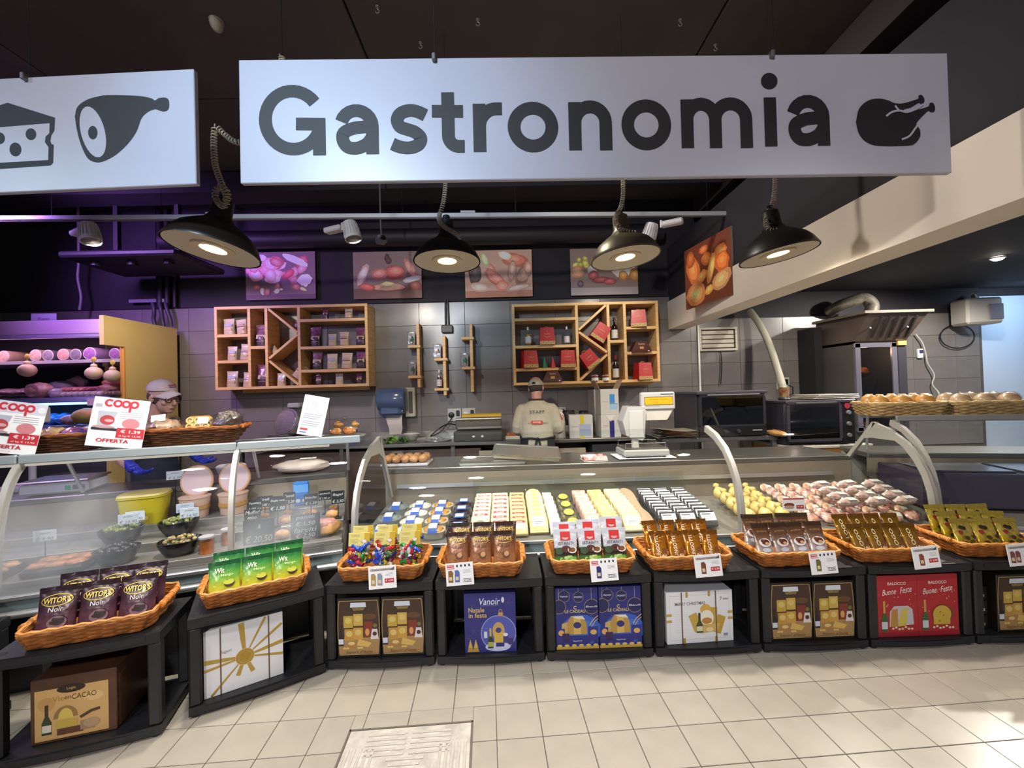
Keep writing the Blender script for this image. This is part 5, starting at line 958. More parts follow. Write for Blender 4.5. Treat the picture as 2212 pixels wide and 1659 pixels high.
MP = [make_meat('#cda294', '#a05c50', 1), make_meat('#c47c70', '#dcb8a6', 2, False), make_meat('#d9c09c', '#b87a64', 3), make_meat('#a8645a', '#d0a898', 4, False)]
ML = ['vacuum pack of rosy cured meat with an ivory label', 'vacuum pack of red cured meat without a label', 'vacuum pack of pale fatty bacon with an ivory label', 'vacuum pack of dark red salami without a label']; k = 0
for r_ in range(8):
    for c_ in range(7):
        x = 2.075+.116*c_; y = 2.83+.07*r_; i = q.randrange(4); first_ = not MP[i].get('used'); o = MP[i] if first_ else dup(MP[i]); MP[i]['used'] = 1
        o.location = (x, y, zc(y)+.045+.006*r_); o.scale = (.64, .78, .8); o.rotation_euler = (R(38+q.uniform(-3, 3)), R(q.uniform(-6, 6)), R(q.uniform(-8, 8))); tag(o, ML[i], None, ML[i]+'s')
sal = make_meat('#dcccc0', '#b88e84', 9, True, (.085, .03, .026)); k = 0
for r_ in range(4):
    for c_ in range(3):
        o = sal if k == 0 else dup(sal); k += 1; o.location = (2.36+.2*c_, 2.86+.085*r_, zc(2.85)+.135+.02*r_); o.rotation_euler = (R(12), R(q.uniform(-4, 4)), R(q.uniform(-4, 6))); tag(o, 'wrapped pale salami stick lying on the cured meat packs', None, 'wrapped salami sticks')
# upright plexiglass divider fronts
for i, (xa, xb) in enumerate(((-.28, .37), (.375, 1.03), (1.04, 1.44))): tag(MB().box(((xa+xb)/2, 3.40, .70), (xb-xa, .005, .2)).build('acrylic_divider', GLASS), ['clear acrylic divider behind the sliced cheese packs', 'clear acrylic divider behind the butter yellow cheese packs', 'clear acrylic divider behind the dark vacuum packs'][i], 'divider')
p = P(1715, 1105, 2.84); t = thing('price_card', 'small red and white price card standing among the cured meat packs', 'price card', (p.x, p.y, zc(p.y)+.06), -3); MB().box((0, .001, .08), (.15, .002, .09)).build('card', PAPER, t); MB().tube([(0, .004, -.06), (0, .004, .08)], .003, 5).build('stick', BLACK, t)
pr = PR(step=.0001); pr.rect(-.07, .112, .07, .122, '#c9404a'); pr.ell(-.03, .075, .035, .016, '#8a3a30'); pr.ell(-.03, .06, .035, .012, '#b9a088'); pr.rect(.018, .05, .068, .075, '#b92a34'); pr.text('€ 1,99', .043, .0625, .012, '#f2e6e6', .02); pr.build('print', t)
# goods lying on the middle worktop
def tray_on(loc, rz, rot, lab):
    t = thing('metal_tray', lab, 'tray', loc, rot=rot); w_, d, h = .56, .30, .03
    MB().loft([[(x*w_/2*.96, y*d/2*.93, 0) for x, y in ((-1, -1), (1, -1), (1, 1), (-1, 1))], [(x*w_/2, y*d/2, h) for x, y in ((-1, -1), (1, -1), (1, 1), (-1, 1))]]).build('pan', mat('#cfccc4', .3, .85, name='aluminium_pan'), t)
    m = MB()
    for y in (-1, 1): m.tube([(-w_/2, y*d/2, h), (w_/2, y*d/2, h)], .007, 6)
    for i, (a_, b_) in enumerate((((-w_/2, -d/2), (w_/2, -d/2)), ((w_/2, -d/2), (w_/2, d/2)), ((w_/2, d/2), (-w_/2, d/2)), ((-w_/2, d/2), (-w_/2, -d/2)))): MB().tube([(*a_, h), (*b_, h)], .008, 6).build('rolled_edge', mat('#c9c6be', .25, .9, name='bright_edge'), t)
p = P(1065, 1003, 3.62); tray_on((p.x, 3.62, .882), 0, (0, 0, 0), 'flat metal tray lying on the worktop edge'); p = P(1137, 990, 3.6); tray_on((p.x, 3.60, .945), 0, (R(10), R(4.5), R(-3)), 'tilted metal tray resting on the flat tray')
p = P(880, 990, 3.66); t = thing('pastry_tray', 'film-wrapped tray of golden bread rolls on the worktop', 'tray', (p.x, 3.66, .882)); MB().box((0, 0, .012), (.40, .26, .022), bev=.006).build('foam_tray', mat('#b5b3b8', .5, name='foam_grey'), t)
for i in range(5):
    for j in range(2): MB().ell((-.15+.075*i, -.06+.12*j, .055), (.042, .058, .036), 12, 8, jit=.2, seed=i+j).build('roll', mat('#b98a5c', .45, 0, .3, 12, name='bread_roll', coat=.2), t, smooth=True)
MB().loft([ovalr(.40, .26, .02, e=.4), ovalr(.41, .27, .06, e=.5), ovalr(.30, .18, .105, e=.6)]).build('film', FILM, t, smooth=True)
p = P(1285, 985, 3.5); t = thing('folded_leaflet', 'red and white folded paper leaflet on the worktop edge', 'leaflet', (p.x, 3.56, .883), 4)
MB().sheet(lambda u, v: ((u-.5)*.2, (v-.5)*.16, .012+.03*abs(math.sin(v*5))), 2, 12).build('sheet', mat('#d6ccc8', .55, 0, .4, 30, name='printed_leaflet', col2='#b0584c'), t); MB().box((0, 0, .004), (.2, .17, .006)).build('under_sheet', mat('#cfc7c2', .55, name='leaflet_under'), t)
# ---- counter scale with raised display
p = P(1395, 985, 3.62); t = thing('counter_scale', 'white counter scale with an orange display on a raised arm', 'scale', (p.x-.02, 3.66, .882)); t.scale = (.98, .98, .90); SCW = mat('#a9a7a3', .45, name='scale_white')
MB().box((0, 0, .012), (.5, .30, .004)).build('mat', PAPER, t)
for sx in (-1, 1):
    for sy in (-1, 1): MB().lathe([(.014, .014), (.014, .028)], 10, M=TR(sx*.16, sy*.11, 0)).build('foot', BLACK, t)
MB().box((0, 0, .06), (.40, .29, .065), bev=.015).build('body', SCW, t); MB().box((0, 0, .10), (.38, .27, .012), bev=.005).build('pan', STEEL, t)
m = MB()
for i in range(2): MB().tube([(-.18, .12*(2*i-1), .105), (-.18, .12*(2*i-1), .15), (.17, .12*(2*i-1), .15), (.17, .12*(2*i-1), .105)], .003, 5).build('pan_rail', ALU, t)
MB().box((-.075, -.05, .175), (.06, .05, .16), bev=.01).build('column', mat('#b5b1a8', .4, name='column_grey'), t)
MB().prism([(-.16, .22), (-.02, .17), (.0, .20), (.02, .46), (-.02, .50), (-.14, .50), (-.19, .36)], -.09, .09, M=RX(90)).build('printer_head', SCW, t)
MB().box((-.07, -.095, .33), (.125, .012, .26), bev=.02).build('printer_cover', mat('#b4b2ae', .4, name='scale_cover'), t); MB().box((-.07, -.06, .502), (.10, .02, .004)).build('slot', BLACK, t)
MB().box((.06, .0, .455), (.2, .06, .07), bev=.01).build('arm', SCW, t)
hd = MB().box((.14, -.035, .545), (.30, .07, .17), bev=.012).build('display_head', SCW, t); MB().prism([(.0, .36), (.22, .36), (.28, .47), (.0, .47)], -.05, .05, M=RX(90)).build('display_back', mat('#bdb8ad', .45, name='scale_back_grey'), t)  # back of the display in a warm pale grey
pr = PR(step=.0001); pr.z = .0705; pr.rect(.015, .505, .27, .585, '#3a2c1c'); pr.rect(.02, .51, .265, .58, mat('#d08a12', .4, emit=.55, name='amber_display')); pr.rect(.16, .603, .27, .613, '#3c3c4c'); pr.rect(.02, .495, .15, .499, '#77737a'); pr.text('0,000  0,00', .14, .558, .012, '#7a4a08', 0, w=.16); pr.text('0,00', .12, .53, .014, '#7a4a08', 0); pr.build('display', t)
# ================================================================== goods in the left counter
def deckL(px, py, up=0):                       # ray onto the sloping left deck
    d_ = CM @ V(((px-1106)/F, -(py-829.5)/F, -1)); best = None
    for i in range(400):
        s = 1.5+i*.008; q_ = CAM+d_*s; l = LI @ q_
        if q_.z <= .54+max(0, min(.72, l.y)-.02)*.15/.70+up: return V((q_.x, q_.y, q_.z-up+.001)) if 0 < l.y < .9 else V((q_.x, q_.y, .6))
    return CAM+d_*2.6
def Lp(x, y, up=0): p_ = LM @ V((x, y, 0)); p_.z = (.575 if y < .272 else .63 if y < .515 else .68)+.001+up; return p_
def card(loc, rz, w_, h_, lines, c, bg, lab, group, stick=.1, name='price_sign', cat='sign', lean=0):
    t = thing(name, lab, cat, loc, group=group, rot=(R(-lean), 0, R(rz))); MB().box((0, .0015, stick+h_/2), (w_, .003, h_), bev=.001).build('card', bg, t); MB().tube([(0, .005, 0), (0, .005, stick+h_*.4)], .003, 5).build('stick', BLACK, t); MB().box((0, .005, .005), (.04, .04, .01), bev=.003).build('base', BLACK, t)
    p = PR(step=.0001)
    for i, (tx, sz) in enumerate(lines): p.text(tx, 0, stick+h_*(1-(i+.6)/len(lines)), h_*sz, c, .0, shear=.2, w=min(w_*.85, len(tx)*h_*sz*.62))
    p.build('writing', t); return t
SLATE = mat('#1b1c20', .7, name='slate_card')
for px, py, w_, h_, ln, ll in ((519, 1150, .085, .08, [('Veneziana', .2), ('1,00 nr', .26)], 'Veneziana'), (545, 1168, .095, .10, [('Muffin!', .22), ('misti', .18), ('€ 2,05', .24)], 'Muffin'), (572, 1128, .10, .075, [('Girella', .22), ('€ 0,85 nr', .26)], 'Girella'), (600, 1150, .10, .10, [('Sfoglia mele', .18), ('€ 1,50', .26)], 'Sfoglia'), (625, 1120, .075, .085, [('Cannoli', .22), ('€ 2,30', .26)], 'Cannoli'), (702, 1110, .085, .07, [('sandwich', .2), ('€ 1,90 nr', .26)], 'sandwich'), (738, 1128, .085, .09, [('Bagel', .24), ('€ 2,50', .26)], 'Bagel'), (672, 1130, .085, .08, [('brioche', .22), ('€ 1,20', .26)], 'brioche')):
    l = LI @ deckL(px, py); x_, y_ = max(-.58, min(-.06, l.x)), max(.12, min(.66, l.y)); card(Lp(x_, y_), LA, w_, h_, ln, '#d8d8d4', SLATE, 'black slate price sign chalked '+ll+' in the pastry section', 'slate price signs', .10, lean=6)
for x_, ln, lab in ((-.50, [('A', .2), ('€ 20,50', .3)], 'black slate board chalked 20,50 standing low at the pastry glass'), (-.24, [('panini', .2), ('€ 1,50', .2), ('farciti', .2), ('€ 2,50', .2)], 'black slate board with four chalk lines at the pastry glass')):
    card(Lp(x_, .07), LA, .17, .15, ln, '#b9bcbc', SLATE, lab, 'large slate boards', .02, lean=4)
PAS = [mat('#b5783c', .45, 0, .35, 14, name='baked_crust', coat=.2), mat('#c9965a', .5, 0, .25, 18, name='light_crust'), mat('#c98a86', .45, 0, .2, 14, name='pink_glaze', coat=.3), mat('#8a5a30', .5, 0, .3, 16, name='dark_crust')]
def pastry(kind, mt):
    t = thing('pastry', 'x', 'pastry')
    if kind == 0: MB().tube([(.05*math.cos(a_), .05*math.sin(a_), .02) for a_ in [R(20+28*i) for i in range(10)]], [.008, .016, .021, .024, .026, .026, .024, .021, .016, .008], 8).build('croissant', mt, t, smooth=True)
    elif kind == 1: MB().ell((0, 0, .03), (.055, .045, .034), 14, 8, jit=.15, seed=3, flat=.8).build('bun', mt, t, smooth=True); MB().ell((0, 0, .055), (.03, .025, .012), 10, 6).build('topping', PAS[2], t, smooth=True)
    elif kind == 2: MB().lathe([(.022, 0), (.032, .035), (.034, .036)], 14).build('paper_cup', mat('#d9c9a4', .6, name='muffin_paper'), t); MB().ell((0, 0, .045), (.038, .038, .024), 14, 8, jit=.2, seed=7).build('muffin_top', mt, t, smooth=True)
    else: MB().box((0, 0, .02), (.13, .075, .036), bev=.014).build('loaf', mt, t, smooth=True); MB().box((0, 0, .04), (.10, .05, .006), bev=.003).build('filling', PAS[2], t)
    return t
PL = ['curved golden croissant in the pastry section', 'round bun with pink topping in the pastry section', 'muffin in a paper cup in the pastry section', 'filled flat loaf in the pastry section']
protos = [pastry(i, PAS[(0, 1, 3, 1)[i]]) for i in range(4)]; used = set()
for x_ in rng(-.54, -.1, 4):
    for y_ in (.19, .345, .445, .61):
        if (x_ > -.3 and y_ < .25) or (y_ > .55 and -.43 < x_ < -.23) or (x_ > -.12 and y_ > .5): continue
        i = q.randrange(4); o = dup(protos[i]) if i in used else protos[i]; used.add(i); o.location = Lp(x_, y_, .002); o.scale = (.85,)*3; o.rotation_euler = (0, 0, R(LA+q.uniform(-6, 6))); tag(o, PL[i], None, PL[i]+' group')
t = thing('pastry', 'large pink-glazed loaf in the front corner of the pastry section', 'pastry', Lp(-.13, .15), LA); MB().ell((0, 0, .05), (.1, .07, .055), 16, 10, jit=.2, seed=4, flat=.8).build('loaf', PAS[1], t, smooth=True); MB().ell((0, -.01, .075), (.075, .05, .035), 14, 8, jit=.25, seed=6).build('glaze', PAS[2], t, smooth=True)
t = thing('snack_packet', 'bright blue snack packet standing behind the slate signs', 'packet', Lp(-.33, .60), LA); MB().box((0, 0, .09), (.11, .03, .18), bev=.012).build('packet', mat('#2f74c4', .3, name='blue_packet', coat=.4), t); pr = PR(); pr.z = .016; pr.rect(-.05, .1, .05, .16, '#5c9ad8'); pr.ell(-.02, .04, .016, .014, '#d0d4d8'); pr.ell(.02, .04, .014, .012, '#c9b8a0'); pr.build('print', t)
t = thing('wrapped_loaf', 'film-wrapped white loaf on the rear ledge of the pastry section', 'bread', LM @ V((-.36, .9, .882)), LA); MB().ell((0, 0, .05), (.2, .11, .055), 18, 10, jit=.2, seed=8, flat=.85).build('loaf', mat('#d0c2b8', .5, 0, .2, 8, name='floury_loaf'), t, smooth=True); MB().ell((0, 0, .055), (.23, .13, .062), 18, 10, jit=.3, seed=9, flat=.85).build('film', FILM, t, smooth=True); MB().box((.05, -.02, .112), (.12, .05, .003)).build('label', PAPER, t)
# olives: black bowls with heaps of single olives
OB = mat('#16181a', .25, name='black_bowl', coat=.3)
def bowl(loc, w_, cols, seed, lab, cn):
    t = thing('olive_bowl', lab, 'bowl', loc, LA+6); MB().loft([ovalr(w_*.62, w_*.5, 0), ovalr(w_*.9, w_*.72, .05), ovalr(w_, w_*.8, .085), ovalr(w_*.95, w_*.75, .085), ovalr(w_*.8, w_*.6, .05), ovalr(w_*.5, w_*.4, .03)]).build('bowl', OB, t, smooth=True)
    qq = random.Random(seed); me = None
    for i in range(34):
        a_, r_ = qq.uniform(0, 6.28), math.sqrt(qq.uniform(0, 1))*.40*w_; c = qq.choice(cols)
        o = tag(MB().ell((0, 0, 0), (.014, .0115, .0115), 8, 6).build('olive', mat(c, .25, name='olive_'+c[1:], coat=.4), smooth=True) if (c not in OM) else link('olive', OM[c]), 'single '+cn+' olive heaped in a black bowl', 'olive', cn+' olives'); OM.setdefault(c, o.data)
        o.location = t.location+V((r_*math.cos(a_), r_*.78*math.sin(a_), .074+.016*(1-(r_/(.42*w_))**2)*1.6+qq.uniform(0, .006))); o.rotation_euler = (qq.uniform(0, 3), qq.uniform(0, 3), 0)
OM = {}
bowl(Lp(-1.30, .36), .22, ['#6f7a30', '#7d8438', '#5c682a'], 1, 'black bowl of green olives in front of the yellow tub', 'green')
bowl(Lp(-1.02, .40), .22, ['#858a4a', '#757c3a', '#94935c'], 2, 'black bowl of pale green olives beside the glass support', 'pale green')
bowl(Lp(-1.22, .13), .21, ['#1d1618', '#2a2022', '#37282c'], 3, 'black bowl of black olives close to the glass', 'black')
bowl(Lp(-.93, .15), .22, ['#a08a58', '#8a7a44', '#b09a6c', '#7a5a3c'], 4, 'black bowl of mixed tan olives beside the glass support', 'mixed tan')
t = thing('yellow_tub', 'large yellow catering tub with a hinged lid behind the green olives', 'tub', Lp(-1.28, .61), LA); MB().loft([ovalr(.22, .17, 0, e=.5), ovalr(.26, .2, .17, e=.5), ovalr(.275, .215, .175, e=.5), ovalr(.275, .215, .185, e=.5)]).build('tub', mat('#c2b01c', .4, name='yellow_plastic'), t, smooth=True); MB().loft([ovalr(.27, .21, .187, e=.5), ovalr(.26, .2, .2, e=.5)]).build('lid', mat('#cdbd6a', .4, name='yellow_lid'), t, smooth=True); pr = PR(); pr.z = .112; pr.ell(.0, .06, .05, .04, '#5f8a9c'); pr.ell(.02, .05, .04, .02, '#c9a34a'); pr.build('print', t)
for i, (x_, l_) in enumerate(((-1.0, 'round beige tub with an upright lid behind the pale green olives'), (-.77, 'round beige tub with an upright lid next to the glass support'))):
    t = thing('round_tub', l_, 'tub', Lp(x_, .612), LA, 'round beige tubs'); t.scale = (.86, .86, .95); MB().lathe([(.09, 0), (.105, .14), (.11, .142), (.11, .15)], 24).build('tub', mat('#c7a894', .45, name='beige_tub'), t, smooth=True); MB().lathe([(.104, .06), (.1045, .09)], 24, cap=False).build('stripe', mat('#b58a4c', .5, name='tub_stripe'), t); MB().lathe([(.115, 0), (.118, .006), (.112, .016), (.09, .018)], 28, M=TR(0, .06, .25) @ RX(80)).build('lid', mat('#c79a72', .45, name='tub_lid'), t, smooth=True); MB().lathe([(.102, .0185), (.02, .019)], 28, M=TR(0, .06, .25) @ RX(80)).build('lid_disc', mat('#c9b0b4', .5, name='lid_disc'), t)
for i, (x_, y_, up, tx, ll) in enumerate(((-1.27, .45, .10, '3,90', 'behind the green olives'), (-1.24, .30, .12, '10,90', 'above the green olives'), (-1.02, .50, .11, '13,90', 'on the beige tub'), (-.93, .30, .12, '14,90', 'above the tan olives'), (-1.60, .25, .14, '9,90', 'beside the misted glass'), (-1.13, .66, .26, '6,50', 'at the rear above the yellow tub'))):
    card(Lp(x_, y_), LA+2, .10, .06, [('prezzo', .2), ('€ '+tx, .34)], '#5a6070', mat('#c3ccd6', .5, name='pale_card'), 'small pale price card reading '+tx+' '+ll, 'small pale price cards', up)
for i, (x_, y_, c, l_) in enumerate(((-1.80, .15, '#b98a5c', 'tray of pinkish marinated fish behind the misted glass'), (-2.12, .15, '#a8866a', 'tray of browned fillets at the far side of the misted glass'), (-1.47, .15, '#b9743c', 'tray of orange salmon slices low at the glass'))):
    t = thing('food_tray', l_, 'tray', Lp(x_, y_), LA); MB().box((0, 0, .02), (.26, .2, .04), bev=.01).build('tray', OB, t)
    for k in range(6): MB().ell((-.08+.08*(k % 3), -.045+.09*(k//3), .045), (.05, .035, .018), 12, 8, jit=.3, seed=k+i).build('fillet', mat(c, .4, 0, .35, 18, name='fillet_'+c[1:], coat=.3), t, smooth=True)
for i, x_ in enumerate((-.78, -.70)):
    t = thing('jar_pack', 'clear jar pack with orange contents beside the olive bowls', 'jar', Lp(x_, .10+.12*i), LA, 'orange jar packs'); MB().lathe([(.034, 0), (.036, .07)], 16).build('contents', mat('#b5662a', .4, 0, .3, 20, name='orange_contents'), t, smooth=True); MB().lathe([(.038, 0), (.04, .08), (.036, .09)], 16).build('jar', FILM, t, smooth=True); MB().lathe([(.04, .09), (.04, .1)], 16).build('lid', mat('#c9c9c9', .4, .4, name='jar_lid'), t)
# scale, white tub and glove box on the left worktop
t = thing('counter_scale', 'low flat counter scale seen through the misted glass', 'scale', LM @ V((-1.84, .90, .882)), LA); MB().box((0, 0, .045), (.36, .26, .07), bev=.012).build('body', mat('#a5a2b0', .45, name='scale_lilac_grey'), t); MB().box((0, 0, .092), (.38, .28, .014), bev=.006).build('pan', STEEL, t); pr = PR(); pr.z = .131; pr.rect(.06, .03, .09, .06, '#2c8a6a'); pr.rect(.1, .03, .165, .062, '#55525f'); pr.build('key_panel', t)
t = thing('white_tub', 'white tub with a blue label on the left worktop', 'tub', LM @ V((-.86, .92, .882)), LA); MB().loft([ovalr(.15, .12, 0), ovalr(.19, .15, .075), ovalr(.2, .16, .08), ovalr(.2, .16, .09)]).build('tub', mat('#c9c3c4', .45, name='tub_white'), t, smooth=True); MB().loft([ovalr(.195, .155, .091), ovalr(.18, .14, .1)]).build('lid', mat('#d6d2d6', .4, name='tub_lid_white'), t, smooth=True); MB().box((.01, -.01, .1015), (.09, .06, .002)).build('label', mat('#7f93c4', .5, name='label_blue'), t)
# ================================================================== rear workbench
BZ = .92
wbn = thing('workbench', 'stainless steel workbench along the grey tiled wall', 'workbench', (0, 0, 0))
xa, xb = -3.1, 1.62; MB().box(((xa+xb)/2, 5.14, BZ-.02), (xb-xa, .68, .04), bev=.006).build('worktop', STEEL, wbn); MB().box(((xa+xb)/2, 5.485, BZ+.04), (xb-xa, .018, .08)).build('splashback', STEEL, wbn)
for x in (xa+.05, -1.9, -.62, .35, xb-.05):
    for y in (4.86, 5.44): MB().box((x, y, (BZ-.04)/2), (.045, .045, BZ-.04)).build('leg', STEEL, wbn)
BR = mat('#4a382c', .6, 0, .15, 5, name='dark_brown_cabinet'); LT = mat('#9c8c78', .5, 0, .06, 4, name='tan_door')
MB().box((-1.6, 5.15, .45), (2.6, .6, .78)).build('cabinet', BR, wbn)
for i in range(3):
    d_ = MB().box((-.12+.42*i, 4.845, .50), (.4, .02, .62), bev=.004).build('door', LT, wbn); MB().box((-.12+.42*i, 4.83, .76), (.12, .02, .014), bev=.004).build('handle', STEEL, d_)
MB().box((1.3, 5.15, .45), (.6, .6, .78)).build('cabinet', mat('#2d2b2c', .5, name='black_cabinet'), wbn)
# ================================================================== wall shelves of light oak
def wall_shelf(lab, px0, py0, px1, py1, verts, hors, diags, yaw=0):
    a_, b_ = P(px0, py0, 5.2), P(px1, py1, 5.2); W_, H_ = b_.x-a_.x, a_.z-b_.z; t = thing('wall_shelf', lab, 'shelf', (a_.x, 5.2, b_.z)); T_ = .034; D_ = .285
    for x in (0, W_-T_): MB().box((x+T_/2, D_/2, H_/2), (T_, D_, H_), bev=.002).build('side_panel', WOOD, t)
    for z in (0, H_-T_): MB().box((W_/2, D_/2, z+T_/2), (W_-2*T_, D_, T_), bev=.002).build('top_panel' if z else 'bottom_panel', WOOD, t)
    for v in verts: MB().box((v*W_, D_/2, H_/2), (T_, D_-.004, H_-2*T_)).build('divider', WOOD, t)
    for (u0, u1, v) in hors: MB().box(((u0+u1)/2*W_, D_/2, (1-v)*H_), ((u1-u0)*W_-T_, D_-.006, T_)).build('shelf_board', WOOD, t)
    for (u0, v0, u1, v1) in diags:
        p0, p1 = V((u0*W_, 0, (1-v0)*H_)), V((u1*W_, 0, (1-v1)*H_)); d_ = p1-p0; MB().box((0, D_/2, 0), (d_.length-.03, D_-.008, .028)).build('diagonal_board', WOOD, t, (p0+p1)/2, (0, -math.atan2(d_.z, d_.x), 0))
    MB().box((W_*.55, D_*.6, -.02), (W_*.85, .03, .04)).build('support_rail', WOOD, t)
    return (a_.x, b_.z, W_, H_)
S1 = wall_shelf('light oak wall shelf with K-shaped boards holding coffee bags', 462, 663, 797, 834, (.224, .336, .549), ((0, .224, .35), (0, .224, .663), (.224, .336, .5), (.549, 1, .19), (.549, 1, .52), (.549, 1, .80)), ((.345, .03, .543, .34), (.543, .35, .345, .645), (.345, .655, .543, .965)))
S2 = wall_shelf('light oak wall shelf with K-shaped boards holding red boxes and bottles', 1105, 657, 1427, 824, (.44, .655, .768), ((0, .44, .195), (0, .44, .53), (0, .44, .81), (.655, .768, .49), (.768, 1, .33), (.768, 1, .64)), ((.648, .03, .447, .345), (.447, .355, .648, .63), (.648, .64, .447, .965)))
def s1(x, y): return V((S1[0]+(x-125)/1950*S1[2], 5.29, S1[1]+(1150-y)/1015*S1[3]))
def s2(x, y): yy = y+(x-135)*.02; return V((S2[0]+(x-135)/1895*S2[2], 5.29, S2[1]+(1150-yy)/1000*S2[3]))
def small_bag(name, w_, h_, d, stops, draw, nm):
    t, wp = pouch(name, 'x', w_, h_, d, ramp_mat(nm, stops, rough=.45, bump=.4), mat(stops[-1][1], .5, name=nm+'_top'), 3, .06, 1); p = PR(wp, .00015); draw(p, w_, h_); p.build('print', t); return t
def dw1(p, w_, h_): p.rect(-w_*.36, h_*.5, w_*.36, h_*.68, '#8f9aa8'); p.rect(-w_*.34, h_*.25, w_*.34, h_*.4, '#b59a5c'); p.rect(-w_*.25, h_*.55, w_*.25, h_*.6, '#c9c4b8')
def dw2(p, w_, h_): p.rect(-w_*.36, h_*.48, w_*.36, h_*.54, '#6a3a3a'); p.rect(-w_*.3, h_*.25, w_*.3, h_*.36, '#c2a27a'); p.rect(-w_*.3, h_*.62, w_*.3, h_*.7, '#b59a90')
def dm(p, w_, h_): p.rect(-w_*.38, h_*.34, w_*.38, h_*.5, '#b3a27c'); p.rect(-w_*.38, h_*.5, w_*.38, h_*.53, '#8a7034'); p.text('CAFFE', 0, h_*.42, h_*.07, '#4a2c24', .01, w=w_*.5); p.rect(-w_*.3, h_*.2, w_*.3, h_*.23, '#8a6a60')
WB = [small_bag('coffee_bag', .13, .19, .075, [(0, '#b5a58c'), (1, '#c3b49c')], dw1, 'cream_bag'), small_bag('coffee_bag', .12, .175, .07, [(0, '#b59d88'), (1, '#c2ae98')], dw2, 'buff_bag')]
MA = small_bag('coffee_bag', .14, .25, .085, [(0, '#2c1824'), (.5, '#3a1c2c'), (.6, '#5e2444'), (1, '#6a2a4c')], dm, 'maroon_bag')
used1 = set()
def shelf_put(proto, pos, sc, rot, lab, grp):
    o = dup(proto) if proto.name in used1 else proto; used1.add(proto.name); o.location = pos; o.rotation_euler = rot; o.scale = (sc,)*3; tag(o, lab, None, grp)
for i, (x, y, h_, r_, row) in enumerate(((265, 468, 200, -3, 'top left cell'), (428, 465, 185, -6, 'top left cell'), (295, 787, 175, 0, 'middle left cell'), (465, 787, 200, 4, 'middle left cell'), (290, 1118, 200, 0, 'bottom left cell'), (490, 1118, 180, 2, 'bottom left cell'), (860, 712, 130, -38, 'V of the K boards'), (1110, 1020, 180, 36, 'lower K board'), (920, 1118, 160, 0, 'triangle under the K boards'), (1805, 297, 145, 0, 'top right cell'), (1585, 637, 150, 0, 'second right cell'), (1740, 637, 170, 0, 'second right cell'), (1580, 924, 190, 0, 'third right cell'), (1765, 922, 195, 3, 'third right cell'), (1665, 1118, 140, 0, 'bottom right cell'))):
    shelf_put(WB[i % 2], s1(x, y)+V((0, 0, .002)), h_/1000/(.19 if i % 2 == 0 else .175), (0, R(r_), 0), ('blue-banded', 'red-banded')[i % 2]+' cream paper coffee bag in the '+row+' of the oak shelf', 'cream coffee bags')
for x, y, h_, r_, row in ((680, 622, 270, 0, 'upper narrow cell'), (695, 1118, 272, 0, 'lower narrow cell'), (1120, 395, 160, 38, 'top of the K boards'), (1505, 297, 135, 0, 'top right cell'), (1375, 637, 240, 0, 'second wide row, K board side,'), (1960, 637, 220, 0, 'second wide row, far end,'), (1390, 924, 230, 0, 'third wide row, K board side,'), (1955, 922, 210, 0, 'third wide row, far end,'), (1400, 1118, 138, 0, 'lowest wide row, K board side,'), (1925, 1118, 138, 0, 'lowest wide row, far end,')):
    shelf_put(MA, s1(x, y)+V((0, 0, .002)), h_/1000/.25, (0, R(r_), 0), 'maroon foil coffee bag in the '+row+' of the oak shelf', 'maroon coffee bags')
def trap_box(name, w0, w1, h_, d, body, draw, ribbon=None):
    t = thing(name, 'x', 'box'); MB().loft([[(x*w0/2, y*d/2, 0) for x, y in ((-1, -1), (1, -1), (1, 1), (-1, 1))], [(x*w0/2*.99, y*d/2*.99, h_*.2) for x, y in ((-1, -1), (1, -1), (1, 1), (-1, 1))], [(x*w1/2, y*d/2*.8, h_) for x, y in ((-1, -1), (1, -1), (1, 1), (-1, 1))]]).build('carton', body, t)
    def wp(u, v, hh): f = max(0, (v/h_-.2)/.8); return (u, -d/2*(1-.2*f)-hh-.001, v)
    p = PR(wp, .00015); draw(p, w0, w1, h_); p.build('front_print', t)
    if ribbon: MB().tube([(-.03, 0, h_), (-.015, 0, h_+.015), (.015, 0, h_+.015), (.03, 0, h_)], .004, 5).build('carry_ribbon', ribbon, t)
    return t
def d_red(p, w0, w1, h_):
    p.rect(-w0/2*.99, .002, w0/2*.99, h_*.2, '#b79a5c')
    for k in range(6): p.ell(-w0*.4+w0*.16*k, h_*(.08+.05*(k % 2)), .008, .005, '#5c4a2c', 8)
    p.text('IL', 0, h_*.78, .012, '#c9a06a', .01); p.text('CLASSICO', 0, h_*.62, .014, '#c9a06a', .01, w=.08); p.line(arc(0, h_*.5, .035, .015, 180, 360, 10), .004, '#c98a5c')
def d_brn(p, w0, w1, h_): p.text('Panettone', 0, h_*.76, .024, '#c7a59a', .0, w=w1*.62, shear=.3); p.rect(-.025, h_*.28, .025, h_*.5, '#b58a4c'); p.rect(w0*.3, h_*.04, w0*.38, h_*.14, '#d0ccc8')
RB = trap_box('panettone_box', .19, .165, .215, .16, mat('#b01f22', .45, name='gloss_red_carton', coat=.12), d_red, mat('#b58a3c', .4, name='gold_ribbon')); DBX = trap_box('panettone_box', .245, .13, .135, .17, mat('#4b2318', .4, name='gloss_brown_carton', coat=.15), d_brn)
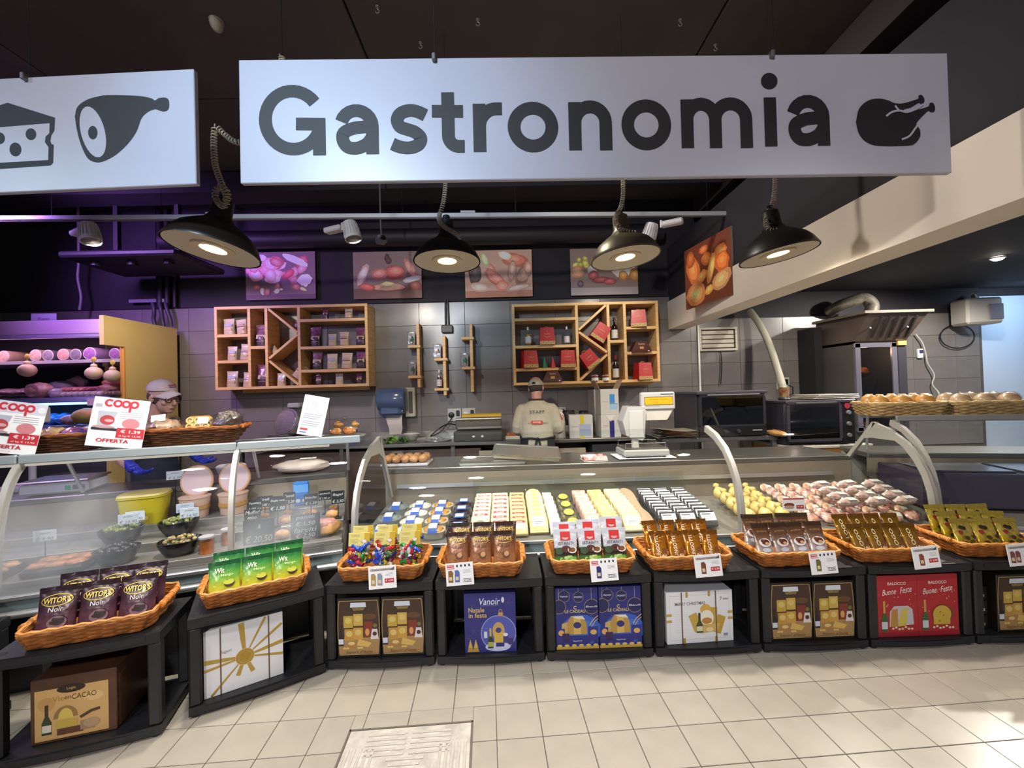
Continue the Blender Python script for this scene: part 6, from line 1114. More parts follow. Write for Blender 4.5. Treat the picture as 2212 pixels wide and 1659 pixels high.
for x, y, r_, yw, l_ in ((580, 655, 0, 0, 'between the two clear bottles'), (345, 937, 0, 14, 'beside the green paper cone'), (835, 935, 0, 4, 'beside the red paper cone'), (1215, 622, 34, 0, 'tilted on the upper K board'), (1185, 945, -36, 0, 'tilted on the lower K board'), (1780, 440, 0, -12, 'alone in the top right cell'), (1820, 1092, 0, 10, 'alone in the bottom right cell')):
    shelf_put(RB, s2(x, y)+V((0, -.04, .032 if r_ else .003)), 1, (0, R(r_), R(yw)), 'glossy red panettone box '+l_+' of the oak shelf', 'red panettone boxes')
for x, y, l_ in ((635, 1110, 'glossy brown panettone box on the bottom board beside the cap'), (1790, 752, 'glossy brown panettone box between the two red boxes')): shelf_put(DBX, s2(x, y)+V((0, -.04, .003)), 1, (0, 0, 0), l_, 'brown panettone boxes')
def bottle(lab, pos, h_, r_, gl, cap, lbl, liquid=None, grp=None):
    t = thing('bottle', lab, 'bottle', pos, group=grp); MB().lathe([(r_*.9, 0), (r_, .006), (r_, h_*.55), (r_*.85, h_*.63), (r_*.36, h_*.72), (r_*.33, h_*.97), (r_*.36, h_)], 18).build('glass', gl, t, smooth=True); MB().lathe([(r_*.42, h_*.84), (r_*.42, h_*1.005)], 14).build('cap', cap, t, smooth=True)
    MB().lathe([(r_*1.015, h_*.1), (r_*1.015, h_*.46)], 18, cap=False).build('label', lbl, t, smooth=True)
    if liquid: MB().lathe([(r_*.86, .008), (r_*.9, .012), (r_*.9, h_*.5), (r_*.6, h_*.62)], 16).build('liquid', liquid, t, smooth=True)
RG = mat('#150c10', .12, name='dark_wine_glass', coat=.5); LW = mat('#c9c6c0', .6, name='wine_label')
bottle('dark red wine bottle with a white label in the upper narrow cell', s2(1478, 600)+V((0, 0, .003)), .30, .041, RG, mat('#2c0f14', .4, name='dark_capsule'), LW, None, 'red wine bottles'); bottle('dark red wine bottle with a red capsule in the lower narrow cell', s2(1478, 1090)+V((0, 0, .003)), .31, .041, RG, mat('#8a1c20', .4, name='red_capsule'), LW, None, 'red wine bottles')
bottle('clear bottle of golden oil with a silver cap', s2(338, 655)+V((0, -.06, .003)), .225, .038, FILM, mat('#b9b4a4', .3, .6, name='silver_cap'), LW, mat('#a8861c', .2, name='golden_oil', coat=.3)); bottle('clear spirit bottle with a red round seal', s2(838, 650)+V((0, -.06, .003)), .225, .036, FILM, mat('#b9b4a4', .3, .6, name='silver_cap'), mat('#d0c4c0', .5, name='pale_label'))
for x, c, l_ in ((540, '#1c6a45', 'small green folded paper cone on the oak shelf'), (648, '#b5261c', 'small red folded paper cone on the oak shelf')):
    t = thing('paper_cone', l_, 'decoration', s2(x, 937)+V((0, -.05, .003))); MB().lathe([(.045, 0), (.022, .075), (.001, .145)], 6).build('cone', mat(c, .5, name='cone_'+c[1:]), t); MB().lathe([(.047, 0), (.046, .006)], 6).build('base', mat(c, .6, name='cone_base_'+c[1:]), t)
for x in (1185, 1325):
    t = thing('jam_jar', 'small jam jar with a white cloud label and a red checked lid', 'jar', s2(x, 1112)+V((0, -.07, .003)), group='jam jars on the oak shelf'); MB().lathe([(.036, 0), (.042, .008), (.043, .055), (.038, .065)], 18).build('jar', mat('#6a2a24', .2, name='jam_red', coat=.4), t, smooth=True); MB().lathe([(.042, .065), (.044, .068), (.043, .085)], 18).build('lid', mat('#7a2a24', .5, 0, .6, 60, name='checked_lid', col2='#c9b0a8'), t); MB().lathe([(.0438, .012), (.0445, .03), (.0438, .05)], 18, cap=False).build('label', mat('#d9d6d0', .5, name='cloud_label'), t)
# three little cross shelves with blister packs
def c7(x, y): return P(860+x/5.925, 680+y/5.925, 5.36)
BL = glass('blister', (.95, .95, .95), 1.0, .08, bump=.3)
CS = [((250, 110, 930), ((410, 130, 290), (798, 135, 300)), 'light oak cross shelf with two ornament packs'), ((585, 270, 1030), ((575, 465, 635), (957, 470, 650)), 'light oak cross shelf under the junction box with a little bottle'), ((930, 110, 985), ((305, 810, 970), (685, 820, 985)), 'light oak cross shelf with one pack and an empty arm')]
for (x, y0, y1), arms, lab in CS:
    a_, b_ = c7(x, y0), c7(x, y1); t = thing('cross_shelf', lab, 'shelf', (a_.x, 5.5, b_.z)); H_ = a_.z-b_.z; MB().box((0, -.075, H_/2), (.037, .15, H_), bev=.002).build('post', WOOD, t)
    for (y, xa_, xb_) in arms: p0, p1 = c7(xa_, y), c7(xb_, y); MB().box(((p0.x+p1.x)/2-a_.x, -.085, p0.z-b_.z), (p1.x-p0.x, .17, .033), bev=.002).build('arm', WOOD, t)
for x, y, c, l_ in ((165, 394, '#1f5c34', 'clear ornament pack on the upper arm nearest the paper dispenser'), (175, 782, '#2a6a3a', 'clear ornament pack on the lower arm nearest the paper dispenser'), (498, 558, '#8a6a34', 'clear pack with a golden ornament above the little bottle'), (850, 668, '#1c6a44', 'clear pack with a green ornament below the empty arm')):
    p = c7(x, y); t = thing('ornament_pack', l_, 'ornament', (p.x-.006, 5.40, p.z+.006), group='ornament packs on the cross shelves', rot=(0, R(2), 0)); MB().box((0, .004, .095), (.10, .004, .19)).build('card', mat('#8d8684', .4, 0, .2, 20, name='grey_card'), t); MB().box((0, -.015, .09), (.10, .035, .18), bev=.008).build('blister', BL, t); MB().ell((.01, -.012, .075), (.022, .014, .038), 10, 8, jit=.5, seed=1).build('ornament', mat(c, .3, .2, name='ornament_'+c[1:]), t, smooth=True); MB().ell((.01, -.012, .045), (.016, .012, .016), 10, 6).build('bauble', mat('#b9a468', .3, .3, name='bauble_gold'), t, smooth=True); MB().box((0, .002, .165), (.04, .006, .014)).build('tag', PAPER, t)
p = c7(535, 941); bottle('little clear spirit bottle with a red seal on a cross shelf arm', V((p.x-.012, 5.41, p.z+.006)), .235, .034, FILM, mat('#cfcac2', .4, name='white_cap'), mat('#d0c4c0', .5, name='pale_label'), mat('#4a3430', .2, name='brown_spirit'))
# ================================================================== things on the wall and workbench
def on_bench(px, Y, py=940): p_ = P(px, py, Y); return V((p_.x, Y, BZ+.001))
p = P(857, 880, 5.36); t = thing('paper_dispenser', 'blue translucent paper towel dispenser with paper hanging down', 'dispenser', (p.x, 5.5, p.z)); BLUEP = mat('#4f6488', .2, name='blue_translucent', coat=.4, alpha=.75)
MB().box((.16, -.05, .06), (.13, .1, .38), bev=.01).build('bracket', mat('#b9b4a0', .5, name='ivory_bracket'), t); MB().box((.17, -.105, .06), (.05, .01, .28), bev=.004).build('bracket_slot', mat('#4a4844', .6, name='slot_dark'), t)
MB().lathe([(.12, -.2), (.15, -.185), (.155, 0), (.155, .13), (.14, .15)], 28, M=TR(-.02, -.17, .10) @ RY(90)).build('drum', BLUEP, t, smooth=True); MB().box((-.05, -.17, -.02), (.30, .24, .20), bev=.05).build('lower_cover', BLUEP, t, smooth=True); MB().lathe([(.10, -.13), (.10, .09)], 24, M=TR(-.02, -.17, .09) @ RY(90)).build('paper_roll', mat('#9fa9bd', .7, name='roll_paper'), t, smooth=True)
MB().sheet(lambda u, v: ((u-.5)*(.21-.06*v)-.02+.03*math.sin(v*3)*v, -.20-.02*math.sin(v*4), -.10-.24*v), 6, 10).build('paper_tail', mat('#c7c2b8', .7, name='paper_tail'), t, smooth=True)
p = P(760, 900, 5.2); t = thing('salt_can', 'small blue can with a white lid beyond the glass dome', 'can', on_bench(762, 5.2)); MB().lathe([(.055, 0), (.058, .01), (.058, .15)], 20).build('can', mat('#2a2f78', .35, name='blue_can'), t, smooth=True); MB().lathe([(.06, .15), (.06, .18), (.045, .19)], 20).build('lid', mat('#d0cac6', .5, name='can_lid'), t, smooth=True); MB().lathe([(.0585, .05), (.0585, .09)], 20, cap=False).build('label', mat('#6a70b4', .5, name='can_label'), t)
t = thing('slicer', 'grey meat slicer with a round blade guard behind the white notice', 'slicer', on_bench(640, 5.05), -10); GM = mat('#77716a', .35, .5, .08, 4, name='slicer_grey')
MB().box((0, 0, .06), (.5, .36, .1), bev=.03).build('base', GM, t); MB().lathe([(.17, 0), (.19, .02), (.17, .05), (.05, .06)], 32, M=TR(-.05, -.06, .26) @ RX(70) @ RY(-8)).build('blade_guard', GM, t, smooth=True); MB().lathe([(.15, .055), (.145, .06), (.02, .062)], 30, M=TR(-.05, -.06, .26) @ RX(70) @ RY(-8)).build('blade', STEEL, t, smooth=True)
MB().prism([(-.16, .1), (.12, .1), (.16, .42), (.02, .47), (-.12, .42), (-.2, .3)], -.08, .04, M=RX(90)).build('motor_housing', GM, t, smooth=True); MB().box((.02, -.02, .47), (.16, .12, .06), bev=.015).build('top_cap', mat('#a9a4a4', .4, name='cap_light'), t); MB().box((.16, -.18, .16), (.2, .16, .02), bev=.005).build('carriage', STEEL, t); MB().tube([(.24, -.22, .17), (.26, -.24, .26)], .015, 8).build('handle', BLACK, t)
t = thing('label_printer', 'low dark label printer beside the slicer', 'printer', on_bench(525, 5.0), 0); MB().box((0, 0, .03), (.3, .24, .06), bev=.01).build('body', mat('#3a3540', .4, name='printer_dark'), t); MB().box((0, -.03, .075), (.26, .16, .03), bev=.01).build('cover', mat('#55505c', .4, name='printer_cover'), t); MB().box((0, -.122, .03), (.2, .006, .02)).build('slot', BLACK, t)
t = thing('salad_bowl', 'white bowl on the workbench below the paper towel', 'bowl', on_bench(888, 5.15)); MB().lathe([(.05, 0), (.07, .01), (.11, .08), (.105, .082), (.06, .015)], 24).build('bowl', mat('#b9b7b0', .35, name='white_ceramic'), t, smooth=True); MB().lathe([(.052, 0), (.052, .004)], 20).build('foot_ring', mat('#a5a39c', .4, name='ceramic_foot'), t)
q = random.Random(2); t = thing('salad_leaves', 'heap of bright green salad leaves on the workbench', 'salad', on_bench(848, 4.95))
for i in range(16): MB().sheet(lambda u, v: ((u-.5)*.09, (v-.5)*.06, .02*math.sin(u*6+v*4+i)+.02), 5, 4).build('leaf', mat(('#5c8a2c', '#7aa23c', '#2f4a20')[i % 3], .5, name='leaf_%d' % (i % 3)), t, (q.uniform(-.14, .14), q.uniform(-.07, .07), q.uniform(0, .03)), (q.uniform(-.3, .3), q.uniform(-.3, .3), q.uniform(0, 6)))
def socket(px, py, lab, plug):
    p_ = P(px, py, 5.5); t = thing('wall_socket', lab, 'socket', (p_.x, 5.5, p_.z)); MB().box((0, -.008, 0), (.175, .016, .165), bev=.004).build('plate', mat('#b9b6ac', .5, name='socket_plate'), t); MB().box((.045, -.02, .02), (.045, .012, .075), bev=.004).build('breaker', BLACK, t); MB().lathe([(.036, 0), (.04, .008), (.034, .012)], 20, M=TR(-.04, -.016, .0) @ RX(90)).build('outlet', mat('#c9c6be', .5, name='outlet_ivory') if not plug else BLACK, t, smooth=True)
    MB().lathe([(.036, 0), (.0365, .004)], 20, M=TR(-.04, -.016, 0) @ RX(90)).build('ring', mat('#8a3a30', .5, name='ring_red'), t)
    return t
socket(982, 896, 'wall socket plate with a black plug', True); socket(1013, 895, 'wall socket plate with a reddish ring beside the plugged one', False); socket(1208, 893, 'wall socket plate half hidden by the staff member', False); t = socket(1703, 828, 'wall socket plate with a blue plug above the small oven', True); t.location.y = 5.62
pipe('power_cable', 'black power cable curling from the plug to the workbench', 'cable', [P(976, 903, 5.44), P(965, 918, 5.4), P(948, 935, 5.35), P(930, 942, 5.3), P(950, 925, 5.3), P(968, 916, 5.2), P(985, 918, 5.1)], .008, BLACK)
def dome(loc, r_, lab, inside, rz=0, Y=None):
    t = thing('glass_cloche', lab, 'cloche', loc, rz); MB().lathe([(r_*1.05, 0), (r_*1.08, .006), (r_*1.05, .012)], 28).build('plate', mat('#a9a7a4', .2, .6, name='cloche_plate'), t, smooth=True); MB().lathe([(r_, .014), (r_*.97, r_*.35), (r_*.8, r_*.62), (r_*.45, r_*.82), (.012, r_*.88)], 28, cap=False).build('dome', GLASS, t, smooth=True); MB().lathe([(.01, r_*.88), (.022, r_*.97), (.02, r_*1.06), (.004, r_*1.09)], 14).build('knob', FILM, t, smooth=True); return t
dome(on_bench(946, 5.05), .15, 'empty glass cloche on the workbench by the cable', 0)
t = thing('wrapping_machine', 'steel food wrapping machine with a yellow film roll on top', 'machine', on_bench(1035, 5.0)); DS = mat('#5d5a54', .35, .6, .1, 4, name='dark_steel')
MB().box((0, 0, .06), (.56, .40, .12), bev=.01).build('lower_body', DS, t); MB().box((0, .05, .19), (.54, .26, .10), bev=.01).build('roller_housing', mat('#6d6a62', .3, .6, name='mid_steel'), t); MB().tube([(-.27, -.03, .25), (.27, -.03, .25)], .02, 10).build('guide_roller', STEEL, t, smooth=True); MB().tube([(-.2, .03, .275), (.27, .03, .275)], .035, 14).build('film_roll', mat('#b59412', .4, name='yellow_film'), t, smooth=True); MB().box((.02, -.19, .16), (.5, .03, .02)).build('cutter_bar', STEEL, t)
hd = MB().box((0, -.203, .06), (.54, .008, .08)).build('front_plate', DS, t)
for s in (-1, 1): MB().ell((s*.05, -.215, .06), (.018, .012, .014), 10, 8).build('knob', mat('#d3cfc4', .4, name='knob_ivory'), t, smooth=True)
t = thing('food_tray', 'shallow tray of orange prepared food behind the staff member', 'tray', on_bench(1113, 5.0)); MB().box((0, 0, .02), (.24, .2, .04), bev=.008).build('tray', mat('#c2b8a8', .5, name='ivory_tray'), t)
for i in range(6): MB().ell((-.08+.032*i, 0, .05), (.03, .07, .02), 10, 6, jit=.3, seed=i).build('piece', mat('#b5622c', .5, 0, .3, 20, name='orange_food'), t, smooth=True)
t = thing('paper_sack', 'white paper sack standing open beside the staff member', 'bag', on_bench(1206, 4.98), 0); MB().loft([ovalr(.17, .12, 0, e=.4), ovalr(.18, .13, .14, e=.5), ovalr(.15, .09, .27, e=.6), ovalr(.11, .05, .30, e=.7)]).build('sack', mat('#c4c0b8', .6, 0, .05, 8, name='white_sack', bump=.4, bscale=14), t, smooth=True); MB().loft([ovalr(.11, .05, .30, e=.7), ovalr(.13, .07, .33, e=.7)], cap=False).build('rim', mat('#cfcbc4', .6, name='sack_rim'), t)
def carton(lab, px, Y, w_, h_, d, draw, rz=0, z=BZ+.001, c='#bdbab4', flaps=False):
    p_ = P(px, 940, Y); t = thing('cardboard_box', lab, 'box', (p_.x, Y, z), rz); MB().box((0, 0, h_/2), (w_, d, h_), bev=.003).build('carton', mat(c, .6, name='white_cardboard_'+c[1:]), t); p = PR(step=.0001); p.z = d/2+.0005; draw(p, w_, h_); p.build('print', t)
    if flaps:
        for s in (-1, 1): MB().box((0, 0, .06), (.004, d*.9, .12)).build('flap', mat('#a58f74', .7, name='raw_cardboard'), t, (s*w_/2, 0, h_-.002), (0, R(s*28), 0))
    return t
def dk1(p, w_, h_): p.rect(-.01, 0, .035, h_, '#c2b41c'); p.rect(-.02, h_*.12, w_*.42, h_*.62, '#97a3bc'); p.rect(-.015, h_*.35, w_*.38, h_*.37, '#5c6478'); p.rect(-w_*.4, h_*.5, -.03, h_*.53, '#b58a8a')
def dk2(p, w_, h_): p.rect(-.0, h_*.45, .06, h_*.8, '#3f86c4'); p.rect(-.0, h_*.2, .09, h_*.42, '#8fb4d0'); p.rect(-.0, h_*.42, .09, h_*.44, '#555c6c'); p.rect(-.09, h_*.5, -.02, h_*.52, '#b58a8a')
def dk3(p, w_, h_): p.rect(-.015, 0, .04, h_*.75, '#23246c'); p.rect(-.09, h_*.5, -.03, h_*.53, '#b58a8a'); p.poly([(-.06, h_), (.05, h_), (0, h_*.7)], '#cfccc6')
carton('white cardboard box sealed with yellow tape', 1254, 4.95, .27, .265, .25, dk1, -6); carton('lower white cardboard box with a dark blue stripe in the stack', 1314, 4.97, .235, .26, .25, dk3, 2); carton('upper white cardboard box with a blue label and open flaps', 1313, 4.97, .215, .30, .24, dk2, 2, BZ+.262, flaps=True); carton('tall greyish carton leaning behind the stacked boxes', 1288, 5.36, .12, .56, .2, lambda p, w_, h_: p.rect(-.03, h_*.5, .02, h_*.55, '#a58a80'), 12, c='#9a948c')
for i, (px, r_, h_) in enumerate(((1228, .085, .17), (1262, .06, .16))):
    t = thing('black_pot', ['wide black pot on a white stand by the wall', 'narrow black pot with a spout by the wall'][i], 'pot', on_bench(px, 5.3)+V((0, 0, .12))); MB().lathe([(r_, 0), (r_*1.08, h_*.8), (r_*1.0, h_*.82), (r_*.98, h_)], 20).build('pot', mat('#2d2c2e', .4, name='pot_black'), t, smooth=True); MB().lathe([(r_*1.05, h_), (r_*.9, h_+.015)], 20).build('lid', mat('#1e1d20', .4, name='pot_lid'), t, smooth=True); MB().box((0, 0, -.06), (r_*2.2, r_*2.2, .118), bev=.006).build('stand', mat('#b0aca4', .5, name='pot_stand'), t)
# ================================================================== people
def remesh(mb, name, mt, parent, vox=.009, loc=(0, 0, 0), it=2):
    o = mb.build(name, mt, None); m = o.modifiers.new('r', 'REMESH'); m.mode = 'VOXEL'; m.voxel_size = vox; s = o.modifiers.new('s', 'SMOOTH'); s.iterations = it; s.factor = .5
    dg = bpy.context.evaluated_depsgraph_get(); me = bpy.data.meshes.new_from_object(o.evaluated_get(dg)); bpy.data.objects.remove(o); me.name = name; me.materials.clear(); me.materials.append(mt); me.polygons.foreach_set('use_smooth', [True]*len(me.polygons)); return link(name, me, parent, loc)
def ringz(cx, cy, z, rx, ry, n=20): return [(cx+rx*math.cos(6.2832*i/n), cy+ry*math.sin(6.2832*i/n), z) for i in range(n)]
def limb(m, pts, rs, n=10): m.tube(spline(pts, 4), [rs[min(len(rs)-1, i//4)]*(1-(i % 4)/4)+rs[min(len(rs)-1, i//4+1)]*((i % 4)/4) for i in range((len(pts)-1)*4+1)], n)
def add_head(m, M, s=1):
    old = m.M; m.M = M @ SC(s, s, s); m.ell((0, -.012, .02), (.077, .096, .088), 18, 14); m.ell((0, .03, -.045), (.062, .066, .075), 16, 12); m.ell((0, .062, -.095), (.032, .028, .022), 12, 8); m.ell((0, .088, .012), (.05, .018, .016), 12, 8)
    m.tube([(0, .088, .008), (0, .105, -.018), (0, .117, -.038)], [.009, .011, .014], 8); m.ell((0, .112, -.04), (.018, .014, .011), 10, 8); m.ell((0, .088, -.068), (.026, .012, .008), 10, 6); m.ell((0, .084, -.079), (.023, .012, .008), 10, 6)
    for q_ in (-1, 1): m.ell((q_*.08, -.012, -.02), (.010, .022, .034), 10, 8); m.ell((q_*.045, .072, -.03), (.022, .02, .02), 10, 8)
    m.M = old
def add_hand(m, M, s=1, mirror=1):
    old = m.M; m.M = M @ SC(s*mirror, s, s); m.box((0, 0, -.045), (.075, .028, .085), bev=.012)
    for k, (x, L_) in enumerate(((-.028, .062), (-.010, .074), (.009, .07), (.028, .055))): m.tube([(x, 0, -.08), (x, .012, -.08-L_*.45), (x, .034, -.08-L_*.8), (x, .052, -.08-L_*.86)], [.0095, .009, .0085, .007], 8)
    m.tube([(-.034, .004, -.03), (-.055, .022, -.055), (-.052, .044, -.08)], [.012, .011, .009], 8); m.M = old
SKIN = mat('#b98672', .5, 0, .08, 20, name='skin'); SKIN2 = mat('#b58a80', .5, 0, .08, 20, name='skin_b')
def face(t, M, s, glasses=False):
    def pt(mb, name, mt, sm=True): mb.v = [tuple(M @ (V(p_)*s)) for p_ in mb.v]; return mb.build(name, mt, t, smooth=sm)
    for q_ in (-1, 1):
        m = MB().ell((q_*.031, .079, -.005), (.014, .011, .009), 10, 8); pt(m, 'eye', mat('#d6d0cc', .3, name='eye_white')); m = MB().ell((q_*.031, .0885, -.006), (.006, .003, .006), 8, 6); pt(m, 'iris', mat('#2c201a', .3, name='iris')); m = MB().tube([(q_*.014, .099, .014), (q_*.032, .098, .020), (q_*.05, .085, .014)], .0042, 6); pt(m, 'eyebrow', mat('#5a4a40', .8, name='brow'))
    m = MB().tube([(-.024, .098, -.073), (0, .1035, -.0735), (.024, .098, -.073)], [.002, .0035, .002], 6); pt(m, 'mouth', mat('#8a4a44', .5, name='lips'))
    if glasses:
        for q_ in (-1, 1):
            m = MB().tube([(q_*.034+.024*math.cos(a_), .108-.012*abs(math.cos(a_)), -.006+.019*math.sin(a_)) for a_ in [R(20*i) for i in range(18)]], .0032, 6, True); pt(m, 'glasses_rim', BLACK)
            m = MB().tube([(q_*.058, .1, 0), (q_*.078, .05, .002), (q_*.084, -.01, -.002), (q_*.082, -.03, -.02)], .0028, 6); pt(m, 'glasses_temple', BLACK)
        m = MB().tube([(-.012, .11, -.002), (0, .113, .002), (.012, .11, -.002)], .003, 6); pt(m, 'glasses_bridge', BLACK)
def cap(t, M, s, col, logo=True, back_hole=False):
    CMt = mat(col, .75, 0, .05, 40, name='cap_'+col[1:]); old = MB(); m = MB(); m.M = M @ SC(s, s, s); rings = []
    for k in range(8): a_ = R(90*k/7.2); rings.append([(x*math.cos(a_)*.086, -.010+y*math.cos(a_)*.106, .030+.082*math.sin(a_)) for x, y in [(math.cos(6.2832*i/24), math.sin(6.2832*i/24)) for i in range(24)]])
    m.loft(rings).build('cap_crown', CMt, t, smooth=True, ang=70)
    m = MB(); m.M = M @ SC(s, s, s); f = lambda u, v: ((u-.5)*.15*(1-.25*v), .085+.085*v-.10*(u-.5)**2*3*(1), .036-.03*v-.09*(u-.5)**2*1.6); m.sheet(f, 10, 5); m.sheet(lambda u, v: tuple(V(f(u, v))-V((0, 0, .005))), 10, 5, flip=True); m.build('cap_brim', CMt, t, smooth=True)
    m = MB(); m.M = M @ SC(s, s, s); m.lathe([(.006, 0), (.006, .006), (.001, .008)], 10, M=TR(0, -.01, .11)); m.build('cap_button', CMt, t)
    if back_hole: m = MB(); m.M = M @ SC(s, s, s); m.ell((0, -.112, .052), (.020, .006, .016), 14, 8); m.build('cap_opening', mat('#171413', .8, name='hair_dark'), t, smooth=True); m = MB(); m.M = M @ SC(s, s, s); m.tube([(-.03, -.108, .036), (0, -.118, .036), (.03, -.108, .036)], .006, 6); m.build('cap_strap', CMt, t)
    if logo: p = PR(lambda u, v, h_: tuple((M @ SC(s, s, s)) @ V((u, .096-u*u*7-(v-.065)*.55-.004-h_*0+.004, v))), .0003); p.text('coop', 0, .068, .017, '#b02a3c', .03, w=.055); p.rect(-.026, .054, .026, .058, '#5a4a9a'); p.build('cap_logo', t)
# --- staff member seen from behind
pp = P(1160, 900, 4.5); t = thing('person', 'person in a beige staff shirt, cap and dark apron working with back turned', 'person', (pp.x, 4.5, 0), -4)
HM_ = TR(.0, .045, 1.53) @ RX(-16) @ RZ(-12); m = MB(); add_head(m, HM_, .98); m.loft([ringz(0, -.005, 1.34, .07, .07), ringz(0, .01, 1.40, .056, .06), ringz(0, .03, 1.50, .055, .062)])
m.loft([ringz(0, 0, z, a_, b_) for z, a_, b_ in ((.80, .15, .11), (.95, .15, .10), (1.1, .16, .105), (1.24, .175, .105), (1.33, .14, .09), (1.37, .07, .07))])
for s in (-1, 1): limb(m, [(s*.09, 0, .88), (s*.10, .02, .48), (s*.105, 0, .10)], [.085, .062, .042]); m.ell((s*.105, .06, .04), (.045, .125, .04), 12, 8, flat=.95)
AR = {-1: [(-.165, 0, 1.27), (-.215, .02, 1.07), (-.12, .22, 1.03)], 1: [(.165, 0, 1.27), (.225, .01, 1.07), (.255, .19, 1.12)]}
for s in (-1, 1): limb(m, AR[s], [.05, .042, .03])
add_hand(m, TR(-.115, .23, 1.03) @ RX(75), 1, 1); add_hand(m, TR(.26, .19, 1.125) @ RX(110) @ RZ(20), 1, -1); body = remesh(m, 'body', SKIN, t, .007)
SHIRT = mat('#a89f8a', .8, 0, .06, 6, name='beige_shirt', bump=.5, bscale=9); m = MB(); m.loft([ringz(0, 0, z, a_, b_) for z, a_, b_ in ((.90, .165, .125), (.97, .165, .12), (1.0, .175, .125), (1.1, .18, .128), (1.2, .19, .128), (1.28, .195, .12), (1.335, .155, .105), (1.375, .085, .082), (1.39, .072, .072))])
for s in (-1, 1): limb(m, [(s*.12, 0, 1.275)]+AR[s], [.075, .072, .058, .046])
remesh(m, 'shirt', SHIRT, t, .009)
wp = lambda u, v, h_: (u, -.128*math.sqrt(max(.05, 1-(u/.205)**2))*(1 if v < 1.22 else 1-(v-1.22)*.5)-.010-h_, v)
p = PR(wp, .00015); p.text('STAFF', 0, 1.265, .034, '#2a2622', .0, w=.155, sp=1.1); p.ell(-.045, 1.155, .024, .021, '#b23a34'); p.ell(-.015, 1.155, .024, .021, '#b23a34'); p.ell(.015, 1.155, .024, .021, '#b23a34'); p.ell(.04, 1.155, .022, .021, '#b23a34'); p.text('coop', -.003, 1.155, .022, '#d6b8a8', .02, w=.085); p.text('LA', -.088, 1.148, .013, '#3a3632', .01); p.text('RETE', .092, 1.148, .013, '#3a3632', .01, w=.045); p.build('shirt_print', t)
JN = mat('#23262e', .85, 0, .1, 30, name='dark_trousers'); m = MB(); m.loft([ringz(0, 0, z, a_, b_) for z, a_, b_ in ((.78, .16, .12), (.9, .165, .122), (.965, .16, .118))])
for s in (-1, 1): limb(m, [(s*.085, 0, .86), (s*.10, .02, .48), (s*.105, 0, .09)], [.098, .08, .065])
remesh(m, 'trousers', JN, t, .01)
APR = mat('#17171b', .8, 0, .1, 12, name='black_apron'); m = MB(); m.sheet(lambda u, v: (.185*math.cos(R(-55+290*u)), .14*math.sin(R(-55+290*u)), .985-.5*v), 26, 4); m.sheet(lambda u, v: (.181*math.cos(R(-55+290*u)), .136*math.sin(R(-55+290*u)), .985-.5*v), 26, 4, flip=True); m.build('apron', APR, t, smooth=True)
MB().tube([(.185*math.cos(6.2832*i/30), .137*math.sin(6.2832*i/30), .985+.006*math.sin(i)) for i in range(30)], .010, 6, True).build('apron_strap', APR, t, smooth=True)
for s in (-1, 1): MB().sheet(lambda u, v: (s*(.01+.03*v)+(u-.5)*.022, -.145-.006*v, .985-.16*v), 2, 5).build('apron_tie', APR, t)
MB().ell((0, -.147, .985), (.02, .014, .016), 10, 8).build('apron_knot', APR, t, smooth=True); m = MB().tube([(.078*math.cos(6.2832*i/20), .004+.075*math.sin(6.2832*i/20), 1.392) for i in range(20)], .012, 6, True); m.build('collar', mat('#3a2824', .8, name='dark_collar'), t, smooth=True)
m = MB(); m.M = HM_ @ SC(.98, .98, .98); m.ell((0, -.022, -.012), (.080, .092, .066), 18, 12); o = m.build('hair', mat('#3d342e', .85, 0, .3, 60, name='short_dark_hair'), t, smooth=True); face(t, HM_, .98); cap(t, HM_ @ TR(0, -.004, -.02) @ RX(13), 1.0, '#a39a86', False, True)
# --- staff member behind the left counter, looking to the right
hp = P(350, 857, 3.42); t = thing('person', 'person with glasses and a pale pink cap leaning behind the olive counter', 'person', (hp.x-.06, 3.46, 0), -104)
s = 1.08; HM_ = TR(.0, .05, hp.z+.0) @ RX(-10) @ RY(4) @ SC(1, 1, 1); m = MB(); add_head(m, HM_, s); z0 = hp.z
m.loft([ringz(0, -.06, z0-.24, .075, .075), ringz(0, -.035, z0-.16, .066, .07), ringz(0, .0, z0-.05, .062, .07)]); m.loft([ringz(0, -.08+.0*z, z, a_, b_) for z, a_, b_ in ((.80, .17, .12), (.98, .165, .115), (1.1, .18, .12), (z0-.23, .16, .10), (z0-.18, .08, .08))])
for q_ in (-1, 1): limb(m, [(q_*.09, -.08, .86), (q_*.10, -.06, .46), (q_*.105, -.08, .08)], [.09, .065, .045]); m.ell((q_*.105, -.02, .04), (.045, .125, .04), 12, 8, flat=.95)
A2 = {-1: [(-.175, -.08, z0-.255), (-.25, -.06, 1.08), (-.20, .16, .99)], 1: [(.175, -.08, z0-.255), (.26, -.02, 1.08), (.31, .17, 1.0)]}
for q_ in (-1, 1): limb(m, A2[q_], [.052, .044, .032])
remesh(m, 'body', SKIN2, t, .007); GLV = mat('#2634a8', .4, name='blue_glove')
for q_ in (-1, 1): m = MB(); add_hand(m, TR(*A2[q_][2]) @ RX(70), 1.05, -q_); m.tube([A2[q_][1], A2[q_][2]], [.03, .038], 10); m.v = m.v; remesh(m, 'glove', GLV, t, .006)
m = MB(); m.loft([ringz(0, -.08, z, a_, b_) for z, a_, b_ in ((.86, .18, .13), (1.0, .178, .128), (1.1, .195, .132), (z0-.245, .185, .118), (z0-.20, .10, .09), (z0-.175, .082, .082))])
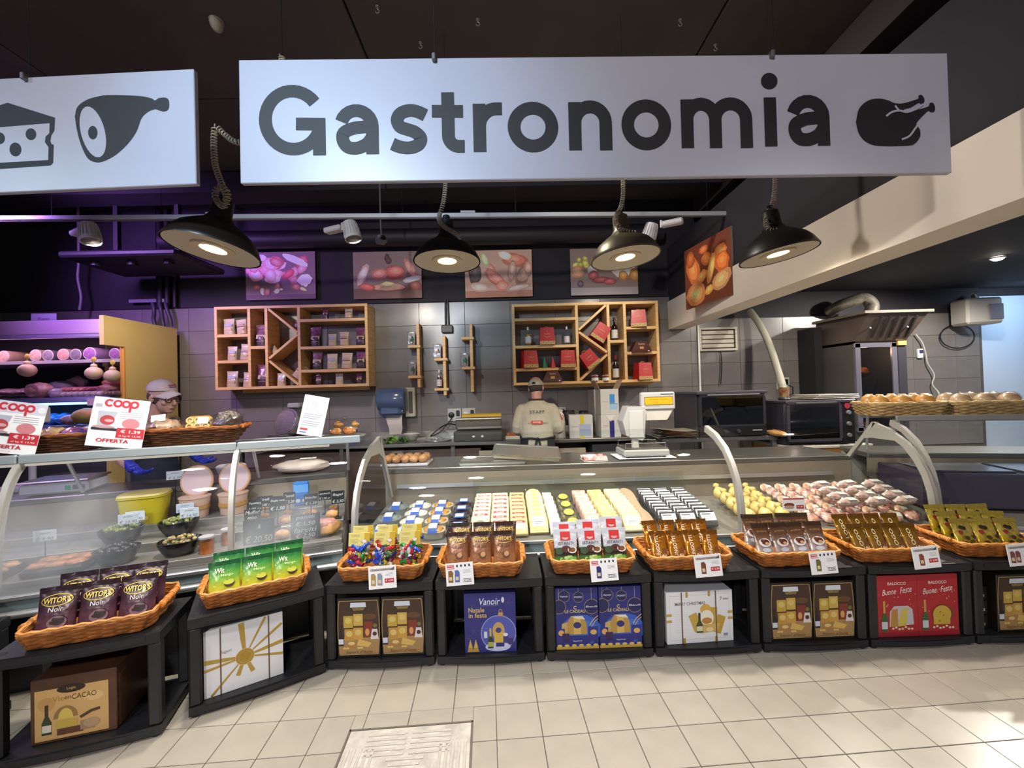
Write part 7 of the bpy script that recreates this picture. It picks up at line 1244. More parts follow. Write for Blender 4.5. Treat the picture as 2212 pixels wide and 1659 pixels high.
for q_ in (-1, 1): limb(m, [(q_*.12, -.08, z0-.255), A2[q_][0], ((A2[q_][0][0]+A2[q_][1][0])/2, (A2[q_][0][1]+A2[q_][1][1])/2, (A2[q_][0][2]+A2[q_][1][2])/2), A2[q_][1]], [.075, .075, .066, .055])
remesh(m, 'shirt', mat('#6b6260', .8, 0, .06, 6, name='taupe_shirt', bump=.4, bscale=9), t, .009)
m = MB()
for q_ in (-1, 1): limb(m, [(q_*.085, -.08, .84), (q_*.10, -.06, .46), (q_*.105, -.08, .08)], [.1, .08, .065])
m.loft([ringz(0, -.08, z, .172, .125) for z in (.78, .88)]); remesh(m, 'trousers', JN, t, .01)
NAV = mat('#1b1e38', .8, 0, .1, 12, name='navy_apron'); MB().sheet(lambda u, v: (.19*math.sin(R(-75+150*u))*(.72+.28*min(1, v*2)), -.08+.142*math.cos(R(-75+150*u)), z0-.255-.6*v), 14, 8).build('apron', NAV, t, smooth=True)
for q_ in (-1, 1): MB().tube(spline([(q_*.075, .045, z0-.31), (q_*.085, .02, z0-.25), (q_*.085, -.06, z0-.20), (q_*.05, -.14, z0-.19), (0, -.15, z0-.19)], 4), .012, 6).build('apron_strap', NAV, t, smooth=True)
m = MB(); m.M = HM_ @ SC(s, s, s); m.ell((0, -.022, .0), (.080, .092, .075), 18, 12); m.build('hair', mat('#4a3f3a', .85, 0, .3, 60, name='cropped_hair'), t, smooth=True); face(t, HM_, s, True); cap(t, HM_ @ TR(0, -.004, .022) @ RX(6), s, '#bba9ae', True)
# ================================================================== meat cabinet on the left
MX, MY0, MY1, MZ = -4.24, 4.44, 5.42, 2.41
mc = thing('meat_cabinet', 'open chilled meat cabinet with a pale yellow end panel', 'cabinet', (0, 0, 0)); YEL = mat('#dcc07a', .5, 0, .04, 3, name='pale_yellow_panel')
m = MB().prism([(MY0, 2.10), (MY0, MZ), (MY1, MZ), (MY1, .02), (4.50, .02), (4.50, 1.1), (4.68, 1.3), (4.68, 2.10)], 0, .045, M=Matrix(((0, 0, 1, MX), (1, 0, 0, 0), (0, 1, 0, 0), (0, 0, 0, 1)))); m.build('end_panel', YEL, mc)
m = MB().box((MX+.022, 4.678, 1.70), (.047, .012, .80)); m.build('panel_edging', mat('#c98a3c', .5, name='orange_edging'), mc); MB().box((MX+.02, 4.56, 1.70), (.006, .22, .78)).build('side_glass', GLASS, mc)
L_ = 2.9; cx = MX-L_/2; DKI = mat('#15121a', .6, name='cabinet_dark_inside')
MB().box((cx, MY0+.03, 2.295), (L_, .06, .15), bev=.006).build('canopy', mat('#c2aab8', .4, name='canopy_pale_pink'), mc); MB().box((cx, MY0+.02, 2.20), (L_, .05, .03)).build('canopy_lip', mat('#b9b0cc', .3, .3, name='canopy_lip'), mc); MB().box((cx, (MY0+MY1)/2+.03, 2.36), (L_, MY1-MY0-.08, .05)).build('roof', DKI, mc); MB().box((cx, MY1-.03, 1.3), (L_, .04, 2.1)).build('back_panel', DKI, mc)
MB().tube([(cx-L_/2+.05, MY0+.09, 2.205), (cx+L_/2-.05, MY0+.09, 2.205)], .014, 8).build('lamp_tube', mat('#f0a8ff', .5, emit=2.2, name='pink_tube'), mc)
l = light('cabinet_light', 'AREA', (cx+.3, MY0+.14, 2.17), 8, (1, .6, .95), (cx+.3, MY0+.5, 1.5), L_*.8, sizey=.06); l.parent = mc
MB().box((cx, 5.02, 1.955), (L_, .66, .02)).build('shelf', mat('#9a97a6', .4, .4, name='shelf_grey'), mc); MB().box((cx, 4.69, 1.955), (L_, .012, .035)).build('shelf_edge', mat('#bdb9c4', .4, .3, name='shelf_edge'), mc)
MB().box((cx, 4.98, 1.535), (L_, .86, .03)).build('deck', mat('#a9a6b8', .4, .3, name='deck_lilac'), mc); MB().box((cx, 4.54, 1.535), (L_, .02, .05)).build('ticket_strip', mat('#9088c8', .4, name='ticket_strip'), mc)
MB().tube([(cx-L_/2, 4.56, 1.49), (cx+L_/2-.2, 4.56, 1.49)], .012, 8).build('blue_tube', mat('#6aa8ff', .5, emit=6, name='blue_tube_lit'), mc); l = light('blue_tube_light', 'AREA', (cx+.3, 4.60, 1.475), 5, (.25, .5, 1), (cx+.3, 4.8, 1.0), L_*.7, sizey=.04); l.parent = mc
MB().box((cx, 4.97, 1.24), (L_, .8, .03)).build('lower_deck', mat('#7f86b0', .4, name='lower_deck'), mc); MB().box((cx, 4.97, .63), (L_, .85, 1.18)).build('base', mat('#4a4754', .5, name='cabinet_base'), mc)
t = thing('paper_notice', 'small handwritten paper notice standing on the meat cabinet roof', 'notice', P(95, 692, 4.75), 4); t.location.z = 2.387
MB().box((0, 0, .06), (.26, .004, .12)).build('sheet', mat('#b4b0c8', .7, name='lilac_paper'), t); p = PR(step=.0005); p.z = .003; p.text('Pronto', 0, .06, .035, '#5a5478', 0, w=.12, shear=.3); p.build('writing', t)
def log(px, py, r_, c1, c2, lab, Y=4.72, z=1.967, L=.34, rz=0, film=False, grp='logs on the meat shelf'):
    p_ = P(px, py, Y); t = thing('meat_log', lab, 'meat', (p_.x, Y, z+r_), rz, grp); MB().lathe([(r_*.5, -.004), (r_*.93, 0), (r_, .012), (r_, L-.03), (r_*.7, L)], 20, M=RX(-90)).build('log', mat(c1, .4, 0, .15, 12, name='log_'+c1[1:], coat=.3), t, smooth=True); MB().lathe([(r_*.86, 0), (r_*.5, .001), (.001, .0015)], 20, M=TR(0, -.006, 0) @ RX(90), cap=False).build('cut_face', mat(c2, .4, 0, .3, 30, name='face_'+c2[1:]), t); MB().lathe([(r_*.98, 0), (r_*.9, .004), (r_*.86, .002)], 20, M=TR(0, -.003, 0) @ RX(90), cap=False).build('rind', mat('#c9b9c4', .5, name='pale_rind'), t)
    if film: MB().lathe([(r_*1.06, -.01), (r_*1.08, L*.6), (r_*1.3, L)], 14, M=RX(-90), cap=False).build('film', FILM, t, smooth=True)
for px, py, r_, c1, c2, lb in ((8, 773, .066, '#b0907c', '#c29a8c', 'tan meat log at the cabinet shelf end away from the yellow panel'), (77, 770, .068, '#a8917a', '#b59a90', 'tan meat log with a pale ringed face beside the wrapped hams'), (104, 768, .064, '#6c6470', '#7d7484', 'grey film-wrapped meat log'), (137, 768, .068, '#a88478', '#b88c88', 'pinkish meat log with a grey stamp'), (164, 764, .066, '#5c5668', '#6c6678', 'dark film-wrapped meat log'), (194, 766, .073, '#9a7ca8', '#8c5ca0', 'mortadella log with a purple ringed face'), (248, 764, .064, '#9a7ca8', '#8c5ca0', 'mortadella log with a purple ringed face next to the side glass')): log(px, py, r_, c1, c2, lb, film=(px in (104, 164)))
def lump(name, px, py, rr, c1, c2, lab, Y=4.85, z=None, rot=(0, 0, 0), seed=1, cat='meat', grp=None, extra=None, jit=.22):
    p_ = P(px, py, Y); zz = (1.551 if z is None else z)+rr[2]*1.1; t = thing(name, lab, cat, (p_.x, Y, zz), group=grp, rot=rot); MB().ell((0, 0, 0), rr, 16, 12, jit=jit, seed=seed).build('body', mat(c1, .45, 0, .35, 14, name='lump_'+c1[1:], col2=c2, coat=.2), t, smooth=True)
    if extra: extra(t)
    return t
def cutface(c): return lambda t: MB().lathe([(.075, 0), (.05, .004), (.001, .005)], 18, M=TR(0, -.085, 0) @ RX(90) @ SC(1, .95, 1), cap=False).build('cut_face', mat(c, .4, 0, .25, 20, name='ham_cut'), t)
lump('ham', 86, 846, (.12, .10, .085), '#b08a80', '#8a5c5c', 'cut pink ham joint on the cabinet deck', 4.68, extra=cutface('#b5808c'), seed=3)
lump('ham', 133, 822, (.15, .11, .075), '#a79ab0', '#8a7c94', 'white netted ham lying behind the sausages', 4.98, z=1.60, seed=5); lump('salami', 121, 850, (.06, .06, .052), '#a094a8', '#877894', 'short white salami beside the cut ham', 4.68, seed=6)
def string(t): MB().tube([(0, 0, .0), (0, 0, .16)], .004, 5).build('cord', mat('#b8a84c', .6, name='yellow_cord'), t); MB().ell((0, 0, .075), (.032, .03, .03), 12, 8).build('neck', mat('#c2ac86', .45, name='gourd_neck'), t, smooth=True); MB().ell((0, 0, .15), (.03, .01, .03), 8, 6).build('tag', mat('#b9a83c', .5, name='yellow_tag'), t)
for px, py, lb in ((59, 800, 'gourd-shaped cheese hanging alone from the cabinet shelf'), (203, 806, 'gourd-shaped cheese with a yellow tag hanging above the sausages'), (236, 812, 'pale gourd-shaped cheese partly behind the tagged one')):
    p_ = P(px, py, 4.62); t = thing('gourd_cheese', lb, 'cheese', (p_.x, 4.62 if px != 236 else 4.66, p_.z), group='hanging gourd cheeses'); MB().ell((0, 0, 0), (.078, .075, .07), 18, 12).build('body', mat('#c2ad88', .45, 0, .08, 8, name='gourd_cream'), t, smooth=True); string(t)
for i in range(5): lump('sausage', 150+15*i, 832, (.033, .12, .036), '#a8606c', '#8a404c', 'reddish sausage in the bundle on the cabinet deck', 4.80, z=1.60, rot=(0, 0, 0), seed=i, grp='reddish sausages', jit=.08)
for i in range(7): lump('sausage', 142+13*i, 850, (.029, .06, .033), '#9c8a9c', '#7c6678', 'pale whitish sausage along the cabinet deck edge', 4.62, rot=(0, 0, 0), seed=i+9, grp='pale sausages', jit=.12)
for i in range(10): lump('meat_pack', 4+7*i, 828+(i % 3)*13, (.09, .07, .022), '#9c7a88', '#6c4856', 'flat pinkish meat pack in the pile on the cabinet deck', 4.70+.05*(i % 3), z=1.56+.03*(2-i % 3), rot=(R(18), R(-8+4*(i % 5)), R(10*(i % 4))), seed=i+20, grp='piled flat meat packs')
lump('ham', 168, 806, (.11, .08, .07), '#b59a94', '#8f6a74', 'round cheese-stamped ham behind the sausages', 5.08, z=1.66, seed=30); lump('salami', 244, 812, (.10, .07, .06), '#a85a44', '#7c3028', 'bright red salami close to the side glass', 4.82, z=1.64, seed=31); lump('salami', 234, 832, (.09, .09, .05), '#a8707c', '#8c4c58', 'sliced pink salami close to the side glass', 4.70, z=1.59, seed=32)
for i in range(5): lump('wrapped_cut', 222+8*i, 848, (.018, .06, .03), '#6a4c50', '#8a6e74', 'dark wrapped meat cut by the side glass', 4.64, z=1.552, seed=40+i, grp='dark wrapped cuts')
for i, px in enumerate((62, 92, 118, 140)): lump('blue_bag', px, 884, (.068, .09, .06), '#2f6cb0', '#1c4a88', 'crumpled blue plastic bag in the lower cabinet tier', 4.72, z=1.257, seed=50+i, cat='bag', grp='crumpled blue bags')
lump('ham', 190, 890, (.15, .11, .085), '#b0764c', '#8a8c4c', 'orange and green wrapped ham in the lower cabinet tier', 4.52, z=1.257, seed=60, jit=.1); lump('salami', 155, 893, (.10, .08, .055), '#a890a8', '#8c5c74', 'lilac salami end in the lower cabinet tier', 4.50, z=1.257, seed=61)
p_ = P(198, 868, 4.50); t = thing('price_sign', 'small pink price sign clipped to the cabinet strip', 'sign', (p_.x, 4.522, p_.z)); MB().box((0, .001, 0), (.14, .003, .075)).build('card', mat('#c9a8c4', .6, name='pink_card'), t); p = PR(); p.text('2,98', 0, 0, .03, '#b0304c', .02, w=.09); p.build('print', t)
# ================================================================== things on the left counter's top shelf
def projx(q): c = CM.transposed() @ (V(q)-CAM); return 1106+F*c.x/-c.z
def Ltop(px, y=.355, z=1.2025):
    lo, hi = -3.2, .6
    for _ in range(40):
        mid = (lo+hi)/2
        if projx(LM @ V((mid, y, z))) < px: lo = mid
        else: hi = mid
    return LM @ V((lo, y, z))
DW = (mat('#5c3418', .5, 0, .35, 25, name='wicker_dark'), mat('#9a5a2a', .45, 0, .25, 20, name='wicker_rim_dark'), mat('#b0662c', .4, name='wicker_handle_dark'))
bA = make_basket(.58, .33, .44, .24, .105, DW, True, 'dark wicker basket of bagged snacks behind the offer leaflet'); bA.location = Ltop(100, .395); bA.rotation_euler = (0, 0, R(LA)); tag(bA, None, None, 'dark wicker baskets on the top shelf')
bB = dup(bA, Ltop(418, .395), (0, 0, R(LA)), 'dark wicker basket of cakes and biscuits on the top shelf')
def inb(b, x, y, z=.012): return b.location+RZ(LA) @ V((x, y, z))
def snack(b, x, y, lab, c1, c2, sz, seed, rot=(0, 0, 0), label=True, grp=None, extra=None):
    t = thing('snack_bag', lab, 'bag', inb(b, x, y, .058+sz[2]), group=grp, rot=(R(rot[0]), R(rot[1]), R(LA+rot[2]))); MB().ell((0, 0, 0), sz, 16, 10, jit=.3, seed=seed).build('contents', mat(c1, .4, 0, .6, 24, name='snack_'+c1[1:], col2=c2, coat=.3), t, smooth=True); MB().ell((0, 0, 0), (sz[0]*1.15, sz[1]*1.15, sz[2]*1.12), 16, 10, jit=.4, seed=seed+2).build('film', FILM, t, smooth=True)
    if label: MB().box((0, -sz[1]*.75, sz[2]*.75), (.075, .003, .045)).build('label', PAPER, t, rot=(R(-40), 0, 0))
    if extra: extra(t)
for i, (x, y, c1, c2, lb) in enumerate(((-.18, -.06, '#c9b4b8', '#a88c94', 'clear bag of pale pink sweets'), (-.01, -.06, '#b99a86', '#8f6a58', 'clear bag of tan biscuits'), (-.18, .075, '#c2a8b0', '#d6c8cc', 'clear bag of whitish meringues'), (-.01, .075, '#b08a5c', '#c9aa80', 'clear bag of golden crackers'), (.165, -.06, '#3c58b4', '#b04a54', 'bag of blue and red wrapped sweets'), (.165, .075, '#7c9cc4', '#c2ccd8', 'bag of pale blue wrapped sweets'))): snack(bA, x, y, lb+' in the dark basket', c1, c2, (.072, .056, .045), i, (8, 0, 6*i-15), i == 0)
snack(bB, -.16, -.01, 'wrapped tray of powdered almond biscuits in the dark basket', '#b59c86', '#8a6a54', (.10, .085, .06), 11, (18, -6, 0)); snack(bB, .13+.07, .0, 'dark chocolate cake with chopped nuts under film in the dark basket', '#2c201c', '#4a3c34', (.085, .08, .07), 14, (0, 0, 0), False, None, lambda t: MB().ell((0, 0, .04), (.07, .066, .045), 14, 8, jit=.3, seed=3).build('nut_topping', mat('#8d857c', .6, 0, .6, 70, name='chopped_nuts', col2='#3c322c', bump=.8), t, smooth=True))
t = thing('biscuit_pack', 'wrapped pack of golden ring biscuits in the dark basket', 'pack', inb(bB, .02, .0, .045), rot=(R(-16), 0, R(LA))); MB().box((0, .02, .075), (.15, .05, .15), bev=.02).build('tray', mat('#b58f44', .45, 0, .2, 20, name='biscuit_gold'), t)
for i in range(3):
    for j in range(3): MB().tube([(.018*math.cos(a_), -.008, .018*math.sin(a_)) for a_ in [R(40*k) for k in range(9)]], .007, 6, True).build('ring_biscuit', mat('#c9ac6a', .5, name='ring_biscuit'), t, (-.045+.045*i, 0, .03+.042*j))
MB().box((0, .02, .077), (.16, .065, .16), bev=.024).build('film', FILM, t, smooth=True); MB().box((.03, -.018, .11), (.06, .003, .045)).build('label', PAPER, t)
def leaflet(px, lab, w_, h_, roll, draw, y=.188, yaw=0, name='leaflet_stand', lean=-3):
    p_ = Ltop(px, y); t = thing(name, lab, 'notice', p_, rot=(0, 0, R(LA+yaw))); pn = MB().box((0, 0, h_/2), (w_, .003, h_)).build('sheet', PAPER, t, (0, 0, .03), (R(lean), R(roll), 0)); MB().box((0, .03, .002), (w_*.8, .09, .004)).build('foot', GLASS, t); MB().box((0, .004, h_/2), (w_+.006, .003, h_+.004)).build('holder', GLASS, t, (0, 0, .034), (R(lean), R(roll), 0))
    p = PR(step=.0001); p.z = .002; draw(p, w_, h_); p.build('print', pn); return t
def coop(p, cx, cy, w_, c='#c22c3a'):
    r_ = w_/7
    for i in range(4): p.line(arc(cx-w_*.36+w_*.24*i, cy, r_*.72, r_*.72, 0 if i else 40, 360 if i else 320, 18), r_*.5, c)
    p.rect(cx+w_*.36-r_*.97, cy-r_*1.9, cx+w_*.36-r_*.47, cy, c)
def d_off(p, w_, h_):
    p.rect(-w_/2, h_*.78, w_/2, h_, '#cfcfe0'); coop(p, 0, h_*.89, w_*.62); p.ell(w_*.42, h_*.88, w_*.07, h_*.06, '#e3e3ee'); p.rect(-w_*.45, h_*.8, -w_*.34, h_*.86, '#a8a8b8')
    for i in range(4): p.rect(.0, h_*(.72-.04*i), w_*.42, h_*(.725-.04*i)+.001, '#a8a8b4')
    p.poly([(-w_*.38, h_*.72), (-w_*.04, h_*.72), (-w_*.14, h_*.4), (-w_*.36, h_*.4)], '#b4b6c8'); p.ell(-w_*.2, h_*.54, w_*.13, h_*.1, '#b04048'); p.ell(-w_*.17, h_*.53, w_*.08, h_*.03, '#d8a0a4'); p.ell(.06, h_*.5, w_*.16, h_*.1, '#cc8088'); p.rect(-w_*.45, h_*.33, w_*.02, h_*.38, '#25242c'); p.ell(-w_*.24, h_*.4, w_*.2, h_*.03, '#b9989c')
    p.rect(.0, h_*.2, w_*.5, h_*.4, '#c02a36'); p.text('€ 1,39', w_*.25, h_*.33, h_*.075, '#f4e8e8', .02, w=w_*.36); p.text('al kg € 13,90', w_*.25, h_*.24, h_*.04, '#f0d8d8', .01, w=w_*.4); p.text('OFFERTA', -.01, h_*.13, h_*.075, '#b8303c', .03, w=w_*.58); p.text('conviene', 0, h_*.05, h_*.025, '#c47880', .0)
leaflet(245, 'red and white offer leaflet reading OFFERTA 1,39 on the top shelf', .265, .285, 9, d_off)
leaflet(10, 'offer leaflet cut off beside the bagged snacks on the top shelf', .25, .285, 11, d_off)
def d_not(p, w_, h_):
    p.line([(-w_*.32, h_*.62), (w_*.14, h_*.62), (w_*.18, h_*.92), (-w_*.28, h_*.92)], .0025, '#8a8a94', True); p.line(arc(-w_*.06, h_*.81, w_*.08, w_*.08, 0, 360, 16), .003, '#77777f'); p.rect(-w_*.2, h_*.68, w_*.06, h_*.72, '#b4b4bc')
    for i in range(6): p.rect(-w_*.4, h_*(.52-.05*i-(.03 if i > 2 else 0)), w_*(.35-.07*(i % 3)), h_*(.535-.05*i-(.03 if i > 2 else 0)), '#8d8d9c')
    p.rect(-w_*.42, h_*.12, -w_*.12, h_*.17, '#c0404a'); p.rect(-w_*.42, h_*.05, -w_*.15, h_*.08, '#6a6a9a')
leaflet(668, 'white printed notice leaning on the top shelf beside the croissant cloche', .155, .27, 12, d_not, .24)
cl = dome(Ltop(745, .34), .135, 'glass cloche covering croissants at the end of the top shelf', 1)
for i, (x, y, c) in enumerate(((-.05, -.03, '#b5712c'), (.05, -.03, '#b0682a'), (0, .05, '#a86028'), (.07, .04, '#a8772c'), (-.06, .04, '#b57a34'))):
    t = thing('croissant', 'golden croissant under the glass cloche', 'croissant', cl.location+V((x, y, .038+(.044 if i > 2 else 0))), 40*i, 'croissants under the cloche'); MB().tube([(.034*math.cos(a_), .034*math.sin(a_)-.02, 0) for a_ in [R(10+20*k) for k in range(9)]], [.006, .014, .019, .022, .023, .022, .019, .014, .006], 8).build('croissant', mat(c, .4, 0, .35, 16, name='croissant_'+c[1:], coat=.3), t, smooth=True); MB().tube([(.034*math.cos(a_), .034*math.sin(a_)-.02, .021) for a_ in [R(60+20*k) for k in range(4)]], .004, 5).build('glaze', mat('#d09a4c', .2, name='croissant_glaze', coat=.6), t, smooth=True)
p_ = P(62, 897, 3.05); t = thing('scale_display', 'small raised scale display with an amber screen behind the bagged snacks', 'display', (p_.x, 3.05, .882)); MB().box((0, 0, p_.z-.882), (.27, .05, .11), bev=.008).build('housing', mat('#bdb4c4', .45, name='lilac_housing'), t); MB().tube([(0, .02, .04), (0, .02, p_.z-.93)], .02, 10).build('pole', mat('#9a94a4', .4, name='pole_grey'), t); MB().box((0, .01, .02), (.3, .2, .04), bev=.01).build('base', mat('#a59eb0', .45, name='scale_base_lilac'), t); p = PR(); p.z = .026; zz = p_.z-.882; p.rect(-.1, zz-.045, .1, zz-.005, mat('#7a4a14', .4, emit=.25, name='dim_amber')); p.rect(.02, zz+.02, .1, zz+.032, '#4a4a66'); p.build('screen', t)
# ================================================================== right bay: ovens, rotisserie, bread
DST = mat('#4a4750', .35, .5, .1, 4, name='dark_oven_steel'); OG = glass('oven_glass', (.30, .30, .34), .8); TS = mat('#8d8a92', .3, .8, .1, 3, name='table_steel', stretch=(1, 20, 20))
t = thing('steel_table', 'stainless steel table under the large oven', 'table', (2.325, 4.85, 0)); MB().box((0, 0, .905), (1.27, .72, .045), bev=.005).build('table_top', TS, t); MB().box((0, 0, .3), (1.2, .62, .03)).build('undershelf', TS, t)
for sx in (-1, 1):
    for sy in (-1, 1): MB().box((sx*.60, sy*.32, .44), (.045, .045, .88)).build('leg', TS, t)
def oven(lab, x0, x1, y0, y1, z0, z1, knobs_right, bread):
    W_, H_, D_ = x1-x0, z1-z0, y1-y0; t = thing('oven', lab, 'oven', ((x0+x1)/2, y0, z0)); m = MB()
    for s in (-1, 1):
        MB().box((s*(W_/2-.015), D_/2+.02, H_/2), (.03, D_-.04, H_-.02), bev=.004).build('side_panel', DST, t)
        for y in (.07, D_-.05): MB().lathe([(.018, -.001), (.02, .02)], 10, M=TR(s*(W_/2-.06), y, 0)).build('foot', BLACK, t)
    MB().box((0, D_/2+.0, H_-.015), (W_+.03, D_+.05, .03), bev=.006).build('top_panel', mat('#6a6670', .28, .7, name='oven_top_steel'), t); MB().box((0, D_-.02, H_/2), (W_-.06, .03, H_-.04)).build('back_panel', DST, t); MB().box((0, D_/2, .035), (W_-.06, D_-.04, .03)).build('floor_panel', DST, t)
    MB().box((0, D_/2, H_*.5), (W_-.1, D_-.12, .008)).build('rack', STEEL, t)
    gx0, gx1 = (-W_/2+.04, W_/2-.04) if not knobs_right else (-W_/2+.03, W_/2-.16); gz0, gz1 = (.13, H_-.06) if not knobs_right else (.07, H_-.05)
    dr = MB().box(((gx0+gx1)/2, -.005, (gz0+gz1)/2), (gx1-gx0, .012, gz1-gz0)).build('door_glass', OG, t)
    for a_, b_, c_, d_ in ((gx0-.02, gx1+.02, gz1, gz1+.04), (gx0-.02, gx1+.02, gz0-.03, gz0), (gx0-.03, gx0, gz0, gz1), (gx1, gx1+.03, gz0, gz1)): MB().box(((a_+b_)/2, .0, (c_+d_)/2), (b_-a_, .03, d_-c_)).build('door_frame', mat('#2a2830', .35, name='oven_frame') if not knobs_right else mat('#54505a', .35, .5, name='oven_frame_grey'), t)
    MB().tube([(gx0+.05, -.04, gz1+.02), (gx1-.05, -.04, gz1+.02)], .011, 8).build('handle', TS, t, smooth=True)
    if knobs_right:
        MB().box((W_/2-.065, 0, H_/2), (.13, .03, H_-.02)).build('control_panel', BLACK, t)
        for k in range(3): MB().lathe([(.022, 0), (.02, .02)], 14, M=TR(W_/2-.065, -.015, .1+.12*k) @ RX(90)).build('knob', mat('#8c8c92', .4, .3, name='oven_knob'), t, smooth=True)
        MB().lathe([(.03, 0), (.03, .006)], 18, M=TR(W_/2-.075, -.016, H_-.07) @ RX(90)).build('badge', mat('#a83040', .4, name='red_badge'), t)
    else:
        MB().box((0, -.002, .06), (W_-.02, .03, .10)).build('control_panel', BLACK, t); p = PR(); p.z = .0175; p.rect(W_*.28, .06, W_*.42, .07, '#b0b0b8'); p.build('maker_plate', t)
        for k in range(3): MB().lathe([(.02, 0), (.018, .02)], 14, M=TR(-W_*.3+.14*k, -.016, .06) @ RX(90)).build('knob', mat('#3a3a42', .35, name='dark_knob'), t, smooth=True)
    if bread: b = thing('baguette', 'golden loaf baking behind the small oven window', 'bread', ((x0+x1)/2-.08, y0+.18, z0+.058)); MB().tube([(-.17+.034*k, 0, .03) for k in range(11)], [.008, .022, .03, .034, .036, .036, .036, .034, .03, .022, .008], 10).build('loaf', PAS[0], b, smooth=True); MB().tube([(-.1, -.01, .064), (.1, .01, .064)], .006, 5).build('score', PAS[1], b); l2 = light('oven_lamp', 'POINT', (x0+.2, y0+.2, z1-.1), 5, (1, .75, .5), None, .03)
oven('large black countertop oven with a wide glass door', 2.09, 2.84, 4.50, 5.15, .93, 1.425, False, False)
oven('small grey oven with a loaf inside and knobs at the side', 2.98, 3.70, 4.38, 4.98, .8275, 1.307, True, True)
t = thing('wooden_table', 'white-topped wooden table under the small oven', 'table', (3.43, 4.70, 0)); MB().box((0, 0, .81), (.91, .68, .03), bev=.004).build('table_top', mat('#c4bdb0', .5, name='white_top'), t); MB().box((0, -.3, .75), (.85, .03, .08)).build('apron_rail', mat('#a5763c', .5, 0, .15, 6, name='table_wood'), t); MB().box((0, .3, .75), (.85, .03, .08)).build('apron_rail', mat('#a5763c', .5, 0, .15, 6, name='table_wood'), t)
for sx in (-1, 1):
    for sy in (-1, 1): MB().box((sx*.43, sy*.3, .397), (.05, .05, .794)).build('leg', mat('#a5763c', .5, 0, .15, 6, name='table_wood'), t)
t = thing('baking_trays', 'stack of pale baking trays on the small oven', 'trays', (3.56, 4.60, 1.3085))
for i in range(3): MB().box((.01*i, 0, .012+.016*i), (.5-.03*i, .38, .013), bev=.004).build('tray', mat(('#b9b4a8', '#a8a49c', '#c4beb0')[i], .35, .5, name='tray_metal_%d' % i), t)
t = thing('jug_blender', 'glass jug with red and brown contents on the small oven', 'jug', (3.08, 4.55, 1.3085)); MB().lathe([(.055, 0), (.06, .012), (.05, .03)], 18).build('base', BLACK, t, smooth=True); MB().lathe([(.045, .03), (.055, .14)], 16).build('contents', mat('#7a2c20', .4, 0, .5, 20, name='jug_contents', col2='#a58a5c'), t, smooth=True); MB().lathe([(.05, .03), (.06, .17), (.062, .18)], 18, cap=False).build('jug', GLASS, t, smooth=True); MB().tube([(.055, 0, .16), (.1, 0, .14), (.1, 0, .07), (.055, 0, .05)], .008, 6).build('handle', BLACK, t, smooth=True)
t = thing('bread_loaf', 'end of a long loaf beside the large oven', 'bread', (2.91, 4.45, .929)); MB().ell((0, 0, .03), (.05, .17, .033), 14, 10, jit=.1, seed=2, flat=.9).build('crust', PAS[1], t, smooth=True); MB().tube([(-.01, -.09, .062), (.01, .07, .062)], .007, 5).build('score', PAS[0], t)
t = thing('paper_stack', 'loose stack of grey wrapping paper sheets beside the scale', 'paper', (1.86, 4.62, .929))
for i in range(7): MB().sheet(lambda u, v: ((u-.5)*.42, (v-.5)*.30, .008+.014*i+.02*math.sin(u*3.2+i*.4)*(1-.3*v)), 8, 4).build('sheet', mat(('#8f8778', '#9a9282', '#857d70')[i % 3], .7, name='wrap_paper_%d' % (i % 3)), t, (.008*(i % 3), .006*(i % 2), 0), (0, 0, R(-4+2.1*i)))
for i in range(4):
    t = thing('bread_roll', 'brown bread roll on the workbench behind the scale', 'bread', on_bench(1330+13*i, 4.95+.17*(i % 2))+V((0, 0, 0)), 30*i, 'bread rolls behind the scale'); MB().ell((0, 0, .035), (.075, .055, .04), 14, 8, jit=.15, seed=i, flat=.85).build('roll', mat('#a8743c', .45, 0, .3, 12, name='roll_brown', coat=.1), t, smooth=True); MB().tube([(-.04, 0, .07), (.04, 0, .07)], .005, 5).build('score', PAS[1], t)
# vent, hose, cable on the bay wall
p_ = P(1549, 733, 5.62); t = thing('vent_grille', 'white louvred vent grille on the tiled wall', 'vent', (p_.x, 5.62, p_.z)); VG = mat('#b3aa9a', .45, name='vent_ivory')
for (x, z, w_, h_) in ((0, .145, .52, .03), (0, -.145, .52, .03), (-.245, 0, .03, .26), (.245, 0, .03, .26)): MB().box((x, -.02, z), (w_, .04, h_), bev=.004).build('frame', VG, t)
MB().box((0, -.005, 0), (.46, .006, .26)).build('backing', mat('#3a342c', .7, name='vent_dark'), t)
for i in range(4): MB().box((0, -.02, -.09+.06*i), (.44, .012, .05), bev=.004, M=Matrix()).build('louvre', VG, t)
pipe('power_cable', 'thin black cable hanging below the vent grille', 'cable', [P(1557, 757, 5.59), P(1559, 790, 5.59), P(1557, 830, 5.58)], .007, BLACK)
pipe('vent_hose', 'white corrugated hose running from the bay ceiling to the small oven', 'hose', [P(1620, 672, 5.5), P(1640, 700, 5.35), P(1662, 745, 5.15), P(1680, 800, 4.95), P(1692, 840, 4.85), P(1697, 866, 4.78)], .042, mat('#9a9688', .5, name='hose_ivory'), n=12)
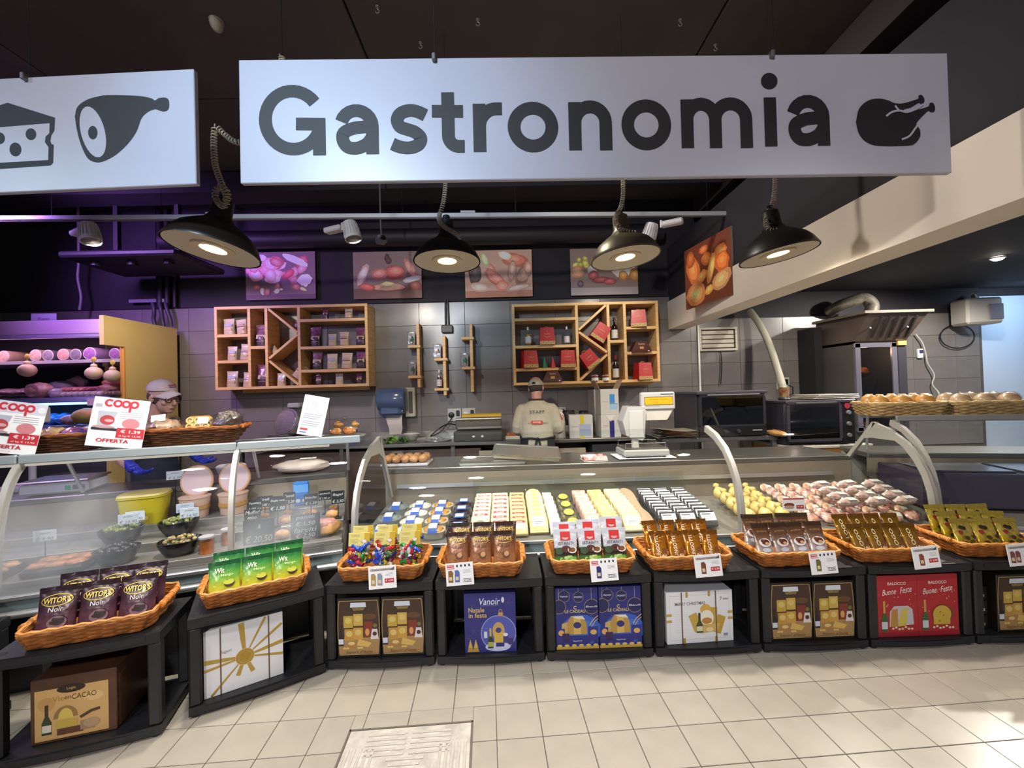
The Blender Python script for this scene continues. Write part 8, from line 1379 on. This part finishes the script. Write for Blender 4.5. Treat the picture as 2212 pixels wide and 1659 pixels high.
# rotisserie with hood and duct
RX0, RX1, RY0, RY1 = 4.13, 4.76, 4.86, 5.50; t = thing('rotisserie', 'tall dark rotisserie with a chicken turning behind its glass door', 'rotisserie', ((RX0+RX1)/2, RY0, 0)); Wr = RX1-RX0; DP = mat('#5f5c5a', .4, .4, .06, 3, name='rotisserie_grey')
MB().box((-Wr/2+.015, (RY1-RY0)/2, 1.42), (.03, RY1-RY0, 1.08)).build('side_panel', DP, t); MB().box((Wr/2-.015, (RY1-RY0)/2, 1.42), (.03, RY1-RY0, 1.08)).build('side_panel', DP, t); MB().box((0, RY1-RY0-.015, 1.42), (Wr-.06, .03, 1.08)).build('back_panel', mat('#2a2826', .5, name='rotisserie_back'), t); MB().box((0, (RY1-RY0)/2, .46), (Wr, RY1-RY0, .84), bev=.006).build('base_cabinet', DP, t); MB().box((0, (RY1-RY0)/2, 1.945), (Wr, RY1-RY0, .03)).build('roof', DP, t)
FRM = mat('#8a8694', .35, .6, name='door_frame_steel')
for (x, z, w_, h_) in ((-Wr/2+.045, 1.42, .06, 1.03), (.17, 1.42, .06, 1.03), (-.06, 1.915, .5, .05), (-.06, .92, .5, .05)): MB().box((x, -.01, z), (w_, .025, h_)).build('door_frame', FRM, t)
MB().box((-.055, -.006, 1.42), (.40, .008, .95)).build('door_glass', glass('rotisserie_glass', (.42, .42, .42), .6), t); MB().box((.26, -.01, 1.42), (.10, .025, 1.03)).build('control_panel', mat('#3a3840', .4, name='rot_panel'), t)
for k in range(4): MB().lathe([(.02, 0), (.017, .022)], 14, M=TR(.265, -.022, 1.05+.09*k) @ RX(90)).build('knob', BLACK, t, smooth=True)
MB().box((.25, -.03, 1.93), (.10, .02, .05)).build('badge', mat('#c99a5c', .4, emit=.4, name='badge_lit'), t); MB().tube([(-.28, .3, 1.60), (.2, .3, 1.60)], .008, 6).build('spit', STEEL, t)
ck = thing('roast_chicken', 'browned chickens on the spit behind the rotisserie door', 'chicken', ((RX0+RX1)/2-.05, RY0+.3, 1.60))
for i in range(3): MB().ell((-.1+.1*i, 0, .0), (.06, .07, .065), 14, 10, jit=.3, seed=i).build('bird', mat('#a8592a', .4, 0, .5, 20, name='roast_skin', coat=.3), ck, smooth=True)
light('rotisserie_lamp', 'POINT', ((RX0+RX1)/2, RY0+.2, 1.85), 10, (1, .7, .4), None, .03)
t = thing('extractor_hood', 'slanted steel extractor hood with slots above the rotisserie', 'hood', ((RX0+RX1)/2, RY0, 1.962)); HS = mat('#6f615a', .35, .6, .1, 3, name='hood_steel'); w0, w1 = Wr/2+.0, Wr/2+.1
fr = [(-w0, -.02, 0), (w0, -.02, 0), (w1, -.20, .30), (-w0+.03, -.20, .30)]
MB().add(fr+[(-w0, .6, 0), (w0, .6, 0), (w1, .6, .30), (-w0+.03, .6, .30)], [(0, 1, 2, 3), (4, 7, 6, 5), (0, 4, 5, 1), (1, 5, 6, 2), (2, 6, 7, 3), (3, 7, 4, 0)]).build('canopy', HS, t); MB().box((.06, .19, .315), (2*w1-.03, .82, .03)).build('top_plate', mat('#8d8478', .35, .6, name='hood_top'), t)
for i in range(5): f = i/4; a_ = V((-.14+.10*i, -.045, .035)); b_ = V((-.10+.105*i, -.185, .262)); d_ = b_-a_; MB().box((0, 0, 0), (.022, .006, d_.length)).build('slot', mat('#1c1614', .7, name='slot_black'), t, (a_+b_)/2+V((0, -.004, 0)), (math.atan2(-d_.y, d_.z), 0, 0))
for s in (-1, 1): MB().lathe([(.012, 0), (.01, .012)], 10, M=TR(s*.22+.02, -.115, .14) @ RX(60)).build('latch', STEEL, t)
pipe('exhaust_duct', 'flexible silver duct arching from the hood back to the wall', 'duct', [P(1875, 690, 5.15), P(1884, 662, 5.2), P(1868, 646, 5.25), P(1840, 652, 5.32), P(1812, 662, 5.42), P(1792, 674, 5.56)], .075, mat('#a09a8c', .3, .7, .2, 40, name='silver_duct'), n=14)
tag(MB().box((4.06, 5.45, 1.55), (.10, .3, 1.3)).build('gap_shade', mat('#201e22', .6, name='gap_shade_black')), 'black upright filling the gap beside the rotisserie', 'panel')  # solid black strip in place of the shade inside the open gap
p_ = P(1984, 764, 5.62); t = thing('thermostat', 'small white thermostat on the bay wall', 'thermostat', (p_.x, 5.62, p_.z)); MB().box((0, -.02, 0), (.075, .04, .13), bev=.01).build('case', WHITE, t); MB().box((0, -.041, .025), (.05, .004, .045)).build('screen', mat('#39405c', .3, name='thermo_screen'), t)
pipe('white_cable', 'wavy white cable hanging down the bay wall', 'cable', [P(1978, 722, 5.58), P(1992, 740, 5.57), P(2000, 765, 5.57), P(2004, 785, 5.57), P(2018, 810, 5.56), P(2014, 830, 5.56), P(2028, 850, 5.5), P(2022, 866, 5.4)], .008, mat('#c2beb4', .5, name='white_cable'))
p_ = P(2108, 674, 5.4); t = thing('wall_speaker', 'white box speaker bracketed high on the bay wall', 'speaker', p_, -8); SPK = mat('#b3aca4', .5, name='speaker_ivory'); MB().box((0, 0, 0), (.42, .26, .34), bev=.025).build('cabinet', SPK, t); MB().box((.12, -.135, -.02), (.16, .012, .2), bev=.005).build('grille', mat('#6c6c78', .5, name='speaker_grille'), t); MB().tube([(.1, .1, .15), (.16, .2, .25)], .03, 8).build('bracket', SPK, t)
m = MB(); m.tube([(.24*math.cos(R(k*20)), 0, .16*math.sin(R(k*20))) for k in range(18)], .008, 6, True); p_ = P(2068, 727, 5.58); tag(m.build('dark_ring', BLACK, loc=p_), 'black cable coiled in a loop under the wall speaker', 'cable')  # closed black tube bent to an oval on the bay wall
p_ = P(1826, 890, 4.5); t = thing('warning_sign', 'yellow warning card with black shapes beside the small oven', 'sign', (p_.x+.16, 4.75, p_.z-.005)); MB().box((0, 0, 0), (.17, .004, .26)).build('card', mat('#c2a51c', .5, name='warning_yellow'), t); p = PR(); p.z = .003; p.ell(0, .06, .05, .04, '#1c1a16'); p.rect(-.06, -.06, .06, -.02, '#1c1a16'); p.poly([(-.05, -.1), (.05, -.1), (0, -.07)], '#1c1a16'); p.build('print', t); MB().tube([(0, .004, -.5+.05), (0, .004, .1)], .006, 6).build('stick', BLACK, t)
# right counter top: long pale basket with bread
def Rtop(px, y=.62, z=1.2065):
    lo, hi = -.6, 2.5
    for _ in range(40):
        mid = (lo+hi)/2
        if projx(RM @ V((mid, y, z))) < px: lo = mid
        else: hi = mid
    return RM @ V((lo, y, z))
PW = (mat('#9c8258', .5, 0, .3, 25, name='wicker_straw'), mat('#b59a68', .45, 0, .2, 20, name='wicker_straw_rim'), WIL)
for px, lb in ((1938, 'straw-coloured bread basket next to the small oven'), (2112, 'straw-coloured bread basket next to the pale blue wall')):
    b = make_basket(.50, .34, .45, .29, .10, PW, False, lb); b.location = Rtop(px); b.rotation_euler = (0, 0, R(RA)); tag(b, None, None, 'straw bread baskets')
    for i in range(6):
        o = thing('bread_roll', 'golden round bread roll in the basket next to the small oven' if px < 2000 else 'film-wrapped bread in the basket next to the pale blue wall', 'bread', b.location+RZ(RA) @ V((-.155+.155*(i % 3), -.068+.136*(i//3), .048)), RA, 'basket breads '+('round' if px < 2000 else 'wrapped')); MB().ell((0, 0, .065), (.066, .056, .062), 14, 10, jit=.1, seed=i, flat=.9).build('crust', mat('#b5833f' if px < 2000 else '#b59a78', .4, 0, .3, 12, name='bread_%d' % px, coat=.2), o, smooth=True)
        if px > 2000: MB().ell((0, 0, .068), (.07, .06, .066), 12, 8, jit=.1, seed=i, flat=.9).build('film', FILM, o, smooth=True)
        else: MB().tube([(-.03, -.01, .124), (.03, .01, .124)], .006, 5).build('score', PAS[1], o)

# spotlight in the ceiling of the right bay
p_ = PZ(2155, 556, 2.735); t = thing('ceiling_spotlight', 'glaring round ceiling spotlight in the dark bay ceiling', 'spotlight', p_); MB().lathe([(.055, 0), (.06, -.012), (.05, -.014)], 20).build('ring', mat('#c9c6c0', .4, name='spot_ring'), t, smooth=True); MB().ell((0, 0, -.012), (.046, .046, .022), 16, 8).build('lamp_lens', mat('#fff4e0', .4, emit=60, name='glaring_lens'), t, smooth=True)
light('bay_lamp', 'SPOT', (p_.x, p_.y, 2.69), 270, (1, .94, .86), (p_.x-.4, p_.y+.6, 0), .05, 165, .4)
q_ = V((3.3, 3.9, 2.735)); t = thing('ceiling_spotlight', 'round ceiling spotlight in the bay above the small oven', 'spotlight', q_); MB().lathe([(.055, 0), (.06, -.012), (.05, -.014)], 20).build('ring', mat('#c9c6c0', .4, name='spot_ring'), t, smooth=True); MB().ell((0, 0, -.012), (.046, .046, .022), 16, 8).build('lamp_lens', mat('#fff4e0', .4, emit=60, name='glaring_lens'), t, smooth=True)
light('bay_lamp', 'SPOT', (q_.x, q_.y, 2.69), 150, (1, .92, .8), (q_.x, q_.y+.6, 0), .05, 150, .5)
